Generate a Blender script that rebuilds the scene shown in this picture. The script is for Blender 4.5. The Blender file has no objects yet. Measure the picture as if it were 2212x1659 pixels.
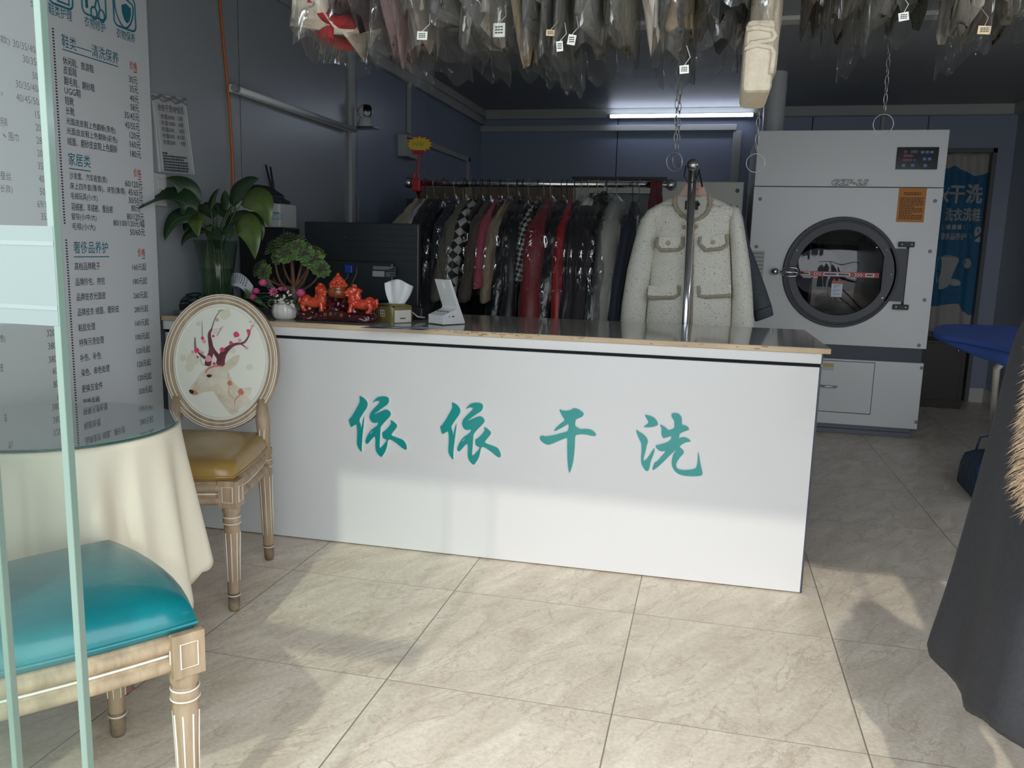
import bpy, bmesh, math, random
from math import sin, cos, pi, tan, radians
from mathutils import Vector, Matrix
from mathutils.geometry import tessellate_polygon
random.seed(7)
SC = bpy.context.scene
COL = SC.collection
V = Vector

# ------------------------------------------------------------------ camera
IMG_W, IMG_H, FPX = 2212, 1659, 1772.93
CAM_Z = 1.14174
yaw, pitch, roll = -.2322, .1633, .0270
fwd = V((sin(yaw)*cos(pitch), cos(yaw)*cos(pitch), -sin(pitch)))
r0 = V((cos(yaw), -sin(yaw), 0)); u0 = r0.cross(fwd)
rgt = cos(roll)*r0 + sin(roll)*u0; upv = rgt.cross(fwd)
cam_data = bpy.data.cameras.new('camera')
cam_data.sensor_fit = 'HORIZONTAL'; cam_data.sensor_width = 36
cam_data.lens = FPX/IMG_W*36
cam_data.clip_start = .02; cam_data.clip_end = 100
cam = bpy.data.objects.new('camera', cam_data); COL.objects.link(cam)
M = Matrix.Identity(4)
for i in range(3):
    M[i][0] = rgt[i]; M[i][1] = upv[i]; M[i][2] = -fwd[i]
M[2][3] = CAM_Z
cam.matrix_world = M
SC.camera = cam
EYE = V((0, 0, CAM_Z))

def _on(px, py, ax, val):
    d = fwd + rgt*((px-IMG_W/2)/FPX) - upv*((py-IMG_H/2)/FPX)
    return EYE + d*((val-EYE[ax])/d[ax])
def PX(px, py, x): return _on(px, py, 0, x)
def PY(px, py, y): return _on(px, py, 1, y)
def PZ(px, py, z): return _on(px, py, 2, z)

# ------------------------------------------------------------------ light and exposure
SC.view_settings.view_transform = 'Standard'
SC.view_settings.look = 'None'
SC.view_settings.gamma = 1
SC.view_settings.use_curve_mapping = False
SC.view_settings.exposure = 0.35

world = bpy.data.worlds.new('daylight'); SC.world = world
world.use_nodes = True
bg = world.node_tree.nodes['Background']
bg.inputs['Color'].default_value = (.90, .95, 1.0, 1)
bg.inputs['Strength'].default_value = 2.6

SUN_ELEV = radians(41.2)
sun_data = bpy.data.lights.new('sun', 'SUN')
sun_data.energy = 1.0; sun_data.angle = radians(1.1); sun_data.color = (1, .93, .82)
sun = bpy.data.objects.new('sun', sun_data); COL.objects.link(sun)
sun.location = (0, -6, 6)
sun.rotation_euler = V((0, cos(SUN_ELEV), -sin(SUN_ELEV))).to_track_quat('-Z', 'Y').to_euler()

FRONT_Y = .8
port_data = bpy.data.lights.new('storefront_daylight', 'AREA')
port_data.shape = 'RECTANGLE'; port_data.size = 3.5; port_data.size_y = 2.1
port_data.cycles.is_portal = True
port = bpy.data.objects.new('storefront_daylight', port_data); COL.objects.link(port)
port.location = (.45, FRONT_Y-.12, 1.04)
port.rotation_euler = V((0, 1, 0)).to_track_quat('-Z', 'Z').to_euler()

# ------------------------------------------------------------------ mesh helpers
class MB:
    def __init__(s): s.v = []; s.f = []; s.m = []
    def add(s, vs, fs, mi=0):
        o = len(s.v); s.v += [tuple(p) for p in vs]
        s.f += [tuple(i+o for i in f) for f in fs]; s.m += [mi]*len(fs); return s
    def box(s, lo, hi, mi=0):
        x0, y0, z0 = lo; x1, y1, z1 = hi
        return s.add([(x0,y0,z0),(x1,y0,z0),(x1,y1,z0),(x0,y1,z0),(x0,y0,z1),(x1,y0,z1),(x1,y1,z1),(x0,y1,z1)],
                     [(0,3,2,1),(4,5,6,7),(0,1,5,4),(1,2,6,5),(2,3,7,6),(3,0,4,7)], mi)
    def obox(s, c, ax, ay, az, mi=0):
        """box about c with half axes"""
        c = V(c); ax = V(ax); ay = V(ay); az = V(az)
        vs = [c+sx*ax+sy*ay+sz*az for sz in (-1,1) for sx, sy in ((-1,-1),(1,-1),(1,1),(-1,1))]
        return s.add(vs, [(0,3,2,1),(4,5,6,7),(0,1,5,4),(1,2,6,5),(2,3,7,6),(3,0,4,7)], mi)
    def loft(s, rings, caps=True, mi=0, closed=True):
        n = len(rings[0]); vs = [p for r in rings for p in r]; fs = []
        for k in range(len(rings)-1):
            for i in range(n if closed else n-1):
                j = (i+1) % n
                fs.append((k*n+i, k*n+j, (k+1)*n+j, (k+1)*n+i))
        if caps and closed:
            fs.append(tuple(range(n-1, -1, -1))); b = (len(rings)-1)*n
            fs.append(tuple(range(b, b+n)))
        return s.add(vs, fs, mi)
    def tube(s, path, r, n=8, caps=True, mi=0, closed=False):
        P = [V(p) for p in path]; k = len(P)
        R = r if isinstance(r, (list, tuple)) else [r]*k
        rings = []; prev = None
        for i in range(k):
            if closed: t = P[(i+1) % k]-P[i-1]
            else: t = P[min(i+1, k-1)]-P[max(i-1, 0)]
            if t.length < 1e-9: t = V((0,0,1))
            t.normalize()
            if prev is None:
                a = V((0,0,1)) if abs(t.z) < .9 else V((1,0,0))
                nx = t.cross(a).normalized()
            else:
                nx = (prev - t*prev.dot(t))
                nx = nx.normalized() if nx.length > 1e-6 else t.orthogonal().normalized()
            prev = nx; ny = t.cross(nx)
            rings.append([P[i]+R[i]*(cos(2*pi*j/n)*nx+sin(2*pi*j/n)*ny) for j in range(n)])
        if closed: rings.append(rings[0]); caps = False
        return s.loft(rings, caps, mi)
    def lathe(s, prof, n=24, c=(0,0,0), mi=0, sx=1, sy=1, caps=True, axis='z', rib=0, nrib=0):
        c = V(c); rings = []
        for r, z in prof:
            ring = []
            for j in range(n):
                a = 2*pi*j/n; rr = r*(1+rib*cos(nrib*a)) if rib else r
                p = (rr*cos(a)*sx, rr*sin(a)*sy, z)
                if axis == 'y': p = (p[0], -p[2], p[1])
                if axis == 'x': p = (p[2], p[0], p[1])
                ring.append(c+V(p))
            rings.append(ring)
        return s.loft(rings, caps, mi)
    def ball(s, c, r, n=14, m=9, mi=0, jit=0, seed=0, mat=None):
        c = V(c); r = (r,r,r) if not isinstance(r, (tuple, list)) else r
        rings = []; rnd = random.Random(seed)
        for i in range(1, m):
            t = pi*i/m
            ring = []
            for j in range(n):
                a = 2*pi*j/n; k = 1+jit*(rnd.random()-.5)
                p = V((r[0]*sin(t)*cos(a)*k, r[1]*sin(t)*sin(a)*k, -r[2]*cos(t)*k))
                if mat: p = mat @ p
                ring.append(c+p)
            rings.append(ring)
        o = len(s.v); s.loft(rings, False, mi)
        b = V((0,0,-r[2])); t_ = V((0,0,r[2]))
        if mat: b = mat@b; t_ = mat@t_
        s.v += [tuple(c+b), tuple(c+t_)]; bi = len(s.v)-2; ti = bi+1
        for j in range(n):
            s.f.append((o+(j+1)%n, o+j, bi)); s.m.append(mi)
            q = o+(m-2)*n
            s.f.append((q+j, q+(j+1)%n, ti)); s.m.append(mi)
        return s
    def prism(s, loops, org, xd, yd, depth, mi=0, mi_side=None):
        """flat outline (first loop) with holes, thickened along xd x yd"""
        if not isinstance(loops[0][0], (tuple, list, Vector)): loops = [loops]
        org = V(org); xd = V(xd); yd = V(yd); nd = xd.cross(yd).normalized()*depth
        flat = [p for l in loops for p in l]
        tri = tessellate_polygon([[V((p[0], p[1], 0)) for p in l] for l in loops])
        n = len(flat)
        W_ = [org+p[0]*xd+p[1]*yd for p in flat]
        vs = W_+[w+nd for w in W_]
        def area(t):
            a, b, c = (flat[i] for i in t)
            return (b[0]-a[0])*(c[1]-a[1])-(b[1]-a[1])*(c[0]-a[0])
        fs = []
        for t in tri:
            t = tuple(t) if area(t) > 0 else tuple(reversed(t))
            fs.append(tuple(i+n for i in t)); fs.append(tuple(reversed(t)))
        s.add(vs, fs, mi)
        side = []; o = 0
        for li, l in enumerate(loops):
            k = len(l)
            A = sum(l[i][0]*l[(i+1)%k][1]-l[(i+1)%k][0]*l[i][1] for i in range(k))
            for i in range(k):
                a, b = o+i, o+(i+1) % k
                q = (a, b, b+n, a+n)
                side.append(q if (A > 0) == (li == 0) else q[::-1])
            o += k
        return s.add(vs, side, mi if mi_side is None else mi_side)
    def grid(s, fn, nu, nv, mi=0, wrap=False):
        vs = [fn(i/(nu if wrap else nu-1), j/(nv-1)) for j in range(nv) for i in range(nu)]
        fs = []
        for j in range(nv-1):
            for i in range(nu if wrap else nu-1):
                k = (i+1) % nu
                fs.append((j*nu+i, j*nu+k, (j+1)*nu+k, (j+1)*nu+i))
        return s.add(vs, fs, mi)
    def text(s, string, org, xd, yd, width=None, height=None, lift=.0006, mi=0, align='L'):
        """lettering lying on a surface; org = middle of the left end"""
        vs, fs, w, h, cy = glyphs(string)
        org = V(org); xd = V(xd).normalized(); yd = V(yd).normalized(); nd = xd.cross(yd)
        sy = height/h if height else width/w
        sx = width/w if width else sy
        x0 = {'L': 0, 'C': -w*sx/2, 'R': -w*sx}[align]
        return s.add([org+xd*(x0+p[0]*sx)+yd*((p[1]-cy)*sy)+nd*lift for p in vs], fs, mi)
    def build(s, name, mats, parent=None, smooth=False, bevel=0, solid=0, subd=0, weld=False, remesh=0, disp=None):
        me = bpy.data.meshes.new(name)
        me.from_pydata(s.v, [], s.f)
        for m in (mats if isinstance(mats, (list, tuple)) else [mats]): me.materials.append(m)
        if len(me.polygons) == len(s.m):
            me.polygons.foreach_set('material_index', s.m)
        if smooth: me.polygons.foreach_set('use_smooth', [True]*len(me.polygons))
        me.validate(); me.update()
        o = bpy.data.objects.new(name, me); COL.objects.link(o)
        if parent: o.parent = parent
        if weld:
            w = o.modifiers.new('weld', 'WELD'); w.merge_threshold = 1e-5
        if solid:
            q = o.modifiers.new('thick', 'SOLIDIFY'); q.thickness = solid; q.offset = 0
        if remesh:
            q = o.modifiers.new('skin', 'REMESH'); q.mode = 'VOXEL'; q.voxel_size = remesh; q.use_smooth_shade = True
            q = o.modifiers.new('soft', 'SMOOTH'); q.iterations = 3; q.factor = .5
        if bevel:
            q = o.modifiers.new('edge', 'BEVEL'); q.width = bevel; q.segments = 2; q.limit_method = 'ANGLE'; q.angle_limit = radians(40)
        if subd:
            q = o.modifiers.new('sub', 'SUBSURF'); q.levels = subd; q.render_levels = subd
        return o

_gl = {}
def glyphs(string):
    if string not in _gl:
        cu = bpy.data.curves.new('txt', 'FONT'); cu.body = string; cu.size = 1; cu.resolution_u = 2
        ob = bpy.data.objects.new('txt', cu); COL.objects.link(ob)
        bpy.context.view_layer.update()
        me = bpy.data.meshes.new_from_object(ob.evaluated_get(bpy.context.evaluated_depsgraph_get()))
        vs = [tuple(v.co[:2]) for v in me.vertices]; fs = [tuple(p.vertices) for p in me.polygons]
        bpy.data.objects.remove(ob); bpy.data.curves.remove(cu); bpy.data.meshes.remove(me)
        xs = [v[0] for v in vs] or [0, 1]; ys = [v[1] for v in vs] or [0, 1]
        x0 = min(xs); vs = [(x-x0, y) for x, y in vs]
        _gl[string] = (vs, fs, max(xs)-x0, max(ys)-min(ys), (max(ys)+min(ys))/2)
    return _gl[string]

def thing(name, label, cat, loc=(0,0,0), rz=0, group=None):
    o = bpy.data.objects.new(name, None); COL.objects.link(o)
    o.empty_display_size = .05; o.location = loc; o.rotation_euler = (0, 0, rz)
    return tag(o, label, cat, group)
def tag(o, label, cat, group=None):
    o['label'] = label; o['category'] = cat
    if group: o['group'] = group
    return o
def struct(o):
    o['kind'] = 'structure'; return o
def chaikin(pts, it=1, closed=True):
    for _ in range(it):
        q = []
        n = len(pts)
        for i in range(n if closed else n-1):
            a, b = pts[i], pts[(i+1) % n]
            q += [tuple(.75*x+.25*y for x, y in zip(a, b)), tuple(.25*x+.75*y for x, y in zip(a, b))]
        if not closed: q = [pts[0]]+q+[pts[-1]]
        pts = q
    return pts
def bez(p0, p1, p2, n=8):
    p0, p1, p2 = V(p0), V(p1), V(p2)
    return [(1-t)**2*p0+2*t*(1-t)*p1+t*t*p2 for t in (i/n for i in range(n+1))]
def ell(c, rx, ry, n=24, xd=(1,0,0), yd=(0,1,0), pw=1, ph=0):
    c = V(c); xd = V(xd); yd = V(yd)
    def q(v): return math.copysign(abs(v)**pw, v)
    return [c+xd*rx*q(cos(2*pi*i/n+ph))+yd*ry*q(sin(2*pi*i/n+ph)) for i in range(n)]

# ------------------------------------------------------------------ materials
def nd(nt, kind, **kw):
    n = nt.nodes.new(kind)
    for k, v in kw.items():
        if k in n.inputs: n.inputs[k].default_value = v
        else: setattr(n, k, v)
    return n
def mat(name, col, rough=.5, metal=0, var=None, vscale=8, bump=0, bscale=40, bdist=.002, coat=0, coatr=.1, sheen=0,
        spec=.5, emit=None, estr=0, stretch=(1,1,1), trans=0, sss=0, aniso=None, coord='Object'):
    m = bpy.data.materials.new(name); m.use_nodes = True
    nt = m.node_tree; b = nt.nodes['Principled BSDF']
    b.inputs['Base Color'].default_value = (*col, 1)
    b.inputs['Roughness'].default_value = rough; b.inputs['Metallic'].default_value = metal
    b.inputs['Specular IOR Level'].default_value = spec
    b.inputs['Coat Weight'].default_value = coat; b.inputs['Coat Roughness'].default_value = coatr
    if sheen: b.inputs['Sheen Weight'].default_value = sheen
    if trans: b.inputs['Transmission Weight'].default_value = trans
    if sss: b.inputs['Subsurface Weight'].default_value = sss; b.inputs['Subsurface Radius'].default_value = (.01,.005,.003)
    if emit: b.inputs['Emission Color'].default_value = (*emit, 1); b.inputs['Emission Strength'].default_value = estr
    if var or bump:
        tc = nd(nt, 'ShaderNodeTexCoord'); mp = nd(nt, 'ShaderNodeMapping'); mp.inputs['Scale'].default_value = stretch
        nt.links.new(tc.outputs[coord], mp.inputs[0])
    if var:
        n = nd(nt, 'ShaderNodeTexNoise', Scale=vscale, Detail=6.0, Roughness=.6); nt.links.new(mp.outputs[0], n.inputs['Vector'])
        r = nd(nt, 'ShaderNodeValToRGB'); r.color_ramp.elements[0].position = .35; r.color_ramp.elements[1].position = .65
        r.color_ramp.elements[0].color = (*col, 1); r.color_ramp.elements[1].color = (*var, 1)
        nt.links.new(n.outputs['Fac'], r.inputs[0]); nt.links.new(r.outputs[0], b.inputs['Base Color'])
    if bump:
        n = nd(nt, 'ShaderNodeTexNoise', Scale=bscale, Detail=4.0); nt.links.new(mp.outputs[0], n.inputs['Vector'])
        k = nd(nt, 'ShaderNodeBump', Strength=bump, Distance=bdist)
        nt.links.new(n.outputs['Fac'], k.inputs['Height']); nt.links.new(k.outputs[0], b.inputs['Normal'])
        if coat: nt.links.new(k.outputs[0], b.inputs['Coat Normal'])
    return m
def film(name, tint=(1,1,1), gloss=.03, rough=.05, bump=.6, bscale=14, bdist=.02, haze=0, hazecol=(.8,.8,.8), stretch=(1,1,.5), crease=0):
    """thin clear sheet: light passes straight through, with a glossy skin, glossier along its creases, and optional milky haze"""
    m = bpy.data.materials.new(name); m.use_nodes = True
    nt = m.node_tree; nt.nodes.remove(nt.nodes['Principled BSDF']); out = nt.nodes['Material Output']; L = nt.links.new
    def mth(op, a, bv=None, c=None, cl=False):
        n = nd(nt, 'ShaderNodeMath', operation=op, use_clamp=cl)
        for i, q in enumerate((a, bv, c)):
            if q is None: continue
            if isinstance(q, (int, float)): n.inputs[i].default_value = q
            else: L(q, n.inputs[i])
        return n.outputs[0]
    t = nd(nt, 'ShaderNodeBsdfTransparent', Color=(*tint, 1)); g = nd(nt, 'ShaderNodeBsdfGlossy', Roughness=rough)
    fr = nd(nt, 'ShaderNodeLayerWeight', Blend=.5)
    fac = mth('MULTIPLY_ADD', mth('POWER', fr.outputs['Facing'], 4.0), .55 if crease else .9, gloss, True)
    if bump:
        tc = nd(nt, 'ShaderNodeTexCoord'); mp = nd(nt, 'ShaderNodeMapping'); mp.inputs['Scale'].default_value = stretch
        L(tc.outputs['Object'], mp.inputs[0])
        n = nd(nt, 'ShaderNodeTexNoise', Scale=bscale, Detail=3.0, Distortion=1.6); L(mp.outputs[0], n.inputs['Vector'])
        k = nd(nt, 'ShaderNodeBump', Strength=bump, Distance=bdist); L(n.outputs['Fac'], k.inputs['Height'])
        L(k.outputs[0], g.inputs['Normal'])
        if crease:
            rg = mth('SUBTRACT', 1.0, mth('MULTIPLY', mth('ABSOLUTE', mth('SUBTRACT', n.outputs['Fac'], .5)), 34.0), None, True)
            n2 = nd(nt, 'ShaderNodeTexNoise', Scale=bscale*.45, Detail=1.0); L(mp.outputs[0], n2.inputs['Vector'])
            pt = mth('MULTIPLY', mth('SUBTRACT', n2.outputs['Fac'], .50), 9.0, None, True)
            fac = mth('ADD', fac, mth('MULTIPLY', mth('MULTIPLY', rg, pt), crease), None, True)
    mx = nd(nt, 'ShaderNodeMixShader'); L(fac, mx.inputs[0])
    base = t
    if haze:
        d = nd(nt, 'ShaderNodeBsdfDiffuse', Color=(*hazecol, 1)); hm = nd(nt, 'ShaderNodeMixShader'); hm.inputs[0].default_value = haze
        L(t.outputs[0], hm.inputs[1]); L(d.outputs[0], hm.inputs[2]); base = hm
    L(base.outputs[0], mx.inputs[1]); L(g.outputs[0], mx.inputs[2]); L(mx.outputs[0], out.inputs[0])
    return m

m_white = mat('white_laminate', (.71,.71,.725), .22, bump=.05, bscale=60, stretch=(.15,1,1))
m_chrome = mat('chrome', (.75,.76,.78), .16, 1)
m_steel = mat('steel', (.55,.56,.58), .3, 1)
m_black = mat('black_plastic', (.012,.013,.015), .45)
m_blackgl = mat('black_gloss', (.01,.011,.014), .15)
m_dark = mat('dark_gap', (.006,.006,.008), .8)
m_paper = mat('paper', (.78,.78,.78), .6)
m_ink = mat('ink', (.03,.03,.04), .6)
m_teal_ink = mat('teal_ink', (.01,.16,.23), .5)
m_red_ink = mat('red_ink', (.55,.02,.02), .5)
m_trim = mat('grey_trim', (.42,.42,.40), .4)
m_wall = mat('wall_panel', (.30,.322,.345), .28, bump=.04, bscale=14, bdist=.004, stretch=(1,1,.15))
m_wallb = mat('wall_panel_blue', (.25,.285,.38), .3, bump=.04, bscale=14, bdist=.004, stretch=(1,1,.15))
m_ceil = mat('ceiling_panel', (.27,.28,.285), .5, bump=.25, bscale=7, bdist=.01, stretch=(.5,3,1))
m_glass = film('clear_glass', (.925,.965,.945), gloss=.025, rough=.02, bump=0)
m_glassedge = mat('glass_edge', (.17,.25,.21), .15, spec=.7)
m_film = film('garment_film', (.98,.98,.98), gloss=.004, rough=.10, bump=.9, bscale=15, bdist=.02, crease=.75)
m_filmhaze = film('cloudy_film', (.92,.92,.92), gloss=.01, rough=.14, bump=.9, bscale=15, bdist=.02, haze=.2, hazecol=(.6,.6,.58), crease=.5)
SC.cycles.transparent_max_bounces = 32
# ------------------------------------------------------------------ room shell
XL, XR, YB, ZC = -2.085, 2.24, 7.35, 2.35

def floor_mat():
    m = bpy.data.materials.new('marble_floor_tile'); m.use_nodes = True
    nt = m.node_tree; b = nt.nodes['Principled BSDF']; L = nt.links.new
    b.inputs['Roughness'].default_value = .34
    tc = nd(nt, 'ShaderNodeTexCoord'); sp = nd(nt, 'ShaderNodeSeparateXYZ'); L(tc.outputs['Object'], sp.inputs[0])
    def mth(op, a, bv=None, c=None):
        n = nd(nt, 'ShaderNodeMath', operation=op)
        for i, q in enumerate((a, bv, c)):
            if q is None: continue
            if isinstance(q, (int, float)): n.inputs[i].default_value = q
            else: L(q, n.inputs[i])
        return n.outputs[0]
    masks = []; cells = []
    for ax, off, w in ((0, -1.3714, .0019), (1, 2.5032, .0012)):
        q = mth('DIVIDE', mth('SUBTRACT', sp.outputs[ax], off), .6)
        fr = mth('FRACT', q); cells.append(mth('FLOOR', q))
        d = mth('MULTIPLY', mth('MINIMUM', fr, mth('SUBTRACT', 1.0, fr)), .6)
        masks.append(mth('LESS_THAN', d, w))
    gr = mth('MAXIMUM', *masks)
    # every tile shifts its veining
    cb = nd(nt, 'ShaderNodeCombineXYZ'); L(mth('MULTIPLY', cells[0], 3.7), cb.inputs[0]); L(mth('MULTIPLY', cells[1], 5.3), cb.inputs[1])
    L(mth('MULTIPLY', mth('ADD', cells[0], cells[1]), 2.1), cb.inputs[2])
    va = nd(nt, 'ShaderNodeVectorMath', operation='ADD'); L(tc.outputs['Object'], va.inputs[0]); L(cb.outputs[0], va.inputs[1])
    m0 = nd(nt, 'ShaderNodeMapping'); m0.inputs['Rotation'].default_value = (0, 0, radians(-62)); L(va.outputs[0], m0.inputs[0])
    mp = nd(nt, 'ShaderNodeMapping'); mp.inputs['Scale'].default_value = (1.2, 3.3, 1); L(m0.outputs[0], mp.inputs[0])
    n1 = nd(nt, 'ShaderNodeTexNoise', Scale=3.2, Detail=8.0, Roughness=.62, Distortion=.8); L(mp.outputs[0], n1.inputs['Vector'])
    n2 = nd(nt, 'ShaderNodeTexNoise', Scale=2.0, Detail=7.0, Roughness=.6, Distortion=.7); L(mp.outputs[0], n2.inputs['Vector'])
    n3 = nd(nt, 'ShaderNodeTexNoise', Scale=85.0, Detail=5.0, Roughness=.75); L(va.outputs[0], n3.inputs['Vector'])
    r1 = nd(nt, 'ShaderNodeValToRGB'); e = r1.color_ramp.elements
    e[0].position = .32; e[0].color = (.70, .60, .475, 1); e[1].position = .66; e[1].color = (.92, .83, .70, 1)
    L(n1.outputs['Fac'], r1.inputs[0])
    # thin brown veins where the second noise crosses its mid value
    v = mth('ABSOLUTE', mth('SUBTRACT', n2.outputs['Fac'], .5)); vm = mth('SUBTRACT', 1.0, mth('MULTIPLY', v, 75.0)); 
    vc = nd(nt, 'ShaderNodeClamp'); L(vm, vc.inputs[0]); vk = mth('MULTIPLY', vc.outputs[0], mth('MULTIPLY', n1.outputs['Fac'], .7))
    mx = nd(nt, 'ShaderNodeMixRGB'); L(vk, mx.inputs[0]); L(r1.outputs[0], mx.inputs[1]); mx.inputs[2].default_value = (.36, .25, .15, 1)
    mw = nd(nt, 'ShaderNodeMixRGB', blend_type='MULTIPLY'); mw.inputs[0].default_value = .48
    r3 = nd(nt, 'ShaderNodeValToRGB'); r3.color_ramp.elements[0].position = .3; r3.color_ramp.elements[0].color = (.55,.52,.48,1); r3.color_ramp.elements[1].position = .6
    L(n3.outputs['Fac'], r3.inputs[0]); L(mx.outputs[0], mw.inputs[1]); L(r3.outputs[0], mw.inputs[2])
    mg = nd(nt, 'ShaderNodeMixRGB'); L(gr, mg.inputs[0]); L(mw.outputs[0], mg.inputs[1]); mg.inputs[2].default_value = (.27, .235, .19, 1)
    L(mg.outputs[0], b.inputs['Base Color'])
    bp = nd(nt, 'ShaderNodeBump', Strength=.35, Distance=.003); h = mth('SUBTRACT', mth('ADD', n3.outputs['Fac'], mth('MULTIPLY', n1.outputs['Fac'], 1.5)), mth('ADD', gr, mth('MULTIPLY', vk, .8)))
    L(h, bp.inputs['Height']); L(bp.outputs[0], b.inputs['Normal'])
    return m
struct(MB().box((-4, FRONT_Y-.5, -.1), (4, 9.0, 0)).build('floor', floor_mat()))
struct(MB().box((-9, -9, -.13), (9, FRONT_Y-.5, -.02)).build('ground_outside', mat('pavement', (.42, .41, .39), .8, var=(.34,.33,.31), vscale=3)))
struct(MB().box((XL-.1, FRONT_Y-.1, ZC), (XR+.1, YB+.1, ZC+.1)).build('ceiling', m_ceil))

# left wall: three boards with dark joints between them
w = MB(); ys = [FRONT_Y-.1, 3.415, 4.665, 5.93, YB]
for a, b in zip(ys[:-1], ys[1:]):
    w.box((XL-.06, a+.004, 0), (XL, b-.004, ZC), 0 if b < 4.7 else 1)
w.box((XL-.10, ys[0], 0), (XL-.003, YB, ZC), 2)
struct(w.build('wall_left', [m_wall, m_wallb, m_dark]))
# back wall with the doorway
DX0, DX1, DZ = 1.28, 2.121, 2.021
w = MB(); xs = [XL-.1, -.861, .73, 1.275]
for a, b in zip(xs[:-1], xs[1:]): w.box((a+.004, YB, 0), (b-.004, YB+.06, ZC), 0)
w.box((1.279, YB, DZ), (1.6, YB+.06, ZC), 0).box((1.607, YB, DZ), (XR, YB+.06, ZC), 0)
w.box((DX1, YB, 0), (XR, YB+.06, DZ), 0)
w.box((XL, YB+.003, 0), (1.27, YB+.1, ZC), 1).box((1.27, YB+.003, DZ+.01), (XR, YB+.1, ZC), 1)
struct(w.build('wall_back', [m_wallb, m_dark]))
w = MB().box((XR, FRONT_Y-.1, 0), (XR+.1, YB+.1, ZC)); struct(w.build('wall_right', m_wall))
# dark store room beyond the doorway
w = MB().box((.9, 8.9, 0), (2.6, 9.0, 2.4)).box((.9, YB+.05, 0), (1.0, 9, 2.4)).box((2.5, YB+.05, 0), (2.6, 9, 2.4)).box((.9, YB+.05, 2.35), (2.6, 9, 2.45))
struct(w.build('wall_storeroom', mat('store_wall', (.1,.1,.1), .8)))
# storefront: head beam and solid bay at the left
w = MB().box((XL-.1, FRONT_Y-.06, 2.085), (XR+.1, FRONT_Y+.06, ZC+.1))
w.box((XL-.1, FRONT_Y-.06, 0), (-1.33, FRONT_Y+.02, 2.085))
struct(w.build('wall_front', mat('storefront_metal', (.5,.5,.5), .4)))
# door frame
w = MB()
w.box((DX1-.03, YB-.012, 0), (DX1, YB+.1, DZ)).box((DX0, YB-.012, DZ-.035), (DX1, YB+.1, DZ)).box((DX0, YB-.012, 0), (DX0+.03, YB+.1, DZ))
struct(w.build('door_1', mat('door_frame_grey', (.12,.12,.12), .5)))
# ceiling trims
zt = PX(900, 190, XL).z
struct(MB().box((XL, 4.66, 2.225), (XL+.035, YB, 2.29)).box((XL, 4.66, 2.29), (XL+.05, YB, ZC)).build('trim_1', m_trim, bevel=.004))
struct(MB().box((XL, FRONT_Y, 2.27), (XL+.025, 4.66, ZC)).build('trim_2', m_wall, bevel=.004))
struct(MB().box((XL+.05, YB-.05, 2.27), (XR, YB, ZC)).build('trim_3', m_trim, bevel=.004))
struct(MB().box((XL, YB-.03, 2.165), (.13, YB, 2.215)).build('trim_4', m_trim, bevel=.003))
struct(MB().box((XR-.05, FRONT_Y+.1, 2.27), (XR, YB-.05, ZC)).build('trim_5', m_trim, bevel=.004))
struct(MB().box((XL+.05, 4.62, ZC-.022), (XR, 4.72, ZC)).build('trim_6', mat('ceiling_joint', (.55,.54,.5), .4), bevel=.003))
# trunking on the walls
def trunk(name, x, y, z0, z1, w=.032, d=.022, back=False):
    b = MB()
    if back: b.box((x-w/2, YB-d, z0), (x+w/2, YB, z1))
    else: b.box((XL, y-w/2, z0), (XL+d, y+w/2, z1))
    return struct(b.build(name, m_trim, bevel=.003))
trunk('trim_7', 0, 4.565, .6, 2.27, .05)
trunk('trim_8', 0, 5.50, 1.9, 2.225, .04)
trunk('trim_9', .14, 0, 1.2, 2.165, .07, back=True)
trunk('trim_10', 1.262, 0, 1.6, 2.27, .03, back=True)
b = MB().box((XL, 5.62, 1.86), (XL+.025, 6.95, 1.90)).box((XL, 6.90, 1.2), (XL+.025, 6.95, 1.9)); struct(b.build('trim_11', m_trim, bevel=.003))
m_base = mat('baseboard', (.62,.60,.56), .35)
struct(MB().box((DX1, YB-.014, 0), (XR-.014, YB, .118)).build('baseboard_back', m_base, bevel=.003))
struct(MB().box((XR-.014, FRONT_Y+.2, 0), (XR, YB, .118)).build('baseboard_right', m_base, bevel=.003))

# glass doors of the storefront
def glass_leaf(x0, x1, y, label, sticker=False):
    t = thing('glass_door', label, 'door', (x1, y, 0), 0)
    L_ = x1-x0
    MB().box((-L_, -.004, .012), (-.009, .004, 2.08)).build('glass_pane', m_glass, t)
    MB().box((-.009, -.0055, .012), (0, .0055, 2.08)).build('polished_edge', m_glassedge, t, bevel=.001)
    if sticker:
        p = PY(122, 489, y); q = PY(122, 703, y)
        z1, z0 = p.z, q.z
        MB().prism(chaikin([(-.60, z0-x1*0), (p.x-x1, z0), (p.x-x1, z1), (-.60, z1)], 0), (0, -.0052, 0), (1,0,0), (0,0,1), .0008).build('frosted_sticker', mat('frosted_sticker', (.185,.24,.23), .35), t)
        MB().box((-.6, -.0064, z1-.022), (p.x-x1, -.0058, z1-.017)).box((-.6, -.0064, z0+.018), (p.x-x1, -.0058, z0+.023)).build('sticker_stripe', mat('sticker_stripe', (.22,.28,.265), .35), t)
    return t
glass_leaf(-1.32, -.7235, .80, 'clear glass door pane with a pale mint sticker and greenish polished edge', True)
glass_leaf(-1.9, -.895, .86, 'second clear glass pane sliding behind the one with the sticker')

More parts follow.
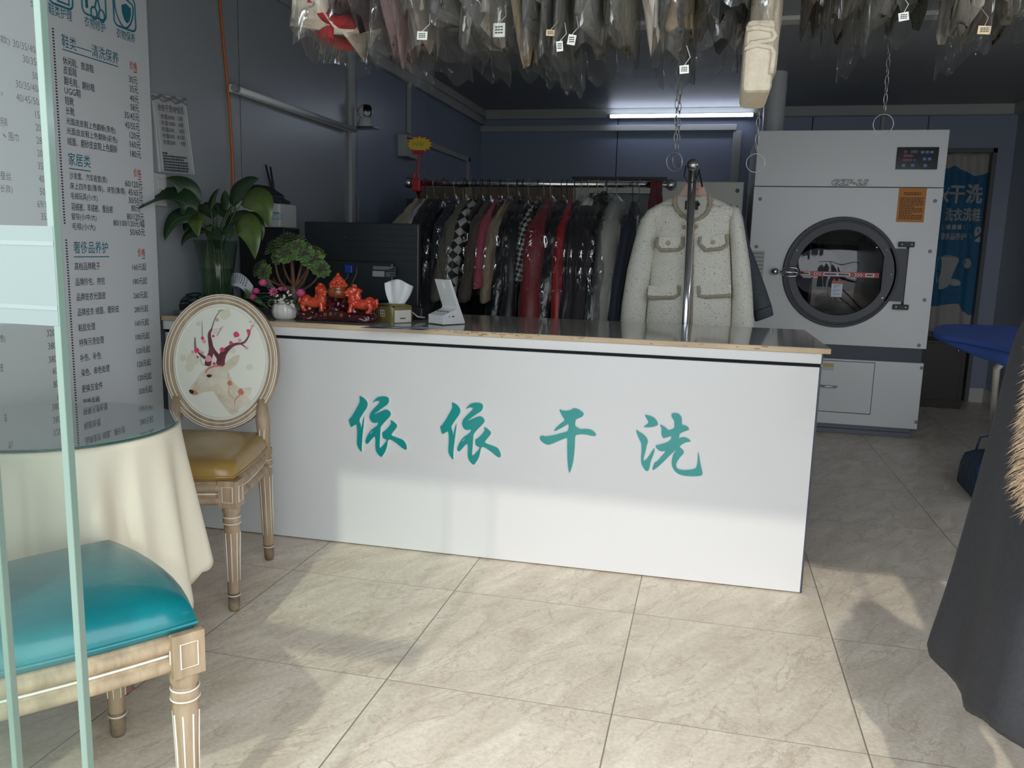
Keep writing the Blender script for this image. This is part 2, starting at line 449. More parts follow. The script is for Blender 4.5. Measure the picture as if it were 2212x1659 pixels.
# fluorescent tubes
def tube_light(name, label, a, b, lit, wallside, group=None):
    a = V(a); b = V(b); d = (b-a); L_ = d.length; d.normalize()
    n = V(wallside)
    up = V((0,0,1))
    t = thing(name, label, 'lamp', a)
    MB().obox(d*L_/2-n*.008, d*L_/2, n*.008, up*.016).build('housing', mat('lamp_housing', (.62,.62,.62), .35), t, bevel=.003)
    m = mat('lit_tube', (.9,.93,1), .3, emit=(.72,.80,1.0), estr=lit) if lit else mat('dull_tube', (.72,.73,.76), .25)
    MB().tube([n*-.026+d*.03, n*-.026+d*(L_-.03)], .013, 12).build('tube', m, t, smooth=True)
    for k in (.014, L_-.014):
        MB().tube([n*-.026+d*(k-.014), n*-.026+d*(k+.014)], .015, 12).build('end_cap', mat('lamp_cap', (.3,.3,.32), .4), t)
    return t
a = PY(1312, 252, YB-.05); bq = PY(1634, 251, YB-.05)
tube_light('tube_lamp', 'lit white fluorescent tube under the back wall ceiling trim', (a.x, YB-.05, a.z), (bq.x, YB-.05, a.z), 11, (0, 1, 0))
tube_light('tube_lamp', 'grey unlit fluorescent batten on the left wall beside the orange cable', (XL+.022, 3.29, 1.79), (XL+.022, 4.53, 1.79), 0, (-1, 0, 0))
tube_light('tube_lamp', 'lit fluorescent tube along the right wall', (XR-.022, 3.1, 1.80), (XR-.022, 4.5, 1.80), 18, (1, 0, 0))
# ------------------------------------------------------------------ reception counter
CA = .0146
counter = thing('reception_counter', 'white panelled reception counter with teal calligraphy on its front', 'counter', (.372, 2.827, 0), CA)
CL = 2.43
MB().box((-CL, 0, .004), (-.006, .02, .785)).build('front_panel', m_white, counter, bevel=.002)
MB().box((-CL, -.012, .797), (-.004, .02, .832)).build('fascia', m_white, counter, bevel=.002)
MB().box((-CL, .004, .783), (-.004, .022, .80)).box((-CL, -.0135, .7955), (-.004, .0, .7975)).build('shadow_gap', m_dark, counter)
m_edge = mat('dark_edge_strip', (.05,.055,.08), .5)
MB().box((-.006, 0, .004), (0, .02, .785)).box((-.004, -.012, .797), (0, .02, .832)).build('edge_strip', m_edge, counter)
MB().box((-.018, .02, .004), (0, .66, .832)).build('side_panel', mat('counter_side', (.30,.31,.36), .4), counter, bevel=.002)
MB().box((-CL, .60, .1), (-.02, .62, .832)).box((-CL, .03, .4), (-.02, .6, .418)).build('inner_shelf', m_white, counter)
CM = Matrix.Translation((.372, 2.827, 0)) @ Matrix.Rotation(CA, 4, 'Z'); CMi = CM.inverted()
def on_front(px, py, lift=0):
    """photo point -> counter-front coordinates (x, z)"""
    d = (PY(px, py, 3)-EYE); o = CMi @ EYE; d = CMi.to_3x3() @ d
    p = o+d*((lift-o.y)/d.y); return (p.x, p.z)
YI = [[(628,115),(655,125),(690,150),(708,180),(712,205),(700,240),(685,260),(655,305),(625,355),(640,395),(645,435),(650,430),(655,400),(662,360),(678,318),(676,350),(670,420),(662,480),(655,560),(652,620),(653,672),(645,672),(625,645),(608,615),(603,585),(606,520),(606,450),(600,395),(575,410),(545,428),(538,415),(530,385),(522,357),(530,345),(545,333),(580,275),(615,210),(632,175),(632,145)],
[(760,182),(785,150),(810,128),(845,120),(885,120),(915,130),(925,150),(922,180),(905,205),(870,228),(830,255),(800,280),(775,298),(790,295),(830,275),(880,253),(905,252),(930,268),(942,290),(938,312),(915,340),(880,375),(855,405),(840,428),(838,445),(834,520),(830,590),(828,635),(845,628),(870,600),(890,575),(902,553),(880,545),(862,535),(858,515),(855,490),(860,475),(885,462),(915,430),(938,400),(945,385),(940,370),(935,358),(955,362),(985,385),(1003,405),(1003,425),(985,450),(960,480),(945,505),(960,515),(1000,530),(1050,548),(1075,565),(1095,600),(1102,630),(1098,650),(1085,652),(1060,640),(1020,605),(980,575),(945,552),(920,550),(910,570),(905,610),(895,650),(875,690),(850,725),(840,722),(815,700),(795,670),(788,640),(787,600),(788,560),(785,520),(770,525),(745,555),(715,590),(700,595),(688,580),(686,570),(695,535),(720,490),(745,455),(780,430),(805,410),(815,390),(812,378),(790,385),(765,385),(745,370),(730,340),(728,315),(738,285),(765,250),(800,215),(825,185),(832,170),(815,165),(790,168),(775,178)]]
YI_HOLE = [(735,495),(755,462),(762,467),(752,485),(740,500)]
GAN = [[(405,248),(440,262),(480,265),(510,260),(550,238),(575,240),(615,258),(645,285),(650,298),(640,318),(610,335),(575,348),(565,370),(562,408),(585,432),(615,446),(660,445),(705,446),(745,465),(772,495),(772,510),(755,518),(720,512),(670,500),(610,498),(565,508),(562,560),(558,650),(548,750),(530,830),(510,885),(502,875),(492,820),(487,740),(485,640),(485,560),(484,532),(450,545),(400,565),(340,592),(295,604),(265,595),(230,570),(212,545),(213,525),(225,513),(245,512),(262,520),(310,516),(380,500),(440,482),(495,468),(502,390),(475,408),(420,440),(370,464),(350,465),(375,430),(420,390),(465,357),(440,325),(418,285)]]
XI = [[(1255,303),(1290,308),(1340,325),(1375,360),(1390,398),(1380,412),(1340,425),(1290,430),(1242,428),(1265,408),(1295,382),(1290,365),(1270,335)],
[(1175,447),(1195,470),(1230,490),(1262,515),(1285,550),(1287,580),(1275,610),(1268,650),(1258,690),(1245,735),(1245,765),(1265,755),(1290,725),(1320,680),(1350,635),(1355,655),(1348,690),(1330,735),(1315,770),(1308,810),(1298,855),(1280,867),(1260,855),(1235,820),(1220,780),(1220,730),(1225,650),(1222,585),(1205,555),(1185,510),(1173,470)],
[(1405,400),(1440,415),(1470,435),(1490,458),(1520,452),(1550,437),(1552,410),(1550,365),(1530,335),(1520,310),(1525,290),(1555,285),(1590,290),(1615,315),(1627,345),(1625,405),(1655,408),(1685,425),(1700,448),(1690,457),(1650,470),(1608,490),(1598,520),(1597,540),(1625,528),(1650,525),(1685,540),(1712,562),(1708,575),(1690,573),(1650,585),(1610,610),(1600,625),(1630,645),(1647,675),(1640,695),(1605,730),(1575,775),(1565,810),(1580,840),(1620,855),(1680,855),(1730,848),(1765,838),(1778,800),(1785,735),(1785,668),(1795,700),(1805,760),(1815,820),(1832,880),(1828,905),(1800,915),(1720,917),(1650,912),(1590,895),(1550,860),(1525,810),(1525,750),(1540,700),(1560,670),(1580,650),(1565,655),(1520,695),(1470,745),(1420,795),(1375,835),(1335,860),(1332,840),(1342,810),(1358,775),(1375,772),(1410,735),(1470,660),(1440,668),(1410,668),(1380,645),(1357,612),(1400,602),(1460,585),(1510,560),(1528,515),(1490,525),(1450,540),(1432,530),(1420,490),(1425,445),(1415,420)]]
m_letter = mat('teal_acrylic', (.0,.29,.29), .25, coat=.4)
m_letteredge = mat('white_acrylic_edge', (.82,.85,.85), .3)
def letter(polys, ox, shift=(0, 0), hole=None):
    b = MB()
    for k, poly in enumerate(polys):
        def cv(p): x, z = on_front(ox+p[0]/4.6083, 830+p[1]/4.6083, -.008); return (x+shift[0], z+shift[1])
        loops = [[cv(p) for p in chaikin(poly, 1)]]
        if hole and k == 1: loops.append([cv(p) for p in chaikin(hole, 1)])
        b.prism(loops, (0, 0, 0), (1,0,0), (0,0,1), .008, 0, 1)
    o = b.build('letter', [m_letter, m_letteredge], counter)
    return o
letter(YI, 640, hole=YI_HOLE)
p1 = on_front(640+628/4.6083, 830+115/4.6083); p2 = on_front(640+1545/4.6083, 830+178/4.6083)
letter(YI, 640, (p2[0]-p1[0], p2[1]-p1[1]), hole=YI_HOLE)
letter(GAN, 1120); letter(XI, 1120)

top = thing('countertop', 'glossy grey laminate worktop with worn beech edge on the reception counter', 'worktop', (.372, 2.827, .832), CA)
m_top = mat('grey_laminate', (.44,.42,.375), .09, var=(.38,.36,.32), vscale=30, stretch=(1,6,1), coat=.3, coatr=.04, bump=.03, bscale=30)
prof = [(-CL, 0), (.005, 0), (.015, .008), (.018, .02), (.018, .69), (-CL, .69)]
MB().prism([(x, y-.018) for x, y in prof], (0,0,.003), (1,0,0), (0,1,0), .015).build('slab', m_top, top, bevel=.001)
m_beech = mat('worn_beech_edge', (.62,.48,.32), .5, var=(.48,.35,.22), vscale=25, bump=.3, bscale=60, stretch=(.2,1,1))
MB().box((-CL, -.0215, .0), (.004, -.0175, .0175)).box((.0175, .004, 0), (.0215, .672, .0175)).box((.002, -.0215, 0), (.0215, .006, .0172)).build('edge_band', m_beech, top, bevel=.002)
rnd = random.Random(3)
b = MB()
for k in range(40):
    x = -1.25+abs(rnd.gauss(0, .22)) if k < 26 else rnd.uniform(-1.6, -.1); z = rnd.uniform(.004, .016)
    l = rnd.uniform(.004, .02); b.obox((x, -.0216, z), (l/2, 0, rnd.uniform(-.001,.001)), (0, .0006, 0), (0, 0, rnd.uniform(.0005,.0018)))
b.build('edge_chips', mat('chipped_wood', (.30,.20,.11), .8), top)
TOPZ = .85
# ------------------------------------------------------------------ tumble dryer
DY = 5.65
def F(px, py, y=DY):
    p = PY(px, py, y); return p.x, p.z
dx0, dx1, dz1, dd = .236, 1.357, 1.928, 1.15
dryer = thing('tumble_dryer', 'tall grey industrial tumble dryer with round black porthole door', 'dryer', (0, 0, 0))
m_dry = mat('dryer_enamel', (.77,.785,.775), .32, bump=.06, bscale=120, bdist=.001)
m_dryd = mat('dryer_dark_band', (.03,.04,.06), .4)
zs = F(1830, 404)[1]; zmain = F(2000, 754)[1]; zlow1 = F(1990, 785)[1]; zlow0 = F(1983, 928)[1]
hc = F(1814.5, 589); hr = .275                      # drum opening
# main front with round opening
ring = [(hc[0]+hr*cos(2*pi*i/64), hc[1]+hr*sin(2*pi*i/64)) for i in range(64)]
b = MB().prism([[(dx0, zmain), (dx1, zmain), (dx1, zs-.003), (dx0, zs-.003)], ring], (0, DY+.012, 0), (1,0,0), (0,0,1), .012)
b.box((dx0, DY+.012, zmain), (dx0+.012, DY+dd, zs-.003)).box((dx1-.012, DY+.012, zmain), (dx1, DY+dd, zs-.003))
b.build('main_panel', m_dry, dryer, bevel=.002)
MB().box((dx0, DY, zs+.002), (dx1, DY+dd, dz1)).build('upper_panel', m_dry, dryer, bevel=.004)
MB().box((dx0+.01, DY+.03, zlow1-.01), (dx1-.015, DY+dd, zmain)).build('dark_band', m_dryd, dryer)
MB().box((dx0, DY, zlow0), (dx1-.003, DY+dd, zlow1)).build('lower_panel', m_dry, dryer, bevel=.003)
MB().box((dx0+.03, DY+.02, .03), (dx1-.04, DY+dd, zlow0)).box((dx0+.02, DY+.008, 0), (dx1-.035, DY+dd, .03)).build('plinth', mat('dryer_plinth', (.16,.17,.21), .4), dryer, bevel=.003)
# drum
m_drum = mat('drum_steel', (.05,.055,.065), .35, .6, bump=.1, bscale=30)
b = MB(); b.lathe([(.30, .02), (.42, .06), (.42, .60), (.0, .601)], 48, (hc[0], DY, hc[1]), axis='y', caps=False)
b.v = [(x, 2*DY-y, z) for x, y, z in b.v]
b.build('drum', m_drum, dryer, smooth=True)
dc = PY(1765, 586, DY+.35)
b = MB().tube([(dc.x, DY+.35, dc.z), (dc.x, DY+.362, dc.z)], .155, 40); b.build('drum_plate', mat('drum_plate', (.42,.41,.39), .4), dryer)
# folded clear plastic seen inside
def sheet(u, v):
    x = hc[0]-.0+.14*u+.03*sin(9*v); return V((x, DY+.2+.05*sin(5*u+7*v), hc[1]-.2+.42*v+.02*sin(8*u)))
MB().grid(sheet, 10, 16).build('plastic_inside', m_film, dryer, smooth=True)
# porthole door
m_door = mat('door_black', (.022,.025,.036), .38, bump=.03, bscale=80)
oz = (F(1822, 469)[1]-F(1807, 709)[1])/2; oc = F(1814, 589)
b = MB(); n = 128
prof = [(.268, -.012), (.272, -.026), (.318, -.029), (.321, -.025), (.327, -.025), (.330, -.029), (.345, -.028), (oz-.006, -.022), (oz, -.002), (oz, 0), (.268, 0), (.268, -.012)]
rings = []
for r, y in prof: rings.append([(oc[0]+r*cos(2*pi*i/n), DY+y, oc[1]+r*sin(2*pi*i/n)) for i in range(n)])
b.loft(rings, caps=False)
door = b.build('porthole_door', m_door, dryer)
q = [F(1898, 536), F(1956, 536), F(1948, 651), F(1880, 651)]
xr = F(1955, 590)[0]; z1 = q[0][1]; z0 = q[2][1]
MB().prism([(oc[0]+.25, z1), (xr, z1), (xr, z0), (oc[0]+.25, z0)], (0, DY-.005, 0), (1,0,0), (0,0,1), .02).build('hinge_plate', m_door, door, bevel=.003)
MB().tube([(xr, DY-.018, z1+.03), (xr, DY-.018, z0-.03)], .006, 8).build('hinge_rod', m_black, door)
for px, py in ((1957, 528), (1944, 663)):
    c = F(px, py); MB().box((c[0]-.045, DY-.03, c[1]-.016), (c[0]+.045, DY, c[1]+.016)).build('hinge_bracket', m_black, door, bevel=.003)
    for s_ in (-.028, .028): MB().lathe([(.005, 0), (.004, .003), (0, .004)], 10, (c[0]+s_, DY-.03, c[1]), axis='y').build('bracket_bolt', m_chrome, door)
MB().lathe([(.27, 0), (.2, .012), (.1, .02), (0, .023)], 48, (oc[0], DY-.012, oc[1]), axis='y', caps=False).build('door_glass', film('porthole_glass', (.42,.43,.48), gloss=.05, rough=.03, bump=0), door, smooth=True)
for px, py in ((1719,541),(1712,631),(1913,540),(1923,593),(1903,644)):
    c = F(px, py); MB().lathe([(.007, 0), (.006, .004), (0, .006)], 10, (c[0], DY-.03, c[1]), axis='y').build('door_screw', m_chrome, door)
# latch handle
h = F(1700, 587)
b = MB().tube([(h[0]-.10, DY-.03, h[1]), (h[0]+.10, DY-.045, h[1]-.003)], .007, 10)
b.lathe([(.006, -.03), (.022, -.018), (.026, 0), (.02, .014), (.006, .02)], 16, (h[0]-.075, DY-.035, h[1]), axis='x')
for s_ in (-1, 1):
    b.tube([(h[0]-.03, DY-.04, h[1]+s_*.012), (h[0]-.01, DY-.05, h[1]+s_*.03), (h[0]+.05, DY-.055, h[1]+s_*.026), (h[0]+.07, DY-.045, h[1])], .006, 8)
b.build('door_latch', m_chrome, door, smooth=True)
m_screw = mat('panel_screw', (.24,.27,.27), .5)
for px, py in ((1642,430),(1634,533),(2020,434),(2009,543),(1997,648),(1985,746),(1991,795),(1979,912)):
    c = F(px, py); MB().lathe([(.012, 0), (.011, .004), (0, .005)], 12, (c[0], DY-.0005 if py > 780 else DY, c[1]), axis='y').build('panel_screw', m_screw, dryer)
# access door low down
a0 = F(1768, 778); a1 = F(1891, 895)
MB().box((.48, DY-.004, a1[1]), (F(1889, 790)[0], DY, a0[1])).build('access_door', m_dry, dryer, bevel=.002)
MB().box((.47, DY-.001, a1[1]-.005), (F(1889, 790)[0]+.004, DY+.0, a0[1]+.004)).build('door_gap', mat('thin_gap', (.08,.09,.1), .6), dryer)
h0 = F(1775, 833); h1 = F(1806, 835)
MB().tube([(h0[0]-.01, DY-.004, h0[1]), (h0[0], DY-.02, h0[1]), (h1[0]-.006, DY-.02, h1[1]), (h1[0], DY-.004, h1[1])], .009, 10).build('access_handle', mat('handle_grey', (.62,.65,.65), .25, .7), dryer, smooth=True)
# badge GZP-25
g0 = F(1797, 394); g1 = F(1875, 394)
b = MB()
wv, fv, tw, th, tcy = glyphs('GZP-25')
sx = (g1[0]-g0[0])/tw; sy = .034/th
sk = lambda p: (p[0]*sx+ (p[1]-tcy)*sy*.25, (p[1]-tcy)*sy)
for kk, (dxx, dzz) in enumerate([(.0028*cos(k*pi/6), .0035*sin(k*pi/6)) for k in range(12)]):
    b.add([(g0[0]+sk(p)[0]+dxx, DY-.0006-.0001*kk, g0[1]+sk(p)[1]+dzz) for p in wv], fv, 0)
b.add([(g0[0]+sk(p)[0], DY-.0024, g0[1]+sk(p)[1]) for p in wv], fv, 1)
b.add([(g0[0]+sk(p)[0]+.0012, DY-.0026, g0[1]+sk(p)[1]) for p in wv], fv, 1)
b.build('model_badge', [mat('badge_black', (.01,.012,.012), .4), mat('badge_white', (.75,.75,.73), .4)], dryer)
# control panel
c0 = F(1938, 368); c1 = F(2025, 318)
cx0, cx1, cz0, cz1 = F(1936, 343)[0], F(2026, 343)[0], F(1980, 366)[1], F(1985, 318)[1]
cp = MB().box((cx0, DY-.008, cz0), (cx1, DY, cz1)).build('control_panel', m_blackgl, dryer, bevel=.002)
W_, H_ = cx1-cx0, cz1-cz0
def cbox(u0, v0, u1, v1, m, name):
    MB().box((cx0+u0*W_, DY-.011, cz1-v1*H_), (cx0+u1*W_, DY-.008, cz1-v0*H_)).build(name, m, cp, bevel=.001)
m_bb = mat('blue_button', (.10,.22,.42), .35); m_rd = mat('red_display', (.16,.03,.03), .3); m_cdim = mat('panel_print', (.12,.13,.16), .5)
for u in (.57, .68, .79): cbox(u, .17, u+.085, .29, m_bb, 'button')
for u in (.63, .75): cbox(u, .47, u+.085, .6, m_bb, 'button')
for u in (.14, .36, .66): cbox(u, .76, u+.09, .9, m_bb, 'button')
cbox(.155, .15, .24, .28, m_rd, 'display'); cbox(.155, .33, .39, .46, m_rd, 'display'); cbox(.15, .52, .33, .66, m_rd, 'display'); cbox(.33, .14, .49, .27, m_cdim, 'display')
for u in (.36, .44): MB().lathe([(.006, 0), (.005, .003), (0, .003)], 12, (cx0+u*W_, DY-.008, cz1-.58*H_), axis='y').build('button', m_bb, cp)
# notices
n0 = F(1938, 480); n1 = F(1999, 406)
m_or = mat('orange_notice', (.58,.22,.02), .5)
nx0, nx1, nz0, nz1 = F(1939, 440)[0], F(1999, 440)[0], F(1965, 480)[1], F(1968, 406)[1]
ntc = MB().box((nx0, DY-.002, nz0), (nx1, DY, nz1)).build('orange_notice', m_or, dryer)
b = MB(); rnd = random.Random(5); nh = nz1-nz0
for k in range(15):
    zz = nz1-.03-k*(nh-.05)/15-(.01 if k > 1 else 0)
    xa = nx0+(.03 if k < 2 else .012); xb = nx1-(.03 if k < 2 else .012)-(rnd.random()*.06 if k % 4 == 3 else 0)
    x = xa
    while x < xb:
        l = rnd.uniform(.006, .018); b.box((x, DY-.0026, zz-.0035), (min(x+l, xb), DY-.002, zz+.0035)); x += l+.003
b.build('notice_print', mat('brown_print', (.16,.06,.01), .6), ntc)
# red and white tape across the glass
t0 = F(1728, 590, DY-.036); t1 = F(1899, 594, DY-.036)
tl = t1[0]-t0[0]; tz = t0[1]; TY = DY-.037
tape = MB().box((t0[0], TY, tz-.0155), (t1[0], TY+.001, tz+.0155)).build('door_tape', mat('red_tape', (.5,.04,.04), .4), door)
m_tw = mat('tape_white', (.75,.76,.8), .4)
for u0, u1 in ((.02, .13), (.30, .64), (.83, .94)): MB().box((t0[0]+u0*tl, TY-.0006, tz-.011), (t0[0]+u1*tl, TY, tz+.011)).build('tape_label', m_tw, tape)
b = MB()
for u in (.17, .205, .24): b.prism([(u*tl+.012, .011), (u*tl, 0), (u*tl+.012, -.011), (u*tl+.017, -.011), (u*tl+.005, 0), (u*tl+.017, .011)], (t0[0], TY, tz), (1,0,0), (0,0,1), .0006)
for u in (.69, .725, .76): b.prism([(u*tl, .011), (u*tl+.012, 0), (u*tl, -.011), (u*tl+.005, -.011), (u*tl+.017, 0), (u*tl+.005, .011)], (t0[0], TY, tz), (1,0,0), (0,0,1), .0006)
b.build('tape_arrows', m_tw, tape)
b = MB()
for u0, u1, n_ in ((.035, .115, 4), (.315, .47, 7), (.49, .625, 6), (.845, .925, 4)):
    for k in range(n_):
        ww = (u1-u0)*tl/n_; b.box((t0[0]+u0*tl+k*ww, TY-.001, tz-.006), (t0[0]+u0*tl+(k+.82)*ww, TY-.0006, tz+.006))
b.build('tape_print', m_ink, tape)
s0 = F(1794, 641, DY-.033); s1 = F(1821, 607, DY-.033); SY = DY-.0345
wl = MB().box((s0[0], SY, s0[1]), (s1[0], SY+.001, s1[1])).build('warning_label', mat('label_white', (.62,.68,.76), .4), door)
hh = s1[1]-s0[1]
MB().box((s0[0], SY-.0006, s1[1]-.19*hh), (s1[0], SY, s1[1])).build('label_header', mat('label_red', (.45,.09,.06), .4), wl)
b = MB()
for k in range(7): b.box((s0[0]+.012, SY-.0006, s1[1]-(.32+.085*k)*hh), (s1[0]-.015-.02*(k % 3), SY, s1[1]-(.30+.085*k)*hh))
b.build('label_print', m_ink, wl)
# rating plate at left edge and yellow sticker on the access door
l0 = F(1622, 602); l1 = F(1650, 542)
rp = MB().box((dx0+.005, DY-.002, l0[1]), (F(1650, 570)[0], DY, l1[1])).build('rating_plate', mat('plate_grey', (.5,.51,.48), .4), dryer)
b = MB()
for k in range(7): b.box((dx0+.01, DY-.0026, l1[1]-.015-k*.025), (F(1650, 570)[0]-.005, DY-.002, l1[1]-.018-k*.025))
b.build('plate_print', m_ink, rp)
y0 = F(1776, 799); y1 = F(1801, 785)
ys_ = MB().box((y0[0], DY-.006, y0[1]), (y1[0], DY-.004, y1[1])).build('caution_sticker', mat('sticker_pale', (.6,.6,.55), .4), dryer)
MB().box((y0[0], DY-.0066, (y0[1]+y1[1])/2), (y1[0], DY-.006, y1[1])).build('sticker_header', mat('sticker_yellow', (.62,.45,.12), .4), ys_)
# exhaust duct
e0 = PY(1648, 250, DY+.35); e1 = PY(1695, 250, DY+.35)
ex = (e0.x+e1.x)/2; er = (e1.x-e0.x)/2
MB().lathe([(er, dz1), (er, ZC-.14), (er*1.03, ZC-.14), (er*1.03, ZC-.09), (er, ZC-.085), (er, ZC)], 32, (ex, DY+.35, 0)).build('exhaust_duct', mat('duct_grey', (.52,.53,.53), .3), dryer, smooth=False)
# ------------------------------------------------------------------ oval-back chairs and cafe table
m_oak = mat('whitewashed_oak', (.44,.33,.22), .55, var=(.29,.205,.13), vscale=14, stretch=(3,3,.35), bump=.25, bscale=50, bdist=.001)
m_inlay = mat('white_inlay', (.78,.74,.66), .6)
m_foot = mat('worn_foot', (.30,.22,.14), .7, var=(.14,.10,.07), vscale=20)
def leather(name, c1, c2):
    return mat(name, c1, .3, var=c2, vscale=7, bump=.25, bscale=45, bdist=.002, coat=.25, coatr=.2)
def turned_leg(x, y, h, splay=(0, 0), block=True):
    """returns wood, inlay and foot shells of one leg"""
    wd, il, ft = MB(), MB(), MB()
    tp = h-.085 if block else h
    prof = [(.014, 0), (.017, .012), (.0175, .045), (.019, .05), (.0185, .06), (.021, tp*.55), (.0245, tp*.80), (.0225, tp*.83), (.027, tp*.86), (.0265, tp*.89), (.022, tp*.92), (.027, tp*.95), (.028, tp)]
    def sp(p): k = 1-p[2]/h; return (p[0]+splay[0]*k+x, p[1]+splay[1]*k+y, p[2])
    def addt(b, pr, n=20):
        q = MB().lathe(pr, n); b.add([sp(p) for p in q.v], q.f)
    addt(wd, prof[4:]); addt(ft, prof[:5])
    for a in range(8):
        an = a*pi/4+.2
        path = [sp(((r+.0004)*cos(an), (r+.0004)*sin(an), z)) for r, z in ((.0195, .10), (.0212, tp*.55), (.0238, tp*.76))]
        il.tube(path, .0017, 5)
    for z, r in ((tp*.845, .0262), (tp*.905, .0258), (.052, .0188)):
        il.tube([sp((r*cos(2*pi*i/20), r*sin(2*pi*i/20), z)) for i in range(20)], .0018, 5, closed=True)
    if block:
        wd.box((x-.03, y-.03, tp), (x+.03, y+.03, h))
        for ax in ((1,0),(0,1)):
            for s_ in (-1, 1):
                c = V((x, y, (tp+h)/2)); nrm = V((ax[0]*s_, ax[1]*s_, 0)); tg = V((-nrm.y, nrm.x, 0)); up = V((0,0,1))
                il.tube([c+nrm*.0302+tg*u+up*v for u, v in ((-.016,-.024),(.016,-.024),(.016,.024),(-.016,.024))], .0016, 4, closed=True)
    return wd, il, ft
def seat_outline(wf, wb, d, bow=.03, n=8, inset=0):
    """front at -y, bowed forward"""
    pts = []
    for i in range(n+1):
        t = i/n; x = -wf+2*wf*t; pts.append((x*(1-inset/wf), -d/2-bow*(1-(2*t-1)**2)+inset))
    for i in range(1, n): t = i/n; pts.append((wf+(wb-wf)*t-inset+.012*sin(pi*t), -d/2+d*t))
    for i in range(n+1): t = i/n; pts.append((wb-2*wb*t+(inset if t > .5 else -inset if t < .5 else 0), d/2-inset))
    for i in range(1, n): t = i/n; pts.append((-wb+(wb-wf)*(-(1-t)+1)*1.0+inset-.012*sin(pi*t), d/2-d*t))
    return pts
def chair(label, loc, rz, m_seat, m_back=None, deer=False):
    t = thing('dining_chair', label, 'chair', loc, rz, None)
    wf, wb, d, h = .225, .185, .43, .425
    legs = [(-wf+.012, -d/2+.015, 1, (0, 0)), (wf-.012, -d/2+.015, 1, (0, 0)), (-wb+.01, d/2-.02, 0, (0, .03)), (wb-.01, d/2-.02, 0, (0, .03))]
    for x, y, blk, sp in legs:
        wd, il, ft = turned_leg(x, y, h, sp, bool(blk))
        o = wd.build('leg', m_oak, t, smooth=False, bevel=.0015)
        for p in o.data.polygons: p.use_smooth = len(p.vertices) == 4 and p.area < .002
        il.build('inlay_lines', m_inlay, o, smooth=True); ft.build('foot', m_foot, o, smooth=True)
    out = seat_outline(wf, wb, d)
    # apron rails with two mouldings
    rings = []
    for z, off in ((.346, .010), (.350, .000), (.357, -.007), (.366, -.007), (.373, .001), (.377, .008), (.385, .008), (.389, .001), (.396, -.007), (.406, -.007), (.413, .000), (.417, .006), (.425, .006)):
        cx = cy = 0
        rings.append([(x*(1-off/.25), y*(1-off/.25), z) for x, y in out])
    MB().loft(rings, caps=True).build('seat_rail', m_oak, t, smooth=True)
    MB().tube([(x*.972, y*.972, .381) for x, y in out], .0030, 5, closed=True).build('rail_inlay', m_inlay, t, smooth=True)
    # upholstered seat
    rings = []
    for z, k in ((.424, 1.0), (.436, 1.02), (.447, 1.02), (.462, 1.0), (.474, .95), (.484, .84), (.491, .66), (.495, .42), (.497, .15)):
        rings.append([(x*k, y*k, z) for x, y in out])
    MB().loft(rings, caps=True).build('seat_cushion', m_seat, t, smooth=True)
    MB().tube([(x*1.022, y*1.022, .4365) for x, y in out], .0035, 6, closed=True).build('seat_piping', m_seat, t, smooth=True)
    # oval back
    BC = V((.022, d/2+.005, .722)); rec = radians(9)
    bu = V((1,0,0)); bv = V((0, sin(rec), cos(rec))); bn = bu.cross(bv)      # bn points to the front
    RX, RZ = .205, .238
    def bp(u, v, w): return BC+bu*u+bv*v+bn*w
    b = MB(); n = 64
    prof = [(1, -.012), (1.0, .010), (.975, .017), (.955, .012), (.945, .012), (.915, .019), (.89, .013), (.88, .013), (.855, .017), (.835, .008), (.835, -.012)]
    rings = [[bp(RX*k*cos(2*pi*i/n), RZ*(1-(1-k)*RX/RZ)*sin(2*pi*i/n), w) for i in range(n)] for k, w in prof]
    rings.append(rings[0]); b.loft(rings, caps=False)
    for sx in (-1, 1):       # short uprights from oval to the rear legs
        pts = [(wb-.005, .395), (wb-.01, .47), (wb-.03, .53), (wb-.035, .60)]
        path = [V((sx*x+(.022 if z > .5 else .008), BC.y-.005+(z-.722)*tan(rec), z)) for x, z in pts]
        b.tube(path, [.024, .022, .026, .016], 8)
    fr = b.build('back_frame', m_oak, t, smooth=True)
    b = MB()
    for k, w in ((.95, .0125), (.885, .0135), (.985, .0145)):
        b.tube([bp(RX*k*cos(2*pi*i/n), RZ*(1-(1-k)*RX/RZ)*sin(2*pi*i/n), w) for i in range(n)], .0021, 5, closed=True)
    for sx in (-1, 1):
        for o_ in (-.008, .008):
            b.tube([V((sx*(wb-.008)+o_+.006, BC.y-.027+(z-.722)*tan(rec), z)) for z in (.45, .50)], .002, 5)
    b.build('frame_inlay', m_inlay, fr, smooth=True)
    ru, rv = RX*.835, RZ*(1-.165*RX/RZ)
    def dome(u, v): q = (u/ru)**2+(v/rv)**2; return .004+.012*max(0, 1-q)
    rings = []
    for k in (1.0, .97, .9, .75, .55, .35, .15, .02):
        rings.append([bp(ru*k*cos(2*pi*i/n), rv*k*sin(2*pi*i/n), dome(ru*k*cos(2*pi*i/n), rv*k*sin(2*pi*i/n))) for i in range(n)])
    cu = MB().loft(rings, caps=False).build('back_cushion', m_back or m_seat, t, smooth=True)
    MB().tube([bp(ru*.95*cos(2*pi*i/n), rv*.95*sin(2*pi*i/n), dome(ru*.95*cos(2*pi*i/n), rv*.95*sin(2*pi*i/n))) for i in range(n)], .003, 6, closed=True).build('back_piping', m_back or m_seat, cu, smooth=True)
    rings = [[bp(ru*k*cos(2*pi*i/n), rv*k*sin(2*pi*i/n), -.008) for i in range(n)] for k in (1.0, .01)]
    MB().loft(rings, caps=False).build('back_cloth', m_back or m_seat, t)
    if not deer: return t
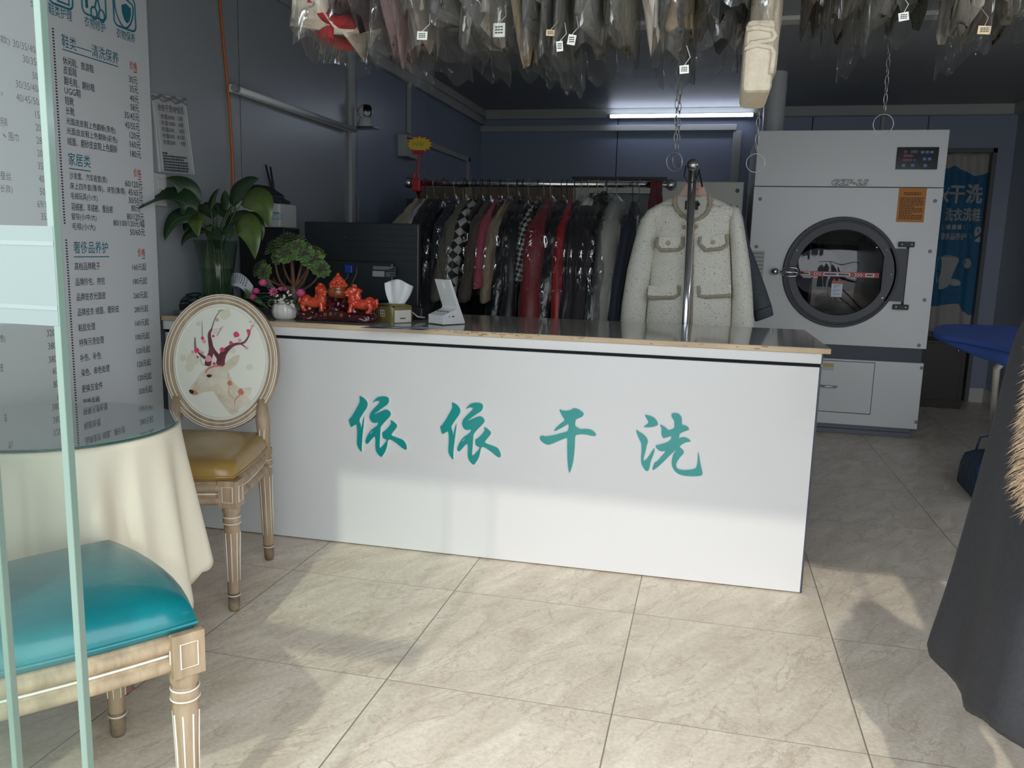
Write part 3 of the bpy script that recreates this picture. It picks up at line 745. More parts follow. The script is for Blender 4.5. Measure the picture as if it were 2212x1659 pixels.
    # painted deer with a blossoming branch for antlers
    def mp(p): return ((p[0]-615)/388*ru*.97, (665-p[1])/498*rv*.97)
    def patch(poly, m, lift, name, it=1):
        P = [mp(p) for p in chaikin(poly, it)]
        bm = bmesh.new()
        tri = tessellate_polygon([[V((x, y, 0)) for x, y in P]])
        vs = [bm.verts.new((x, y, 0)) for x, y in P]
        for q in tri:
            try: bm.faces.new([vs[i] for i in q])
            except ValueError: pass
        for _ in range(3):
            es = [e for e in bm.edges if e.calc_length() > .02]
            if es: bmesh.ops.subdivide_edges(bm, edges=es, cuts=1, use_grid_fill=False)
            bmesh.ops.triangulate(bm, faces=bm.faces[:])
        bm.verts.index_update(); bm.normal_update()
        for f in bm.faces:
            if f.normal.z > 0: f.normal_flip()
        b = MB(); b.add([bp(v.co.x, v.co.y, dome(v.co.x, v.co.y)+lift) for v in bm.verts], [[v.index for v in f.verts] for f in bm.faces])
        bm.free()
        return b
    def stroke(pts, ws):
        L, R = [], []
        for i, p in enumerate(pts):
            a = V(pts[max(i-1, 0)]); c = V(pts[min(i+1, len(pts)-1)]); dr = (c-a).normalized(); nn = V((-dr.y, dr.x))
            L.append(tuple(V(p)+nn*ws[i]/2)); R.append(tuple(V(p)-nn*ws[i]/2))
        return L+R[::-1]
    def blob(x, y, r, n=9, sx=1):
        return [(x+r*sx*cos(2*pi*i/n)*(1+.2*sin(3*i)), y+r*sin(2*pi*i/n)*(1+.2*cos(2*i))) for i in range(n)]
    md = mat('deer_fawn', (.70,.66,.56), .5, var=(.60,.50,.38), vscale=18); md2 = mat('deer_tan', (.55,.44,.32), .5, var=(.68,.62,.52), vscale=25)
    mplum = mat('antler_plum', (.10,.02,.035), .5, var=(.18,.05,.06), vscale=30); mrose = mat('blossom_rose', (.62,.05,.13), .5); mpink = mat('blossom_pink', (.72,.33,.38), .5)
    mrust = mat('rust_wash', (.45,.09,.04), .5, var=(.6,.3,.2), vscale=40); mgrey = mat('twig_grey', (.20,.20,.17), .5); mtan = mat('wash_tan', (.66,.63,.50), .5)
    g = MB()
    for x, y, r in ((640,240,50),(420,335,22),(385,650,60),(360,720,40),(570,395,28),(720,560,28),(860,700,30),(300,640,30)):
        q = patch(blob(x, y, r, 11), None, .0004, ''); g.add(q.v, q.f)
    g.build('pale_wash', mtan, cu)
    g = MB()
    q = patch([(520,705),(480,740),(450,775),(425,825),(390,870),(362,905),(358,930),(365,945),(385,960),(410,970),(440,960),(480,935),(540,925),(570,920),(590,960),(620,1010),(660,1060),(700,1110),(725,1130),(790,1110),(770,1085),(800,1060),(850,1040),(885,1020),(870,980),(845,970),(880,930),(870,905),(890,890),(870,875),(800,890),(760,870),(725,830),(700,780),(690,740),(670,710),(640,700),(580,690)], None, .0009, '')
    g.add(q.v, q.f)
    q = patch([(650,690),(690,650),(730,610),(775,590),(780,615),(760,680),(720,720),(690,738),(660,720)], None, .0011, ''); g.add(q.v, q.f)
    g.build('deer_head', md, cu)
    g = MB()
    for poly in ([(570,925),(600,960),(650,1040),(720,1125),(785,1108),(765,1085),(700,1080),(680,1000),(640,950),(600,930)], [(690,740),(705,790),(730,840),(765,875),(740,880),(700,850),(680,790)], [(680,700),(720,660),(760,620),(755,650),(720,690)], [(430,830),(395,875),(380,910),(420,930),(470,915),(440,880)], [(500,735),(530,715),(545,725),(515,770),(500,780)]):
        q = patch(poly, None, .0014, ''); g.add(q.v, q.f)
    g.build('deer_shading', md2, cu)
    g = MB()
    for poly in (blob(795, 925, 32, 9, .8), blob(705, 850, 22), stroke([(790,950),(760,975),(745,1000),(748,1050)], [8,7,5,3]), stroke([(700,870),(695,950),(740,980)], [5,5,4]), blob(410, 945, 22, 9, 1.3), stroke([(500,770),(510,735),(560,705),(640,700)], [12,16,18,10])):
        q = patch(poly, None, .0018, ''); g.add(q.v, q.f)
    g.build('rust_marks', mrust, cu)
    g = MB()
    for poly in ([(358,930),(370,914),(398,920),(405,942),(392,958),(370,950)], blob(532, 790, 15, 10, 1.5)):
        q = patch(poly, None, .0022, ''); g.add(q.v, q.f)
    g.build('eye_and_nose', mat('deer_dark', (.05,.02,.02), .4), cu)
    g = MB()
    for pts, ws in (([(515,705),(525,640),(545,570),(530,490),(515,420),(540,370)], [60,50,42,34,26,14]), ([(620,705),(630,610),(680,540),(740,500),(805,497),(842,440),(856,370)], [80,62,40,24,18,14,8]), ([(620,640),(570,580),(540,520)], [46,30,20]), ([(500,640),(450,605),(420,575)], [30,18,10]), ([(785,500),(820,525),(838,548)], [12,9,6])):
        q = patch(stroke(pts, ws), None, .0016, ''); g.add(q.v, q.f)
    g.build('antlers', mplum, cu)
    g = MB()
    for pts, ws in (([(535,380),(552,300),(575,245),(602,208)], [12,9,8,5]), ([(405,560),(400,500),(398,452)], [20,18,8]), ([(462,480),(455,380),(448,300)], [7,6,4]), ([(856,372),(875,330),(898,288)], [8,6,3]), ([(580,440),(605,395),(632,345)], [6,5,3]), ([(500,700),(455,690),(450,560)], [6,4,3]), ([(575,215),(625,208)], [6,6])):
        q = patch(stroke(pts, ws), None, .0012, ''); g.add(q.v, q.f)
    g.build('twigs', mgrey, cu)
    for mm, nm, L_ in ((mrose, 'rose_blossoms', ((745,420,26),(840,385,17),(845,412,13),(705,495,17),(635,558,22),(420,570,24),(465,460,15),(555,440,12),(430,627,11),(572,682,14))), (mpink, 'pink_blossoms', ((525,640,30),(578,296,17),(480,490,17),(775,470,16),(835,535,14),(870,340,14),(610,375,12),(385,585,14),(850,305,9),(470,590,14)))):
        g = MB()
        for x, y, r in L_: q = patch(blob(x, y, r), None, .0024, ''); g.add(q.v, q.f)
        g.build(nm, mm, cu)
    return t
m_yel = leather('ochre_leather', (.36,.22,.055), (.27,.17,.05))
m_tealle = leather('teal_leather', (.0,.20,.23), (.005,.15,.18))
m_linen = mat('ivory_linen', (.74,.74,.66), .6, bump=.05, bscale=300)
chair('oak dining chair with ochre seat and deer-painted oval back before the counter', (-1.632, 2.32, 0), .183, m_yel, m_linen, True)
chair('oak dining chair with teal leather seat behind the glass door', (-1.208, 1.214, 0), radians(146.3), m_tealle)

# table
TC = V((-1.60, 1.73, 0)); TR = .285; TZ = .672
tab = thing('cafe_table', 'small round cafe table with rope-bound legs under a cream cloth', 'table', TC)
MB().lathe([(TR-.01, TZ-.035), (TR-.004, TZ-.03), (TR-.004, TZ-.014), (TR-.012, TZ-.0125)], 48).build('tabletop', m_oak, tab)
m_rope = mat('rattan_rope', (.26,.13,.09), .7)
fx = V((-1.345, 1.637, 0))-TC
for k in range(3):
    a = math.atan2(fx.y, fx.x)+k*2*pi/3; rr = fx.length*.92
    b = MB(); N = 70; path = []; rad = []
    for i in range(N*2):
        s_ = i/(N*2-1); z = .012+s_*(TZ-.05)
        rad.append(.0165+.0028*(1 if i % 2 else -1)); q = rr*(1-.45*s_); path.append((q*cos(a), q*sin(a), z))
    b.tube(path, rad, 10); b.build('leg', m_rope, tab, smooth=True)
cl = thing('tablecloth', 'cream tablecloth with scalloped hem hanging in folds from the round table', 'tablecloth', TC)
m_cloth = mat('cream_cloth', (.72,.665,.54), .75, bump=.08, bscale=200, bdist=.001)
rnd = random.Random(11)
fold = [(.030, 7, .3), (.022, 11, 2.6), (.012, 19, .4)]
def cloth(u, v):
    a = 2*pi*u
    if v < .2:
        k = v/.2; return V((TR*k*cos(a), TR*k*sin(a), TZ-.0115))
    s_ = (v-.2)/.8
    f = sum(A*sin(n_*a+ph) for A, n_, ph in fold)+.030*(1-abs(sin(4*a+1.1)))**2
    drop = .37+.05*sin(2*a+.9)+.045*sin(6*a+2.0)
    r = TR+.006+.038*s_**1.1+f*s_**.8*1.0
    z = TZ-.0115-.004*min(1, s_*30)-drop*s_-(.008*abs(sin(30*a)) if s_ > .985 else 0)
    return V((r*cos(a), r*sin(a), z))
MB().grid(cloth, 260, 46, wrap=True).build('drape', m_cloth, cl, smooth=True, solid=.0012)
gt = thing('glass_tabletop', 'round dark green glass disc lying on the cream tablecloth', 'tabletop', (TC.x, TC.y, TZ-.009))
MB().lathe([(TR-.003, 0), (TR, .0015), (TR, .0065), (TR-.0015, .008)], 96).build('glass_disc', mat('table_glass', (.20,.25,.235), .03, coat=1, coatr=.01, spec=.9), gt)
MB().tube([((TR+.0003)*cos(2*pi*i/96), (TR+.0003)*sin(2*pi*i/96), .004) for i in range(96)], .0026, 6, closed=True).build('glass_rim', mat('glass_rim', (.02,.09,.075), .1), gt, smooth=True)
# ------------------------------------------------------------------ price board on the left wall
BX = -2.055
pb = thing('price_board', 'tall white price board lettered in teal and black on the left wall', 'sign', (0, 0, 0))
by1 = PX(335, 430, BX).y; by0 = .95
MB().box((XL+.003, by0, .25), (BX, by1, 2.262)).build('board_sheet', mat('board_white', (.64,.66,.69), .4, coat=.15, coatr=.2), pb, bevel=.002)
YD, ZD = V((0,1,0)), V((0,0,1))
def R1(p): return PX(p[0]/3.6057, p[1]/3.6057, BX)
def R2(p): return PX(p[0]/3.4568, 440+p[1]/3.4568, BX)
black, teal, red = MB(), MB(), MB()
def put(b, s, R, p, q, h): 
    a, c = R(p), R(q)
    b.text(s, a, YD, ZD, width=(c-a).y, height=h, lift=.0012)
def rule(b, R, p, q, th=.004):
    a, c = R(p), R(q); b.box((BX+.0004, a.y, a.z-th/2-.004), (BX+.0012, c.y, a.z+th/2-.004))
H = .026
put(teal, '鞋类——清洗保养', R1, (478,312), (920,440), .041); rule(teal, R1, (485,373), (920,512), .003)
put(teal, '家居类', R1, (530,1235), (703,1262), .041); rule(teal, R1, (538,1302), (705,1328), .003)
put(teal, '奢侈品养护', R2, (547,325), (805,328), .041); rule(teal, R2, (550,388), (815,393), .003)
for R, p, q, d0, d1 in ((R1,(1008,505),(1065,517),(1040,551),(1063,556)), (R1,(1040,1345),(1098,1355),(1073,1387),(1098,1391)), (R2,(1027,365),(1082,370),(1060,400),(1082,401))):
    put(red, '价格', R, p, q, .03); rule(red, R, d0, d1, .003)
for s, p, q in (('休闲鞋、旅游鞋',(487,468),(725,515)),('30元',(1003,613),(1068,625)),('皮面鞋',(492,540),(595,560)),('35元',(1008,687),(1073,697)),('翻毛鞋、磨砂鞋',(497,625),(735,672)),('40元',(1010,762),(1077,770)),('UGG鞋',(500,700),(628,722)),('58元',(1014,832),(1080,842)),('短靴',(505,780),(572,790)),('35/45元',(967,893),(1083,915)),('长靴',(510,858),(577,868)),('45/55元',(972,970),(1085,988)),('光面皮皮鞋上色翻新(黑色)',(513,943),(898,1020)),('120元',(1007,1050),(1090,1060)),('光面皮皮鞋上色翻新(彩色)',(518,1020),(912,1092)),('160元',(1010,1120),(1094,1133)),('绒面、磨砂皮皮鞋上色翻新',(523,1097),(913,1168)),('180元',(1013,1195),(1097,1205)),
    ('沙发套、汽车座套(套)',(540,1370),(832,1408)),('60/120元',(973,1428),(1108,1445)),('床上四件套(薄/厚)、床垫(薄/厚)',(545,1450),(975,1498)),('45/65元',(997,1495),(1110,1508)),('毛绒玩具(小/大)',(550,1528),(758,1550)),('30/50元',(1000,1558),(1113,1568)),('羽绒被、羊绒被、蚕丝被',(553,1608),(877,1640)),('80元',(1022,1620),(1088,1628)),
    ('款)',(0,305),(75,330)),('30/35/40/45元',(98,335),(380,420)),('30/35/40元',(175,455),(385,520)),('50/60元',(250,585),(392,612)),('30/35/40/45元',(120,650),(397,716)),('40/45/50/55元',(125,755),(405,818)),('15/30元',(272,890),(410,915)),('20/30元',(275,990),(413,1013)),('28/35元',(282,1090),(420,1110)),('20/30元',(288,1190),(425,1209)),('35/50元',(293,1290),(432,1306)),('40/60元',(300,1390),(438,1402)),('50/80元',(307,1490),(443,1500)),('69/120元',(288,1588),(450,1600)),
    ('用裤',(0,945),(55,950)),('围巾',(65,1060),(143,1072)),('蚕丝',(0,1365),(83,1370)),('长款)',(0,1470),(95,1477)),('、',(20,1055),(45,1058)),(')',(5,728),(18,730))):
    if p[0] > 480 or True: put(black, s, R1, p, q, H if len(s) > 1 else .012)
for s, p, q in (('窗帘(小/中/大)',(533,98),(718,108)),('80/120元',(947,95),(1073,103)),('毛毯(小/大)',(537,172),(710,182)),('80/100/120元/幅',(845,140),(1077,160)),('50/60元',(970,212),(1080,218)),
    ('高档品牌靴子',(555,468),(745,470)),('160元起',(987,473),(1090,476)),('品牌拎包、挎包',(563,585),(782,583)),('180元起',(992,580),(1096,580)),('品牌皮衣光面皮',(570,698),(788,695)),('260元起',(996,686),(1100,686)),('品牌皮衣 绒面、磨砂皮',(578,812),(887,800)),('280元起',(1002,790),(1105,788)),('粘胶处理',(583,928),(709,922)),('160元起',(1007,893),(1110,891)),('特殊污渍处理',(590,1040),(775,1032)),('100元起',(1012,997),(1115,994)),('补伤、补色',(597,1155),(752,1145)),('120元起',(1018,1100),(1120,1097)),('染色、串色处理',(605,1265),(817,1247)),('120元起',(1024,1200),(1125,1195)),('更换五金件',(610,1385),(765,1365)),('120元起',(1030,1303),(1130,1298)),('更换手柄',(617,1490),(742,1475)),('320元起',(1035,1403),(1137,1395)),
    ('35/50元',(305,95),(435,103)),('320元',(348,968),(447,962)),('380元',(357,1065),(457,1058)),('380元',(363,1165),(462,1158)),('60元',(392,1250),(465,1246)),('80元',(398,1350),(472,1343)),('80元',(427,1445),(497,1437)),('色)',(0,1010),(35,1005)),('皮',(0,1225),(22,1222))):
    put(black, s, R2, p, q, H)
# dotted dividers
for (R, p), (R_, q) in (((R1, (413,225)), (R2, (480,165))), ((R2, (483,272)), (R2, (585,1640)))):
    a, c = R(p), R_(q); n_ = int((a.z-c.z)/.0088)
    for i in range(n_):
        z = a.z+(c.z-a.z)*i/n_; y = (a.y+c.y)/2
        black.box((BX+.0004, y-.0035, z-.0022), (BX+.0012, y+.0035, z+.0022))
# service icons: rounded frames with captions
put(teal, '鞋类护理', R1, (375,62), (558,112), .034); put(teal, '衣物修护', R1, (655,160), (818,200), .034); put(teal, '衣物保养', R1, (905,250), (1050,290), .034); put(teal, '护', R1, (232,5), (278,15), .034)
for bl, br in (((375,12),(566,68)), ((640,98),(826,165)), ((888,190),(1057,252))):
    a, c = R1(bl), R1(br); z0 = a.z-.0; y0, y1 = a.y, c.y; sz = y1-y0
    o_ = chaikin([(y0, z0), (y1, z0), (y1, z0+sz*.92), (y0, z0+sz*.92)], 0)
    rr = .02; pts = []
    for cy_, cz_, a0 in ((y1-rr, z0+rr, -pi/2), (y1-rr, z0+sz-rr, 0), (y0+rr, z0+sz-rr, pi/2), (y0+rr, z0+rr, pi)):
        pts += [(BX+.001, cy_+rr*cos(a0+k*pi/8), cz_+rr*sin(a0+k*pi/8)) for k in range(5)]
    teal.tube(pts, .0032, 5, closed=True)
c = R1((965, 95)); sh = [(0,-.055),(.025,-.04),(.045,-.005),(.048,.035),(.03,.04),(.0,.05),(-.03,.04),(-.048,.035),(-.045,-.005),(-.025,-.04)]
teal.tube([(BX+.001, c.y+a, c.z+b_) for a, b_ in chaikin(sh, 1)], .003, 5, closed=True)
teal.prism([(x*.5+.012, y*.62) for x, y in sh], (BX+.0004, c.y, c.z), YD, ZD, .0008)
c = R1((757, 70))
for s_ in (-1, 1):
    teal.tube([(BX+.001, c.y+s_*.018+.014*cos(k*pi/6), c.z-.018+.02*sin(k*pi/6)) for k in range(12)], .003, 5, closed=True)
    teal.tube([(BX+.001, c.y+s_*.012, c.z), (BX+.001, c.y-s_*.012, c.z+.08)], .003, 5)
teal.box((BX+.0004, c.y-.055, c.z-.01), (BX+.0012, c.y-.043, c.z+.1))
c = R1((480, 20)); teal.tube([(BX+.001, c.y-.02, c.z), (BX+.001, c.y+.03, c.z), (BX+.001, c.y+.03, c.z+.03)], .003, 5)
black.build('black_lettering', m_ink, pb); teal.build('teal_lettering', m_teal_ink, pb); red.build('red_lettering', m_red_ink, pb)

# ------------------------------------------------------------------ membership notice
PXX = XL+.006
TL, TR_, BR, BL_ = (PX(px, py, PXX) for px, py in ((327,200.5),(400.6,213),(421.7,378.4),(343,372)))
po = thing('membership_poster', 'grey-white membership price notice pinned beside the price board', 'poster', (0, 0, 0))
q = [TL, TR_, BR, BL_]
b = MB().add(q+[p-V((.004,0,0)) for p in q], [(3,2,1,0),(4,5,6,7),(0,1,5,4),(1,2,6,5),(2,3,7,6),(3,0,4,7)])
b.build('poster_sheet', mat('poster_paper', (.44,.45,.46), .5), po)
def pp(u, v): return (TL*(1-u)+TR_*u)*(1-v)+(BL_*(1-u)+BR*u)*v+V((.0008, 0, 0))
b = MB().tube([pp(u, v) for u, v in ((.03,.02),(.97,.02),(.97,.985),(.03,.985))], .0012, 4, closed=True); b.tube([pp(u, v) for u, v in ((.1,.22),(.9,.22),(.92,.93),(.12,.93))], .0008, 4, closed=True)
b.build('poster_border', mat('poster_line', (.6,.6,.6), .5), po)
b = MB()
for row in range(2):
    pts = [pp(i/20, .035+.03*row+.02*sin(i*.9+row*2)) for i in range(21)]; b.tube(pts, .006-.002*row, 5)
b.build('poster_banner', mat('poster_grey', (.22,.22,.23), .5), po)
b = MB()
def pt(s, u0, u1, v, h): a, c = pp(u0, v), pp(u1, v); b.text(s, a, (c-a), (pp(u0, v-.1)-pp(u0, v)), width=(c-a).length, height=h, lift=.0012)
pt('依依干洗VIP会员', .13, .88, .165, .027)
for k, (a_, c_) in enumerate((('充值2000','5折'),('充值1000','6折'),('充值500','8折'),('充值300','8.5折'),('充值200','9折'))):
    v = .275+.081*k; pt(a_, .18, .58 if k < 2 else .52, v, .0185); pt(c_, .68 if k != 3 else .60, .83, v, .0185)
rnd = random.Random(8)
for k in range(7):
    v = .745+.036*k; u = .14
    while u < .78-.1*(k in (0, 2)):
        du = rnd.uniform(.03, .08); a, c = pp(u, v), pp(u+du, v); dn = (pp(.5, .9)-pp(.5, .8)).normalized()*.0035
        b.add([a+dn+V((.001,0,0)), c+dn+V((.001,0,0)), c-dn+V((.001,0,0)), a-dn+V((.001,0,0))], [(0,1,2,3)]); u += du+.01
        if k == 0 and u > .25: break
b.build('poster_lettering', mat('poster_ink', (.07,.07,.08), .6), po)
# ------------------------------------------------------------------ clothes rail with wrapped garments
RY = 4.30
pL = PY(883, 396, RY); pR = PY(1450, 398, RY)
RZ_ = (pL.z+pR.z)/2; RX0, RX1 = pL.x, pR.x
rack = thing('clothes_rail', 'chrome clothes rail with ball ends crowded with wrapped garments', 'clothes rail', (0, 0, 0))
MB().tube([(RX0, RY, RZ_), (RX1, RY, RZ_)], .0165, 16).build('rail', m_chrome, rack, smooth=True)
for x in (RX0, RX1): MB().ball((x, RY, RZ_), .029, 18, 12).build('ball_end', m_steel, rack, smooth=True)
for x in (RX0+.055, RX1-.055):
    MB().tube([(x, RY, RZ_), (x, RY, .04)], .013, 12).build('post', m_chrome, rack, smooth=True)
    MB().tube([(x, RY-.25, .03), (x, RY+.25, .03)], .014, 10).build('foot_bar', m_chrome, rack, smooth=True)
MB().tube([(RX0+.055, RY, .12), (RX1-.055, RY, .12)], .011, 10).build('lower_bar', m_chrome, rack, smooth=True)

def fabric(name, c, c2=None, rough=.75, bump=.35, bscale=14, coat=0.0):
    return mat(name, c, rough, var=c2, vscale=9, bump=bump, bscale=bscale, bdist=.012, stretch=(1,1,.45), coat=coat, coatr=.12, sheen=.1)
def check_mat(name, a, bcol, sc, rot=45, dots=None):
    m = bpy.data.materials.new(name); m.use_nodes = True; nt = m.node_tree; b = nt.nodes['Principled BSDF']; b.inputs['Roughness'].default_value = .7
    tc = nd(nt, 'ShaderNodeTexCoord'); mp = nd(nt, 'ShaderNodeMapping'); mp.inputs['Rotation'].default_value = (0, radians(rot), 0)
    n = nd(nt, 'ShaderNodeTexNoise', Scale=5.0); nt.links.new(tc.outputs['Object'], n.inputs['Vector'])
    mx = nd(nt, 'ShaderNodeMixRGB'); mx.inputs[0].default_value = .03; nt.links.new(tc.outputs['Object'], mx.inputs[1]); nt.links.new(n.outputs['Color'], mx.inputs[2])
    nt.links.new(mx.outputs[0], mp.inputs[0])
    ml = nd(nt, 'ShaderNodeVectorMath', operation='MULTIPLY'); ml.inputs[1].default_value = (1, 0, 1); nt.links.new(mp.outputs[0], ml.inputs[0])
    ck = nd(nt, 'ShaderNodeTexChecker', Scale=sc); ck.inputs['Color1'].default_value = (*a, 1); ck.inputs['Color2'].default_value = (*bcol, 1)
    nt.links.new(ml.outputs[0], ck.inputs['Vector']); nt.links.new(ck.outputs[0], b.inputs['Base Color'])
    return m
m_hookw = mat('hanger_wire', (.45,.43,.40), .3, .9); m_hookd = mat('hanger_wire_dark', (.05,.05,.06), .4, .6); m_hookg = mat('hanger_brass', (.75,.60,.35), .25, .9)
m_hangwood = mat('hanger_wood', (.42,.30,.19), .5)

def hook(b, x, y, z, drop, r=.02):
    """wire hook over a rail at height z, down to z-drop"""
    pts = [V((x, y+(r+.004)*cos(a), z+(r+.004)*sin(a))) for a in (-.5, 0, .5, 1.0, 1.57, 2.2, 2.8, 3.4, 3.9)]
    pts += [V((x, y, z-.045)), V((x, y, z-drop))]
    b.tube(pts, .0024, 6)
def wrapped_garment(name, label, cat, group, x, y, zr, m, hem, thick, half=.2, neck=.085, sleeve=None, sl_out=.07, cover=m_film, seed=0, wire=m_hookd, tilt=0, flare=1.1, coverdrop=.06, tag_=False, yaw_=0, hood=0, neckcol=None):
    """a garment hung across the rail: its width runs along y, its thickness along x"""
    rnd = random.Random(seed+17)
    t = thing(name, label, cat, (x, y, zr), yaw_, group)
    hg = MB(); hook(hg, 0, 0, 0, neck)
    zsh = -neck-.075
    hg.tube([(0, -half*.82, zsh-.02), (0, -half*.4, -neck-.035), (0, 0, -neck-.005), (0, half*.4, -neck-.035), (0, half*.82, zsh-.02)], .006, 6)
    hg.build('hanger', wire, t, smooth=True)
    L_ = zr-hem
    ph = [rnd.uniform(0, 6.3) for _ in range(6)]
    prof = [(-neck+.0, .045, .35), (-neck-.02, .06, .5), (-neck-.035, half*.52, .62), (zsh+.012, half*.82, .75), (zsh-.03, half*.98, .9), (zsh-.09, half, 1), (zsh-.2, half*.98, 1)]
    n = 28; z0 = zsh-.2; rings = []
    steps = max(4, int((L_+z0)/.055))
    for i in range(1, steps+1):
        k = i/steps; prof.append((z0-(L_+z0)*k, half*(.98+(flare-.98)*k), 1+.12*sin(ph[0]+5*k)))
    if hood: prof = [(-neck+hood, .03, .25), (-neck+hood*.6, .055, .55)]+prof
    for z, hw, tk in prof:
        ring = []
        for j in range(n):
            a = 2*pi*j/n; w = 1+.10*sin(3*a+ph[1]+z*9)+.07*sin(7*a+ph[2]-z*21)+.05*sin(11*a+ph[3]+z*37)
            ring.append((tilt*z+thick/2*tk*w*cos(a)*1.0+.012*sin(ph[4]+z*6), hw*(1+.02*sin(5*a+ph[5]+14*z))*math.copysign(abs(sin(a))**.8, sin(a)), z))
        rings.append(ring)
    MB().loft(rings).build('garment_body', m, t, smooth=True)
    if sleeve:
        for s_ in (-1, 1):
            rr = []; N = 14
            for i in range(N+1):
                k = i/N; z = zsh-.02-sleeve*k
                yy = s_*(half*.93+sl_out*(k**.8)); rx = thick*.5*(1.05-.25*k)*(1+.10*sin(ph[0]+k*13)); ry = .058*(1-.32*k)*(1+.12*sin(ph[1]+k*11))
                if i == 0: rx *= .55; ry *= .5
                rr.append([(tilt*z+.012*sin(ph[4]+z*6)+rx*cos(2*pi*j/16)*(1+.06*sin(3*j+i)), yy+ry*sin(2*pi*j/16), z+.02*s_*sin(2*pi*j/16)*s_) for j in range(16)])
            MB().loft(rr).build('sleeve', m, t, smooth=True)
    if neckcol:
        MB().loft([ell((0, 0, -neck+.012), .03, .045, 16), ell((0, 0, -neck-.025), .034, .07, 16)], caps=False).build('collar', neckcol, t, smooth=True, solid=.006)
    if cover:
        oy = (half+ (sl_out+.05 if sleeve else .02))
        cp = [(-neck+.03+hood, .02, .02), (-neck+hood*.5, .05, .55), (zsh+.02, half*.9, .9), (zsh-.08, oy*.98, 1.1)]
        end = -L_-coverdrop if not sleeve else min(-L_-coverdrop, zsh-sleeve-coverdrop)
        st = 12
        for i in range(1, st+1): k = i/st; cp.append((zsh-.08+(end-zsh+.08)*k, oy*(1+.02*sin(6*k+ph[0])), 1.16+.05*sin(8*k+ph[2])))
        rings = []
        for z, hw, tk in cp:
            rings.append([(tilt*z+(thick/2*tk+.006)*cos(2*pi*j/32)*(1+.11*sin(4*2*pi*j/32+ph[1]+z*18)+.09*sin(9*2*pi*j/32+z*31+ph[3])), (hw+.008)*sin(2*pi*j/32)*(1+.015*sin(7*j+z*20)), z) for j in range(32)])
        MB().loft(rings, caps=False).build('plastic_cover', cover, t, smooth=True)
    if tag_:
        MB().obox((thick*.5+.004, -half*.5, zsh+.02), (.001, 0, 0), (0, .016, 0), (0, 0, .022)).build('paper_tag', mat('tag_card', (.55,.42,.28), .6), t)
    return t
def rxp(px): return PY(px, 397, RY).x
def rz(py, px=1100): return PY(px, py, RY).z
f_blk = fabric('black_padded_cloth', (.010,.012,.016), rough=.4, bump=.6); f_blk2 = fabric('black_wool', (.014,.015,.019), (.022,.022,.027)); f_nvy = fabric('navy_cloth', (.012,.018,.032))
f_glos = fabric('glossy_black_nylon', (.008,.010,.014), rough=.18, bump=.9, bscale=18)
f_olv = fabric('olive_grey_cloth', (.15,.135,.105), (.12,.11,.09)); f_brn = fabric('brown_cloth', (.075,.06,.048)); f_pnk = fabric('pink_cloth', (.42,.07,.12), (.32,.06,.10))
f_tan = fabric('tan_cloth', (.30,.24,.16), (.25,.2,.13)); f_crm = fabric('crimson_padded_cloth', (.19,.018,.025), rough=.45, bump=.5); f_red = fabric('bright_red_cloth', (.34,.012,.018), rough=.35)
f_bei = fabric('beige_knit', (.36,.30,.22)); f_wht = fabric('white_cloth', (.45,.45,.46)); f_gry = fabric('pale_grey_cloth', (.33,.32,.28), (.28,.27,.24)); f_drk = fabric('plum_black_cloth', (.022,.015,.018))
f_chk = check_mat('checkered_cloth', (.42,.41,.39), (.012,.014,.02), 30); f_chk2 = check_mat('small_check_cloth', (.34,.34,.34), (.012,.012,.014), 60, 30)
G = 'wrapped garments on the chrome rail'
def onrail(label, px, m, hem_py, th, cat='coat', **kw):
    x = rxp(px); k = dict(sleeve=.52, seed=px, tilt=.035); k.update(kw); k['sl_out'] = k.get('sl_out', .07)+.09
    return wrapped_garment('wrapped_coat' if cat == 'coat' else kw.pop('nm', 'wrapped_'+cat), label, cat, G, x, RY, RZ_, m, rz(hem_py, px), th, **k)
onrail('beige knit cardigan at the rail end beside the ball, above the monitor', 908, f_bei, 640, .10, 'cardigan', cover=None, wire=m_hookw, sl_out=.10)
onrail('white blouse in clear film between the beige cardigan and black coats', 919, f_wht, 600, .05, 'blouse', sl_out=.08)
onrail('long black coat in film, first of the dark coats beside the monitor', 938, f_blk2, 705, .10, wire=m_hookw, coverdrop=.02)
onrail('shiny black padded jacket whose film hangs crumpled behind the white stand', 958, f_glos, 640, .09, 'jacket')
onrail('dark navy jacket in film next to the olive grey coat', 982, f_nvy, 610, .08, 'jacket', wire=m_hookw, tag_=True)
onrail('olive grey coat in film beside the checkered jacket', 1004, f_olv, 612, .085, sleeve=.41, sl_out=.09, cover=m_film, coverdrop=.015)
onrail('black and white checkered jacket in clear film', 1024, f_chk, 614, .10, 'jacket', sleeve=.41, sl_out=.06, coverdrop=.015)
onrail('black jacket hung behind the checkered jacket', 1040, f_blk, 560, .06, 'jacket', sleeve=None)
onrail('dark brown coat in film beside the pink cardigan', 1056, f_brn, 614, .075, sleeve=.41, sl_out=.07, coverdrop=.015)
onrail('pink cardigan in film between brown and tan coats', 1081, f_pnk, 545, .06, 'cardigan', sleeve=.34, sl_out=.06, hood=.0)
onrail('tan coat in film on the chrome rail', 1099, f_tan, 614, .07, sleeve=.41, sl_out=.05, wire=m_hookw, coverdrop=.015)
onrail('black coat in crumpled film just past the tan coat', 1118, f_glos, 640, .10, sleeve=.55, sl_out=.04, hood=.02)
onrail('black wool coat in film left of the small-check scarf collar', 1142, f_blk, 705, .09, wire=m_hookw)
onrail('dark coat with small black and white check in film', 1163, f_chk2, 560, .06, sleeve=.3, sl_out=.02)
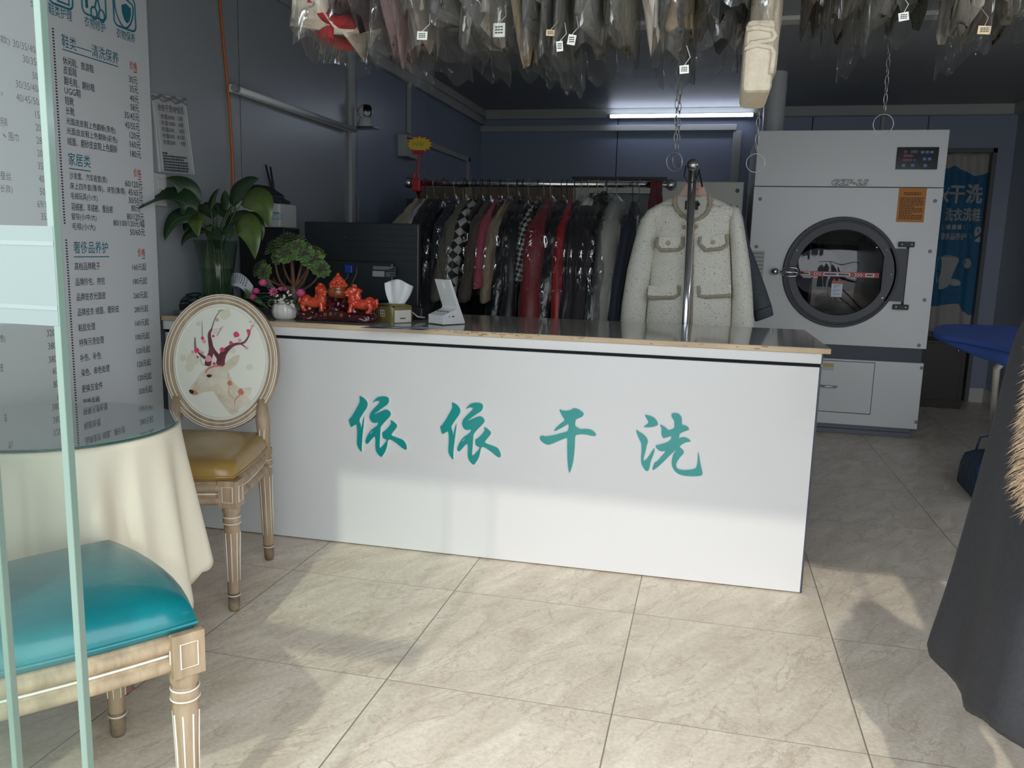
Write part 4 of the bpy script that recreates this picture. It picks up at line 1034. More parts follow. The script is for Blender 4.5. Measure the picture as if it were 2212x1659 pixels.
onrail('crimson padded long coat in film with fat sleeve', 1190, f_crm, 690, .12, sleeve=.60, sl_out=.10, wire=m_hookw)
onrail('glossy black padded coat in film between the crimson and red coats', 1214, f_glos, 700, .14, sleeve=.58, sl_out=.03)
onrail('bright red slim coat in clear film', 1243, f_red, 705, .075, sleeve=.62, sl_out=.08)
onrail('slim black coat in film touching the red coat', 1258, f_blk, 705, .07, wire=m_hookg, coverdrop=.03)
onrail('black jacket with pale collar on a brass hook', 1272, f_blk2, 700, .07, 'jacket', wire=m_hookg, neckcol=f_wht)
onrail('plum black coat in film with high collar', 1292, f_drk, 700, .10, wire=m_hookg, hood=.03)
onrail('black hooded coat in film next to the cloudy-wrapped grey coat', 1312, f_glos, 700, .11, hood=.05)
onrail('pale grey coat in cloudy plastic, last wrapped coat on the rail', 1334, f_gry, 705, .12, sleeve=.58, sl_out=.05, cover=m_filmhaze, wire=m_hookw)
onrail('long dark navy coat without film behind the white tweed jacket sleeve', 1368, f_nvy, 705, .06, cover=None)
# empty hooks and the maroon scarf
for i, (px, m_) in enumerate(((1017, m_hookw), (1130, m_hookd), (1176, m_hookw), (1226, m_hookd), (1382, m_hookw))):
    x = rxp(px); t = thing('wire_hanger', ['empty wire hanger between the navy jacket and olive coat hooks', 'empty dark wire hanger between two black coats', 'empty wire hanger beside the crimson coat hook', 'empty dark wire hanger left of the red coat', 'empty wire hanger alone near the maroon scarf'][i], 'hanger', (x, RY, RZ_), 0, 'empty hangers on the chrome rail')
    b = MB(); hook(b, 0, 0, 0, .09); b.tube([(0, -.17, -.17), (0, -.06, -.11), (0, 0, -.09), (0, .06, -.11), (0, .17, -.17)], .0025, 6, closed=True)
    b.build('wire', m_, t, smooth=True)
    if px == 1382: MB().obox((0, -.02, -.20), (.004, 0, 0), (0, .012, 0), (0, 0, .045)).build('paper_strip', m_paper, t)
s0, s1 = rxp(1405), rxp(1432)
sc = MB()
def scarf(u, v):
    if v < .4: z = RZ_-.22+ (.22)*(v/.4); y = RY-.022
    elif v < .6: a = pi-(v-.4)/.2*pi; z = RZ_+.022*sin(a); y = RY+.022*cos(a)
    else: z = RZ_-.20*((v-.6)/.4); y = RY+.022
    return V((s0+(s1-s0)*u+.004*sin(z*40+u*3), y+.004*sin(u*9+z*20), z))
sc.grid(scarf, 10, 30); o = sc.build('scarf', fabric('maroon_cloth', (.10,.012,.022)), smooth=True, solid=.005)
tag(o, 'maroon scarf draped over the chrome rail near its right ball', 'scarf')
# sale sign on a red clip
bx = rxp(905)
t = thing('price_clip', 'red plastic clip on the chrome rail holding a yellow starburst card', 'sign', (bx, RY-.02, RZ_))
m_rclip = mat('red_plastic', (.38,.015,.02), .35)
MB().obox((0, 0, -.015), (.022, 0, 0), (0, .03, 0), (0, 0, .032)).box((-.018, -.032, .018), (-.004, -.02, .05)).box((.006, -.03, .018), (.018, -.02, .042)).build('clip_jaw', m_rclip, t, bevel=.004)
MB().tube([(.0, 0, .03), (.003, 0, .09), (.004, 0, .155)], .0065, 8).obox((.004, 0, .158), (.033, 0, 0), (0, .006, 0), (0, 0, .010)).build('clip_stem', m_rclip, t, bevel=.002)
st = []
for k in range(28):
    a = 2*pi*k/28; r = 1.0 if k % 2 else .78
    st.append((.078*r*cos(a), .044*r*sin(a)))
card = MB().prism(st, (.008, .004, .198), (1,0,0), (0,0,1), .002).build('starburst_card', mat('yellow_card', (.62,.45,.05), .5), t)
MB().tube([(.008+x, -.0, .198+z) for x, z in st], .0018, 4, closed=True).build('card_outline', m_red_ink, card)
b = MB()
for pts in (((-.030,.012),(-.029,-.010)), ((-.014,.010),(-.018,-.002),(-.010,-.010),(-.006,.004)), ((-.002,.012),(.0,-.008)), ((.010,.008),(.014,-.002),(.022,.000)), ((.014,.012),(.012,-.010),(.024,-.009)), ((.030,.010),(.028,-.006))):
    b.tube([(.002+x, .0015, .200+z) for x, z in pts], .0011, 4)
b.build('card_lettering', mat('card_ink', (.20,.10,.02), .6), card)

# ------------------------------------------------------------------ things behind the rail
ml0 = PY(1238, 390, 5.75); ml1 = PY(1608, 390, 5.75)
mc = thing('cleaning_machine', 'pale cabinet machine with dark window behind the clothes rail', 'machine', (0, 0, 0))
m_mc = mat('machine_pale', (.52,.53,.47), .35, bump=.05)
MB().box((ml0.x, 5.75, 0), (ml1.x, 6.7, ml0.z)).build('cabinet', m_mc, mc, bevel=.006)
wz1 = PY(1340, 418, 5.75).z; wx1 = PY(1400, 500, 5.75).x
MB().box((ml0.x+.12, 5.74, .75), (wx1, 5.75, wz1)).build('window', mat('machine_window', (.012,.016,.02), .2), mc, bevel=.004)
MB().box((wx1+.0, 5.735, .75), (wx1+.02, 5.75, wz1+.02)).box((ml0.x+.1, 5.735, wz1), (wx1+.02, 5.75, wz1+.018)).build('window_frame', m_mc, mc, bevel=.003)
h_ = PY(1593, 412, 5.75); MB().lathe([(.014, 0), (.013, .003), (0, .0035)], 16, (h_.x, 5.75, h_.z), axis='y').build('plug', mat('plug_dark', (.06,.08,.08), .5), mc)
z_ = PY(1300, 384, 5.7).z; bx0 = PY(1234, 384, 5.6).x; bx1 = PY(1440, 384, 5.6).x
o = MB().box((bx0, 5.62, ml0.z+.001), (bx1, 6.2, ml0.z+.016)).build('dark_board', mat('dark_board', (.03,.03,.035), .5), bevel=.002); tag(o, 'thin black board lying on top of the pale machine', 'board')
cb0 = PY(900, 430, 5.0); cb1 = PY(1236, 430, 5.0)
o = MB().box((cb0.x-.05, 4.95, 0), (cb1.x+.02, 5.5, cb0.z)).build('navy_cabinet', mat('navy_panel', (.012,.018,.03), .45)); tag(o, 'dark navy cabinet standing behind the clothes rail', 'cabinet')
ct = PY(1060, 405, 5.0).z
cd = thing('cardboard_carton', 'long brown cardboard carton on the navy cabinet behind the rail', 'carton', (0, 0, 0))
m_cd = mat('cardboard', (.20,.15,.10), .8, var=(.17,.125,.08), vscale=6)
MB().box((cb0.x, 5.0, cb0.z), (PY(1195, 430, 5.0).x, 5.35, ct)).build('box', m_cd, cd, bevel=.003)
MB().box((cb0.x+.3, 4.9985, cb0.z+.0), (cb0.x+.36, 5.0, ct)).build('packing_tape', mat('packing_tape', (.28,.22,.13), .3), cd)
o = MB().box((PY(1196, 430, 5.0).x, 5.0, cb0.z), (PY(1235, 430, 5.0).x, 5.05, ct+.02)).obox((PY(1215, 430, 5).x, 4.999, ct-.04), (.012,0,0), (0,.001,0), (0,0,.012)).build('cardboard_sheet', m_cd); tag(o, 'upright brown cardboard piece with printed mark beside the long carton', 'cardboard')
hz = PY(975, 390, 4.9)
o = MB().lathe([(.0, 0), (.06, .0), (.075, .012), (.02, .02), (0, .021)], 24, (hz.x, 5.2, ct+.0)).build('black_cap', m_black, smooth=True); tag(o, 'flat black cap lying on the brown carton behind the rail', 'cap')
# ------------------------------------------------------------------ second rail with the tweed jacket
JY = 3.935
bp_ = PY(1497, 357, 3.80); bx, bz = bp_.x, bp_.z
lp = PY(1480, 700, 3.80)
r2 = thing('garment_rail', 'chrome rail seen end-on with ball cap and black strap behind the counter', 'clothes rail', (0,0,0))
MB().ball((bx, 3.79, bz), .027, 18, 12).build('ball_cap', m_steel, r2, smooth=True)
MB().tube([(bx, 3.80, bz-.02), (bx+(lp.x-bx)*(bz/(bz-lp.z)), 3.80, .03)], .0175, 18).build('post', m_chrome, r2, smooth=True)
MB().tube([(bx, 3.80, bz-.035), (bx, 4.30, bz-.035)], .012, 12).build('rail', m_chrome, r2, smooth=True)
MB().tube([(bx-.2, 3.8, .02), (bx+.35, 3.8, .02)], .015, 10).build('foot_bar', m_chrome, r2, smooth=True)
MB().tube([(bx-.03, 3.775, bz-.005), (bx-.034, 3.77, bz-.05), (bx-.01, 3.772, bz-.085), (bx+.02, 3.773, bz-.06), (bx+.028, 3.78, bz-.02), (bx+.03, 3.83, bz-.03), (bx+.045, 3.84, bz-.09)], .0035, 6).build('strap', m_black, r2, smooth=True)

def tweed_mat(name, a, b_, c_, sc):
    m = bpy.data.materials.new(name); m.use_nodes = True; nt = m.node_tree; p = nt.nodes['Principled BSDF']; p.inputs['Roughness'].default_value = .8
    tc = nd(nt, 'ShaderNodeTexCoord'); mp = nd(nt, 'ShaderNodeMapping'); mp.inputs['Rotation'].default_value = (0, radians(35), 0); mp.inputs['Scale'].default_value = (1, .6, 1.7)
    nt.links.new(tc.outputs['Object'], mp.inputs[0])
    v = nd(nt, 'ShaderNodeTexVoronoi', Scale=sc); nt.links.new(mp.outputs[0], v.inputs['Vector'])
    r = nd(nt, 'ShaderNodeValToRGB'); e = r.color_ramp.elements; e[0].color = (*a, 1); e[0].position = .15; e[1].color = (*b_, 1); e[1].position = .75
    nt.links.new(v.outputs['Distance'], r.inputs[0])
    n = nd(nt, 'ShaderNodeTexNoise', Scale=sc*1.1, Detail=1.0); nt.links.new(tc.outputs['Object'], n.inputs['Vector'])
    g = nd(nt, 'ShaderNodeMath', operation='GREATER_THAN'); g.inputs[1].default_value = .70; nt.links.new(n.outputs['Fac'], g.inputs[0])
    mx = nd(nt, 'ShaderNodeMixRGB'); nt.links.new(g.outputs[0], mx.inputs[0]); nt.links.new(r.outputs[0], mx.inputs[1]); mx.inputs[2].default_value = (*c_, 1)
    nt.links.new(mx.outputs[0], p.inputs['Base Color'])
    bp = nd(nt, 'ShaderNodeBump', Strength=.9, Distance=.004); bp.invert = True; nt.links.new(v.outputs['Distance'], bp.inputs['Height']); nt.links.new(bp.outputs[0], p.inputs['Normal'])
    return m
m_tweed = tweed_mat('cream_tweed', (.97,.95,.87), (.86,.83,.73), (.16,.14,.11), 150)
m_fur = mat('beige_fur_trim', (.50,.45,.34), .9, var=(.38,.33,.24), vscale=60, bump=1, bscale=160, bdist=.006)
jk = thing('tweed_jacket', 'cream tweed jacket with fur-edged pockets on a pink hanger', 'jacket', (0,0,0))
def J(cx, cy, y=JY): return PY(1320+cx/4.1475, 340+cy/4.1475, y)
def jring(l, r, cy, th, yc=JY, n=28, pw=.75):
    a, c = J(l, cy, yc), J(r, cy, yc); m_ = (a+c)/2
    return ell(m_, (c.x-a.x)/2, th, n, pw=pw)
body = [(560,880,345,.012), (470,970,385,.03), (395,1080,430,.045), (385,1090,470,.055), (395,1075,560,.07), (398,1062,700,.078), (385,1068,800,.08), (365,1075,950,.08), (345,1082,1150,.08), (330,1082,1300,.082), (318,1080,1420,.083), (305,1076,1530,.083), (300,1072,1700,.083), (298,1070,1830,.083)]
# open neckline: front edge dips, so the yoke is built as a swept sheet around the neck
b = MB(); rings = [jring(l, r, c, t) for l, r, c, t in body[2:]]
b.loft(rings)
def yoke(u, v):
    # u around the shoulders (0 left neck .. 1), v from neck edge to yoke bottom
    return None
jb = b.build('jacket_body', m_tweed, jk, smooth=True)
# shoulders: two slanted panels from neck edge to the shoulder points
for nk, sh, cy0, cy1 in ((575, 385, 350, 440), (870, 1092, 345, 440)):
    rr = []
    for i in range(8):
        k = i/7; x = nk+(sh-nk)*k; top = cy0+(cy1-cy0)*k**1.2; bot = 440+60*0
        p = J(x, top); q = J(x, 560+(-90)*(1-k)*0); th = .02+.035*k
        dep = J(x, 470 if nk < 700 else 470)
        rr.append([V((p.x, JY+th*cos(a)*1.0, (p.z+q.z)/2+(p.z-q.z)/2*sin(a))) for a in [2*pi*j/20 for j in range(20)]])
    MB().loft(rr).build('shoulder', m_tweed, jk, smooth=True)
neck = [(592,375),(600,420),(612,460),(645,505),(690,535),(730,548),(770,540),(815,510),(842,478),(862,425),(866,375)]
ln = MB().prism([(J(x, y).x, J(x, y).z) for x, y in [(585,350)]+neck+[(872,350),(800,362),(730,366),(660,362)]], (0, JY-.0625, 0), (1,0,0), (0,0,1), -.002).build('lining', mat('satin_lining', (.50,.48,.43), .45), jk)
lb0, lb1 = J(664, 475), J(800, 398)
MB().box((lb0.x, JY-.0665, lb0.z), (J(782, 475).x, JY-.0645, lb1.z)).box((J(775, 440).x, JY-.0665, J(775, 443).z), (lb1.x, JY-.0645, J(775, 415).z)).build('woven_label', mat('black_label', (.012,.014,.02), .6), jk)
def furry(b, path, r, seed=0, n=7):
    rnd = random.Random(seed); P = []
    for i in range(len(path)-1):
        a, c = V(path[i]), V(path[i+1]); k = max(1, int((c-a).length/.008))
        P += [a+(c-a)*(j/k) for j in range(k)]
    P.append(V(path[-1]))
    b.tube(P, [r*(1+.25*(rnd.random()-.5)) for _ in P], 8)
    for p in P:
        for _ in range(n):
            d = V((rnd.gauss(0,1), -abs(rnd.gauss(0,.7)), rnd.gauss(0,1)-.3)).normalized(); s_ = d.orthogonal().normalized()*.0011
            o_ = p+d*r*.7; tip = p+d*r*rnd.uniform(1.3, 2.0)
            b.add([o_-s_, o_+s_, tip], [(0,1,2)])
b = MB(); furry(b, [J(x, y, JY-.066) for x, y in [(578,340),(572,400),(585,455),(625,510),(680,550),(730,568),(785,555),(838,518),(868,480),(888,420),(880,335)]], .010, 1)
b.build('fur_collar', m_fur, jk)
b = MB(); furry(b, [J(x, y, JY-.088) for x, y in [(732,575),(728,800),(724,1100),(716,1450),(712,1800)]], .007, 2)
b.build('fur_placket', m_fur, jk)
for i, (pts, btn) in enumerate((([(420,715),(640,712),(642,790),(600,825),(450,830),(405,790)], (512,768)), ([(800,712),(1035,690),(1042,775),(990,815),(845,830),(792,775)], (912,760)), ([(335,1150),(605,1150),(608,1225),(560,1255),(345,1255),(328,1240)], None), ([(785,1150),(1075,1140),(1078,1235),(850,1250),(790,1240)], None))):
    lo = [(J(x, y, JY-.088).x, J(x, y, JY-.088).z) for x, y in pts]
    yy = JY-.083
    pk = MB().prism(lo, (0, yy, 0), (1,0,0), (0,0,1), .006).build('pocket_flap', m_tweed, jk)
    edge = pts[2:]+[pts[0]] if i < 2 else (pts[1:]) if i == 2 else [pts[0], pts[4], pts[3], pts[2]]
    if i < 2: edge = [pts[1], pts[2], pts[3], pts[4], pts[5], pts[0]]
    b = MB(); furry(b, [J(x, y, yy-.005) for x, y in edge], .0085, 10+i, 9); b.build('pocket_fur', m_fur, pk)
    if btn:
        c = J(*btn, yy-.01); q = MB().ball((c.x, yy-.01, c.z), .005, 10, 6)
        for k in range(8): q.ball((c.x+.009*cos(k*pi/4), yy-.008, c.z+.009*sin(k*pi/4)), .0032, 8, 5)
        q.build('jewel_button', mat('pearl_gold', (.75,.58,.42), .2, .5), pk, smooth=True)
for x, y in ((760,622),(655,625)):
    c = J(x, y, JY-.085); q = MB().ball(c, .005, 10, 6)
    for k in range(8): q.ball(c+V((.008*cos(k*pi/4), 0, .008*sin(k*pi/4))), .003, 8, 5)
    q.build('jewel_button', mat('pearl_gold2', (.75,.58,.42), .2, .5), jk, smooth=True)
for outer, inner in (([(395,432),(330,470),(262,560),(205,760),(145,1000),(98,1300),(80,1490),(72,1700),(80,1800)], [(420,470),(420,560),(412,700),(398,800),(370,980),(335,1180),(312,1400),(300,1560),(298,1800)]),
                     ([(1095,425),(1150,455),(1180,540),(1215,760),(1245,950),(1268,1200),(1282,1500),(1288,1700),(1280,1800)], [(1070,470),(1064,560),(1062,700),(1072,830),(1080,980),(1086,1180),(1080,1400),(1072,1560),(1072,1800)])):
    rr = []
    for i, ((ox, oy), (ix, iy)) in enumerate(zip(outer, inner)):
        a, c = J(ox, oy, JY-.01), J(ix, iy, JY-.01); m_ = (a+c)/2; h_ = (a-c)/2
        rr.append([m_+h_*cos(2*pi*j/20)+V((0, 1, 0))*(.055 if i else .02)*sin(2*pi*j/20) for j in range(20)])
    MB().loft(rr).build('sleeve', m_tweed, jk, smooth=True)
# pink hanger
m_pinkwood = mat('pink_hanger_wood', (.55,.34,.26), .4)
hp = [(592,385),(600,352),(640,300),(665,245),(700,235),(760,235),(830,245),(845,300),(868,345),(872,382),(850,385),(830,365),(780,345),(730,340),(680,345),(635,365),(612,385)]
hg = MB().prism([(J(x, y, JY-.03).x, J(x, y, JY-.03).z) for x, y in chaikin(hp, 1)], (0, JY-.03, 0), (1,0,0), (0,0,1), .016).build('hanger', m_pinkwood, jk, bevel=.003)
hb = MB(); c = J(745, 240); hb.tube([(c.x, JY-.03, c.z), (c.x, JY-.03, bz-.07), (c.x-.01, JY-.03, bz-.04), (bx+.005, JY-.03, bz-.018), (bx-.012, JY-.03, bz-.022)], .0025, 6); hb.build('hanger_hook', m_chrome, hg, smooth=True)
MB().text('依', J(765, 285, JY-.0475), (1,0,0), (0,0,1), height=.009, lift=.0008).build('hanger_mark', m_ink, hg)
# grey coat behind
gc = thing('grey_coat', 'charcoal grey wool coat hanging behind the cream tweed jacket', 'coat', (0,0,0))
m_gw = mat('charcoal_wool', (.055,.065,.08), .85, var=(.08,.095,.115), vscale=120, bump=.3, bscale=150)
def K(cx, cy): return PY(1320+cx/4.1475, 340+cy/4.1475, 4.11)
rr = []
for l, r, cy in ((420,1080,420),(380,1110,480),(390,1120,650),(380,1120,900),(370,1130,1200),(360,1130,1530),(360,1130,1800)):
    a, c = K(l, cy), K(r, cy); rr.append(ell((a+c)/2, (c.x-a.x)/2, .05, 24))
MB().loft(rr).build('coat_body', m_gw, gc, smooth=True)
rr = []
for (ox, oy), (ix, iy) in zip([(1130,430),(1200,560),(1240,780),(1300,930),(1390,1180),(1440,1330),(1455,1410)], [(1080,480),(1090,620),(1110,820),(1150,1050),(1230,1280),(1275,1400),(1290,1470)]):
    a, c = K(ox, oy), K(ix, iy); m_ = (a+c)/2; h_ = (a-c)/2
    rr.append([m_+h_*cos(2*pi*j/18)+V((0,1,0))*.045*sin(2*pi*j/18) for j in range(18)])
sl = MB().loft(rr).build('sleeve', m_gw, gc, smooth=True)
a, c = K(1425, 1325), K(1262, 1385)
rr = []
MB().tube([a+V((-.0,-.04,0)), (a+c)/2+V((0,-.048,0)), c+V((0,-.04,0))], .002, 5).build('cuff_seam', mat('seam_dark', (.02,.022,.03), .8), sl)
tb = K(1290, 1430); MB().ball(tb, .006, 10, 6).build('cuff_button', m_steel, sl, smooth=True)
t_ = K(940, 350); MB().tube([(bx, 4.11, bz-.02), (bx, 4.11, bz-.06), (bx, 4.11, K(745, 400).z)], .003, 6).build('hanger_hook', m_chrome, gc, smooth=True)
# ------------------------------------------------------------------ garments hanging from the overhead rail
OY = 2.02
orail = thing('overhead_rail', 'long steel rail under the ceiling carrying film-wrapped laundry', 'clothes rail', (0, OY, 2.24))
MB().tube([(-1.55, 0, 0), (2.1, 0, 0)], .014, 12).build('rail', m_steel, orail, smooth=True)
for x in (-1.4, -.3, .8, 1.9): MB().tube([(x, 0, .0), (x, 0, ZC-2.24)], .007, 8).build('ceiling_rod', m_steel, orail, smooth=True)
GO = 'film-wrapped laundry on the overhead rail'
m_clear = film('clear_bag', (.93,.93,.925), gloss=.012, rough=.09, bump=.9, bscale=13, bdist=.02, haze=.05, hazecol=(.5,.5,.48), crease=.6)
m_clear2 = film('dull_bag', (.86,.86,.85), gloss=.015, rough=.12, bump=.9, bscale=12, bdist=.02, haze=.10, hazecol=(.42,.42,.41), crease=.4)
def crumple(name, c, c2, sc=16): return mat(name, c, .7, var=c2, vscale=14, bump=.9, bscale=sc, bdist=.02, stretch=(1,1,.6))
m_cardw = mat('ticket_card', (.70,.70,.66), .6); m_cardt = mat('ticket_tan', (.60,.46,.28), .6)
def hung(label, px0, px1, hem, bag, m, cat='garment', name=None, y=OY, film_m=m_clear, pointed=0, skew=0, seed=0, ticket=None, depth=.17, extra=None, hem_dx=0, bag_px=None):
    """laundry hanging edge-on; px0..px1 its width, hem and bag the lower ends in the photo"""
    rnd = random.Random(seed+int(px0))
    a = PY(px0, (hem or bag), y); c = PY(px1, (hem or bag), y)
    cx = (a.x+c.x)/2; w = abs(c.x-a.x)/2
    t = thing(name or 'hanging_garment', label, cat, (cx, y, 2.24), 0, GO)
    hb = MB(); hook(hb, 0, 0, 0, .08); hb.tube([(0, -depth*.8, -.17), (0, 0, -.085), (0, depth*.8, -.17)], .006, 6); hb.build('hanger', m_hookw, t, smooth=True)
    ph = [rnd.uniform(0, 6.3) for _ in range(5)]
    if hem is not None:
        zb = PY((px0+px1)/2, hem, y).z-2.24
        rings = []; N = 18
        for i in range(N+1):
            k = i/N; z = -.09+(zb+.09)*k
            tk = w*(.35+.65*min(1, k*3)); dp = depth*(.25+.75*min(1, k*3.2))
            if pointed: q = max(0, (k-1+pointed)/pointed); tk *= (1-.72*q**1.5); dp *= (1-.6*q**1.5)
            ring = []
            for j in range(26):
                al = 2*pi*j/26; f = 1+.12*sin(3*al+ph[0]+k*4)+.09*sin(6*al+ph[1]+k*9)+.05*sin(11*al+k*17+ph[2])
                zz = z+(.03*sin(3*al+ph[3])+.02*sin(5*al+ph[4]))*(k**4)*(0 if pointed > .6 else 1)
                ring.append((tk*f*cos(al)+skew*(1-k)+hem_dx*k**2, dp*f*sin(al), zz))
            rings.append(ring)
        MB().loft(rings).build('cloth', m, t, smooth=True)
        if extra: extra(t, zb, w)
    if bag is not None:
        b0, b1 = bag_px or (px0-4, px1+4)
        p, q = PY(b0, bag, y), PY(b1, bag, y); bw = (q.x-p.x)/2; bx_ = (p.x+q.x)/2-cx; zb = p.z-2.24
        rings = []; N = 16
        for i in range(N+1):
            k = i/N; z = -.06+(zb+.06)*k; tk = bw*(.25+.8*min(1, k*3)); dp = (depth+.02)*(.2+.85*min(1, k*3))
            rings.append([((tk*(1+.16*sin(4*2*pi*j/30+ph[0]+k*5)+.10*sin(9*2*pi*j/30+k*13))*cos(2*pi*j/30))+bx_*k, dp*(1+.05*sin(7*j+k*11))*sin(2*pi*j/30), z+.012*sin(5*2*pi*j/30+ph[2])*k**3) for j in range(30)])
        MB().loft(rings, caps=False).build('film_bag', film_m, t, smooth=True)
    if ticket:
        tx, ty, tw, th_, mm = ticket
        p = PY(tx, ty, y-depth-.035); o_ = p-V((cx, y, 2.24)); s = PY(tx+tw/2, ty, y-depth-.035).x-p.x; hz_ = p.z-PY(tx, ty+th_/2, y-depth-.035).z
        an = rnd.uniform(-.2, .2)
        tk = MB().obox(o_, (s*cos(an), 0, s*sin(an)), (0, .0008, 0), (-hz_*sin(an), 0, hz_*cos(an))).tube([o_+V((0, 0, hz_)), o_+V((.01, .02, hz_+.02)), o_+V((0, .05, hz_+.05))], .0008, 4).build('ticket', mm, t)
        b = MB()
        for r_ in range(3):
            for q_ in range(3): b.obox(o_+V(((-.5+.5*q_)*s*.9, -.0012, (.45-.42*r_)*hz_)), (s*.18, 0, 0), (0, .0004, 0), (0, 0, hz_*.10))
        b.build('ticket_print', m_ink, tk)
    return t
c_red = crumple('scarlet_cloth', (.30,.012,.015), (.24,.01,.012)); c_cream = crumple('cream_silk', (.66,.60,.52), (.56,.50,.42)); c_mauve = crumple('mauve_cloth', (.23,.15,.15), (.18,.12,.12))
c_plum = crumple('plum_cloth', (.14,.07,.09), (.10,.05,.07)); c_tau = crumple('taupe_cloth', (.22,.18,.15), (.18,.15,.13)); c_khk = crumple('khaki_padding', (.34,.28,.19), (.26,.21,.14), 30)
c_blush = crumple('blush_cloth', (.60,.48,.43), (.50,.40,.36)); c_sand = crumple('sand_cotton', (.45,.37,.25), (.38,.31,.21)); c_jet = crumple('jet_cloth', (.008,.009,.012), (.012,.012,.016))
c_grey = crumple('grey_cloth', (.16,.16,.155), (.13,.13,.125)); c_knit = mat('ivory_wool', (.55,.49,.38), .85, var=(.48,.42,.32), vscale=60, bump=.7, bscale=150, bdist=.004)
c_cocoa = crumple('cocoa_cloth', (.10,.075,.06), (.07,.055,.045)); c_olive = crumple('olive_cloth', (.13,.125,.10), (.10,.10,.08)); c_bone = crumple('bone_cloth', (.42,.40,.36), (.34,.33,.3))
def red_trim(t, zb, w):
    MB().tube([(w*.95*cos(2*pi*j/24)*.9, .15*sin(2*pi*j/24), zb+.025+.03*sin(2*pi*j/24*2)) for j in range(24)], .018, 8, closed=True).build('scarlet_band', c_red, t, smooth=True)
    MB().loft([ell((w*.1, -.1, zb+.06), .028, .012, 10), ell((w*.12, -.11, zb+.01), .026, .012, 10), ell((w*.25, -.11, zb-.045), .016, .008, 10)]).build('scarlet_tie', c_red, t, smooth=True)
    MB().box((w*.25, -.165, zb+.06), (w*.62, -.15, zb+.3)).build('scarlet_panel', c_red, t, bevel=.01)
hung('cream and scarlet dress in film, first garment of the overhead rail', 668, 800, 66, 130, c_cream, 'dress', 'hanging_dress', extra=red_trim, film_m=m_clear, bag_px=(690, 765))
hung('narrow plum garment in film beside the scarlet-trimmed dress', 778, 805, 52, 85, c_plum, seed=1)
hung('empty clear bag hanging past the plum garment', 815, 842, None, 66, None, 'garment bag', 'garment_bag')
hung('mauve top with folded sleeve in a long clear bag', 846, 896, 112, 157, c_mauve, pointed=.35, seed=2, bag_px=(846, 897))
hung('taupe blouse with slanting hem in film', 884, 962, 92, 146, c_tau, pointed=.5, seed=3, bag_px=(915, 998), ticket=(912, 77, 22, 18, m_cardw))
hung('cream ruffled garment high between the taupe blouse and clear bags', 885, 948, 14, 60, c_cream, seed=4, depth=.10)
hung('clear bag with folded corner after the taupe blouse', 962, 1022, 40, 96, c_grey, film_m=m_clear2, seed=5)
hung('square clear bag full of shiny creases', 1026, 1078, 56, 148, c_grey, film_m=m_clear, seed=6)
hung('pale bone shirt in film behind a white card corner', 1020, 1092, 70, 84, c_bone, seed=7, ticket=(1078, 65, 26, 30, m_cardw), depth=.12)
hung('khaki padded vest in film with pointed hem', 1090, 1148, 112, 138, c_khk, pointed=.45, seed=8, hem_dx=.03)
hung('blush pink skirt on the overhead rail', 1155, 1216, 22, 46, c_blush, 'skirt', 'hanging_skirt', seed=9)
hung('grey garment in a bag with tan ticket', 1152, 1192, 70, 155, c_grey, film_m=m_clear2, seed=10, ticket=(1189, 71, 18, 13, m_cardt))
hung('dark garment in a narrow bag with slim white ticket', 1192, 1216, 92, 166, c_grey, film_m=m_clear2, seed=11, ticket=(1209, 100, 14, 22, m_cardw))
hung('slim bag with square white ticket', 1216, 1242, 100, 172, c_olive, film_m=m_clear2, seed=12, ticket=(1235, 86, 17, 22, m_cardw))
hung('clear bag with square bottom left of the ivory silk', 1250, 1312, 70, 147, c_grey, film_m=m_clear, seed=13)
hung('clear bag with rounded bottom beside the ivory silk', 1312, 1366, 60, 132, c_olive, film_m=m_clear, seed=14)
hung('ivory silk garment with long pointed hem', 1352, 1432, 74, None, crumple('ivory_silk', (.78,.72,.66), (.68,.62,.56)), seed=15, pointed=.55, hem_dx=.03)
hung('sand cotton garment next to the ivory silk', 1432, 1498, 50, 70, c_sand, seed=16)
hung('long clear bag hanging in front of the chains with pale ticket', 1420, 1488, 66, 165, c_grey, film_m=m_clear, seed=17, ticket=(1478, 150, 20, 18, m_cardw))
hung('jet black garment with rounded hem', 1528, 1612, 46, 62, c_jet, seed=18)
hung('wide clear bag below the jet black garment', 1496, 1602, 30, 134, c_olive, film_m=m_clear, seed=19, depth=.14, y=OY+.05)
# folded ivory knit
kt = hung('thick ivory wool piece folded over at its lower end', 1612, 1676, 160, None, c_knit, 'knitwear', 'folded_knitwear', seed=20, depth=.13)
p = PY(1640, 110, OY-.14); w_ = (PY(1676, 110, OY-.14).x-PY(1612, 110, OY-.14).x)/2
o_ = p-V(kt.location)
def fold_path(k):
    return [(-1.0, .040-.034*k), (-.2, .042-.034*k), (.8, .036-.034*k), (1.0, .024-.034*k), (.8, .016-.034*k), (-.6, .012-.034*k), (-1.0, .002-.034*k)]
pts = [V((o_.x+w_*u*.98, o_.y-.018, o_.z+z_)) for k in (0, 1) for u, z_ in (fold_path(k) if k == 0 else fold_path(k)[1:4]+[(.9, -.05)])]
MB().tube(pts, .0055, 10).build('fold', c_knit, kt, smooth=True)
MB().box((o_.x-w_, o_.y-.018, o_.z-.085), (o_.x+w_, o_.y+.2, o_.z+.06)).build('folded_panel', c_knit, kt, bevel=.012)
o_ = PY(1645, 30, OY)-V(kt.location)
MB().loft([ell((o_.x, 0, -.06), .02, .03, 20), ell((o_.x, 0, -.2), w_*1.1, .16, 20), ell((o_.x, 0, o_.z), w_*1.2, .17, 20), ell((o_.x, 0, o_.z-.06), w_*1.1, .165, 20)], caps=False).build('film_wrap', m_clear, kt, smooth=True)
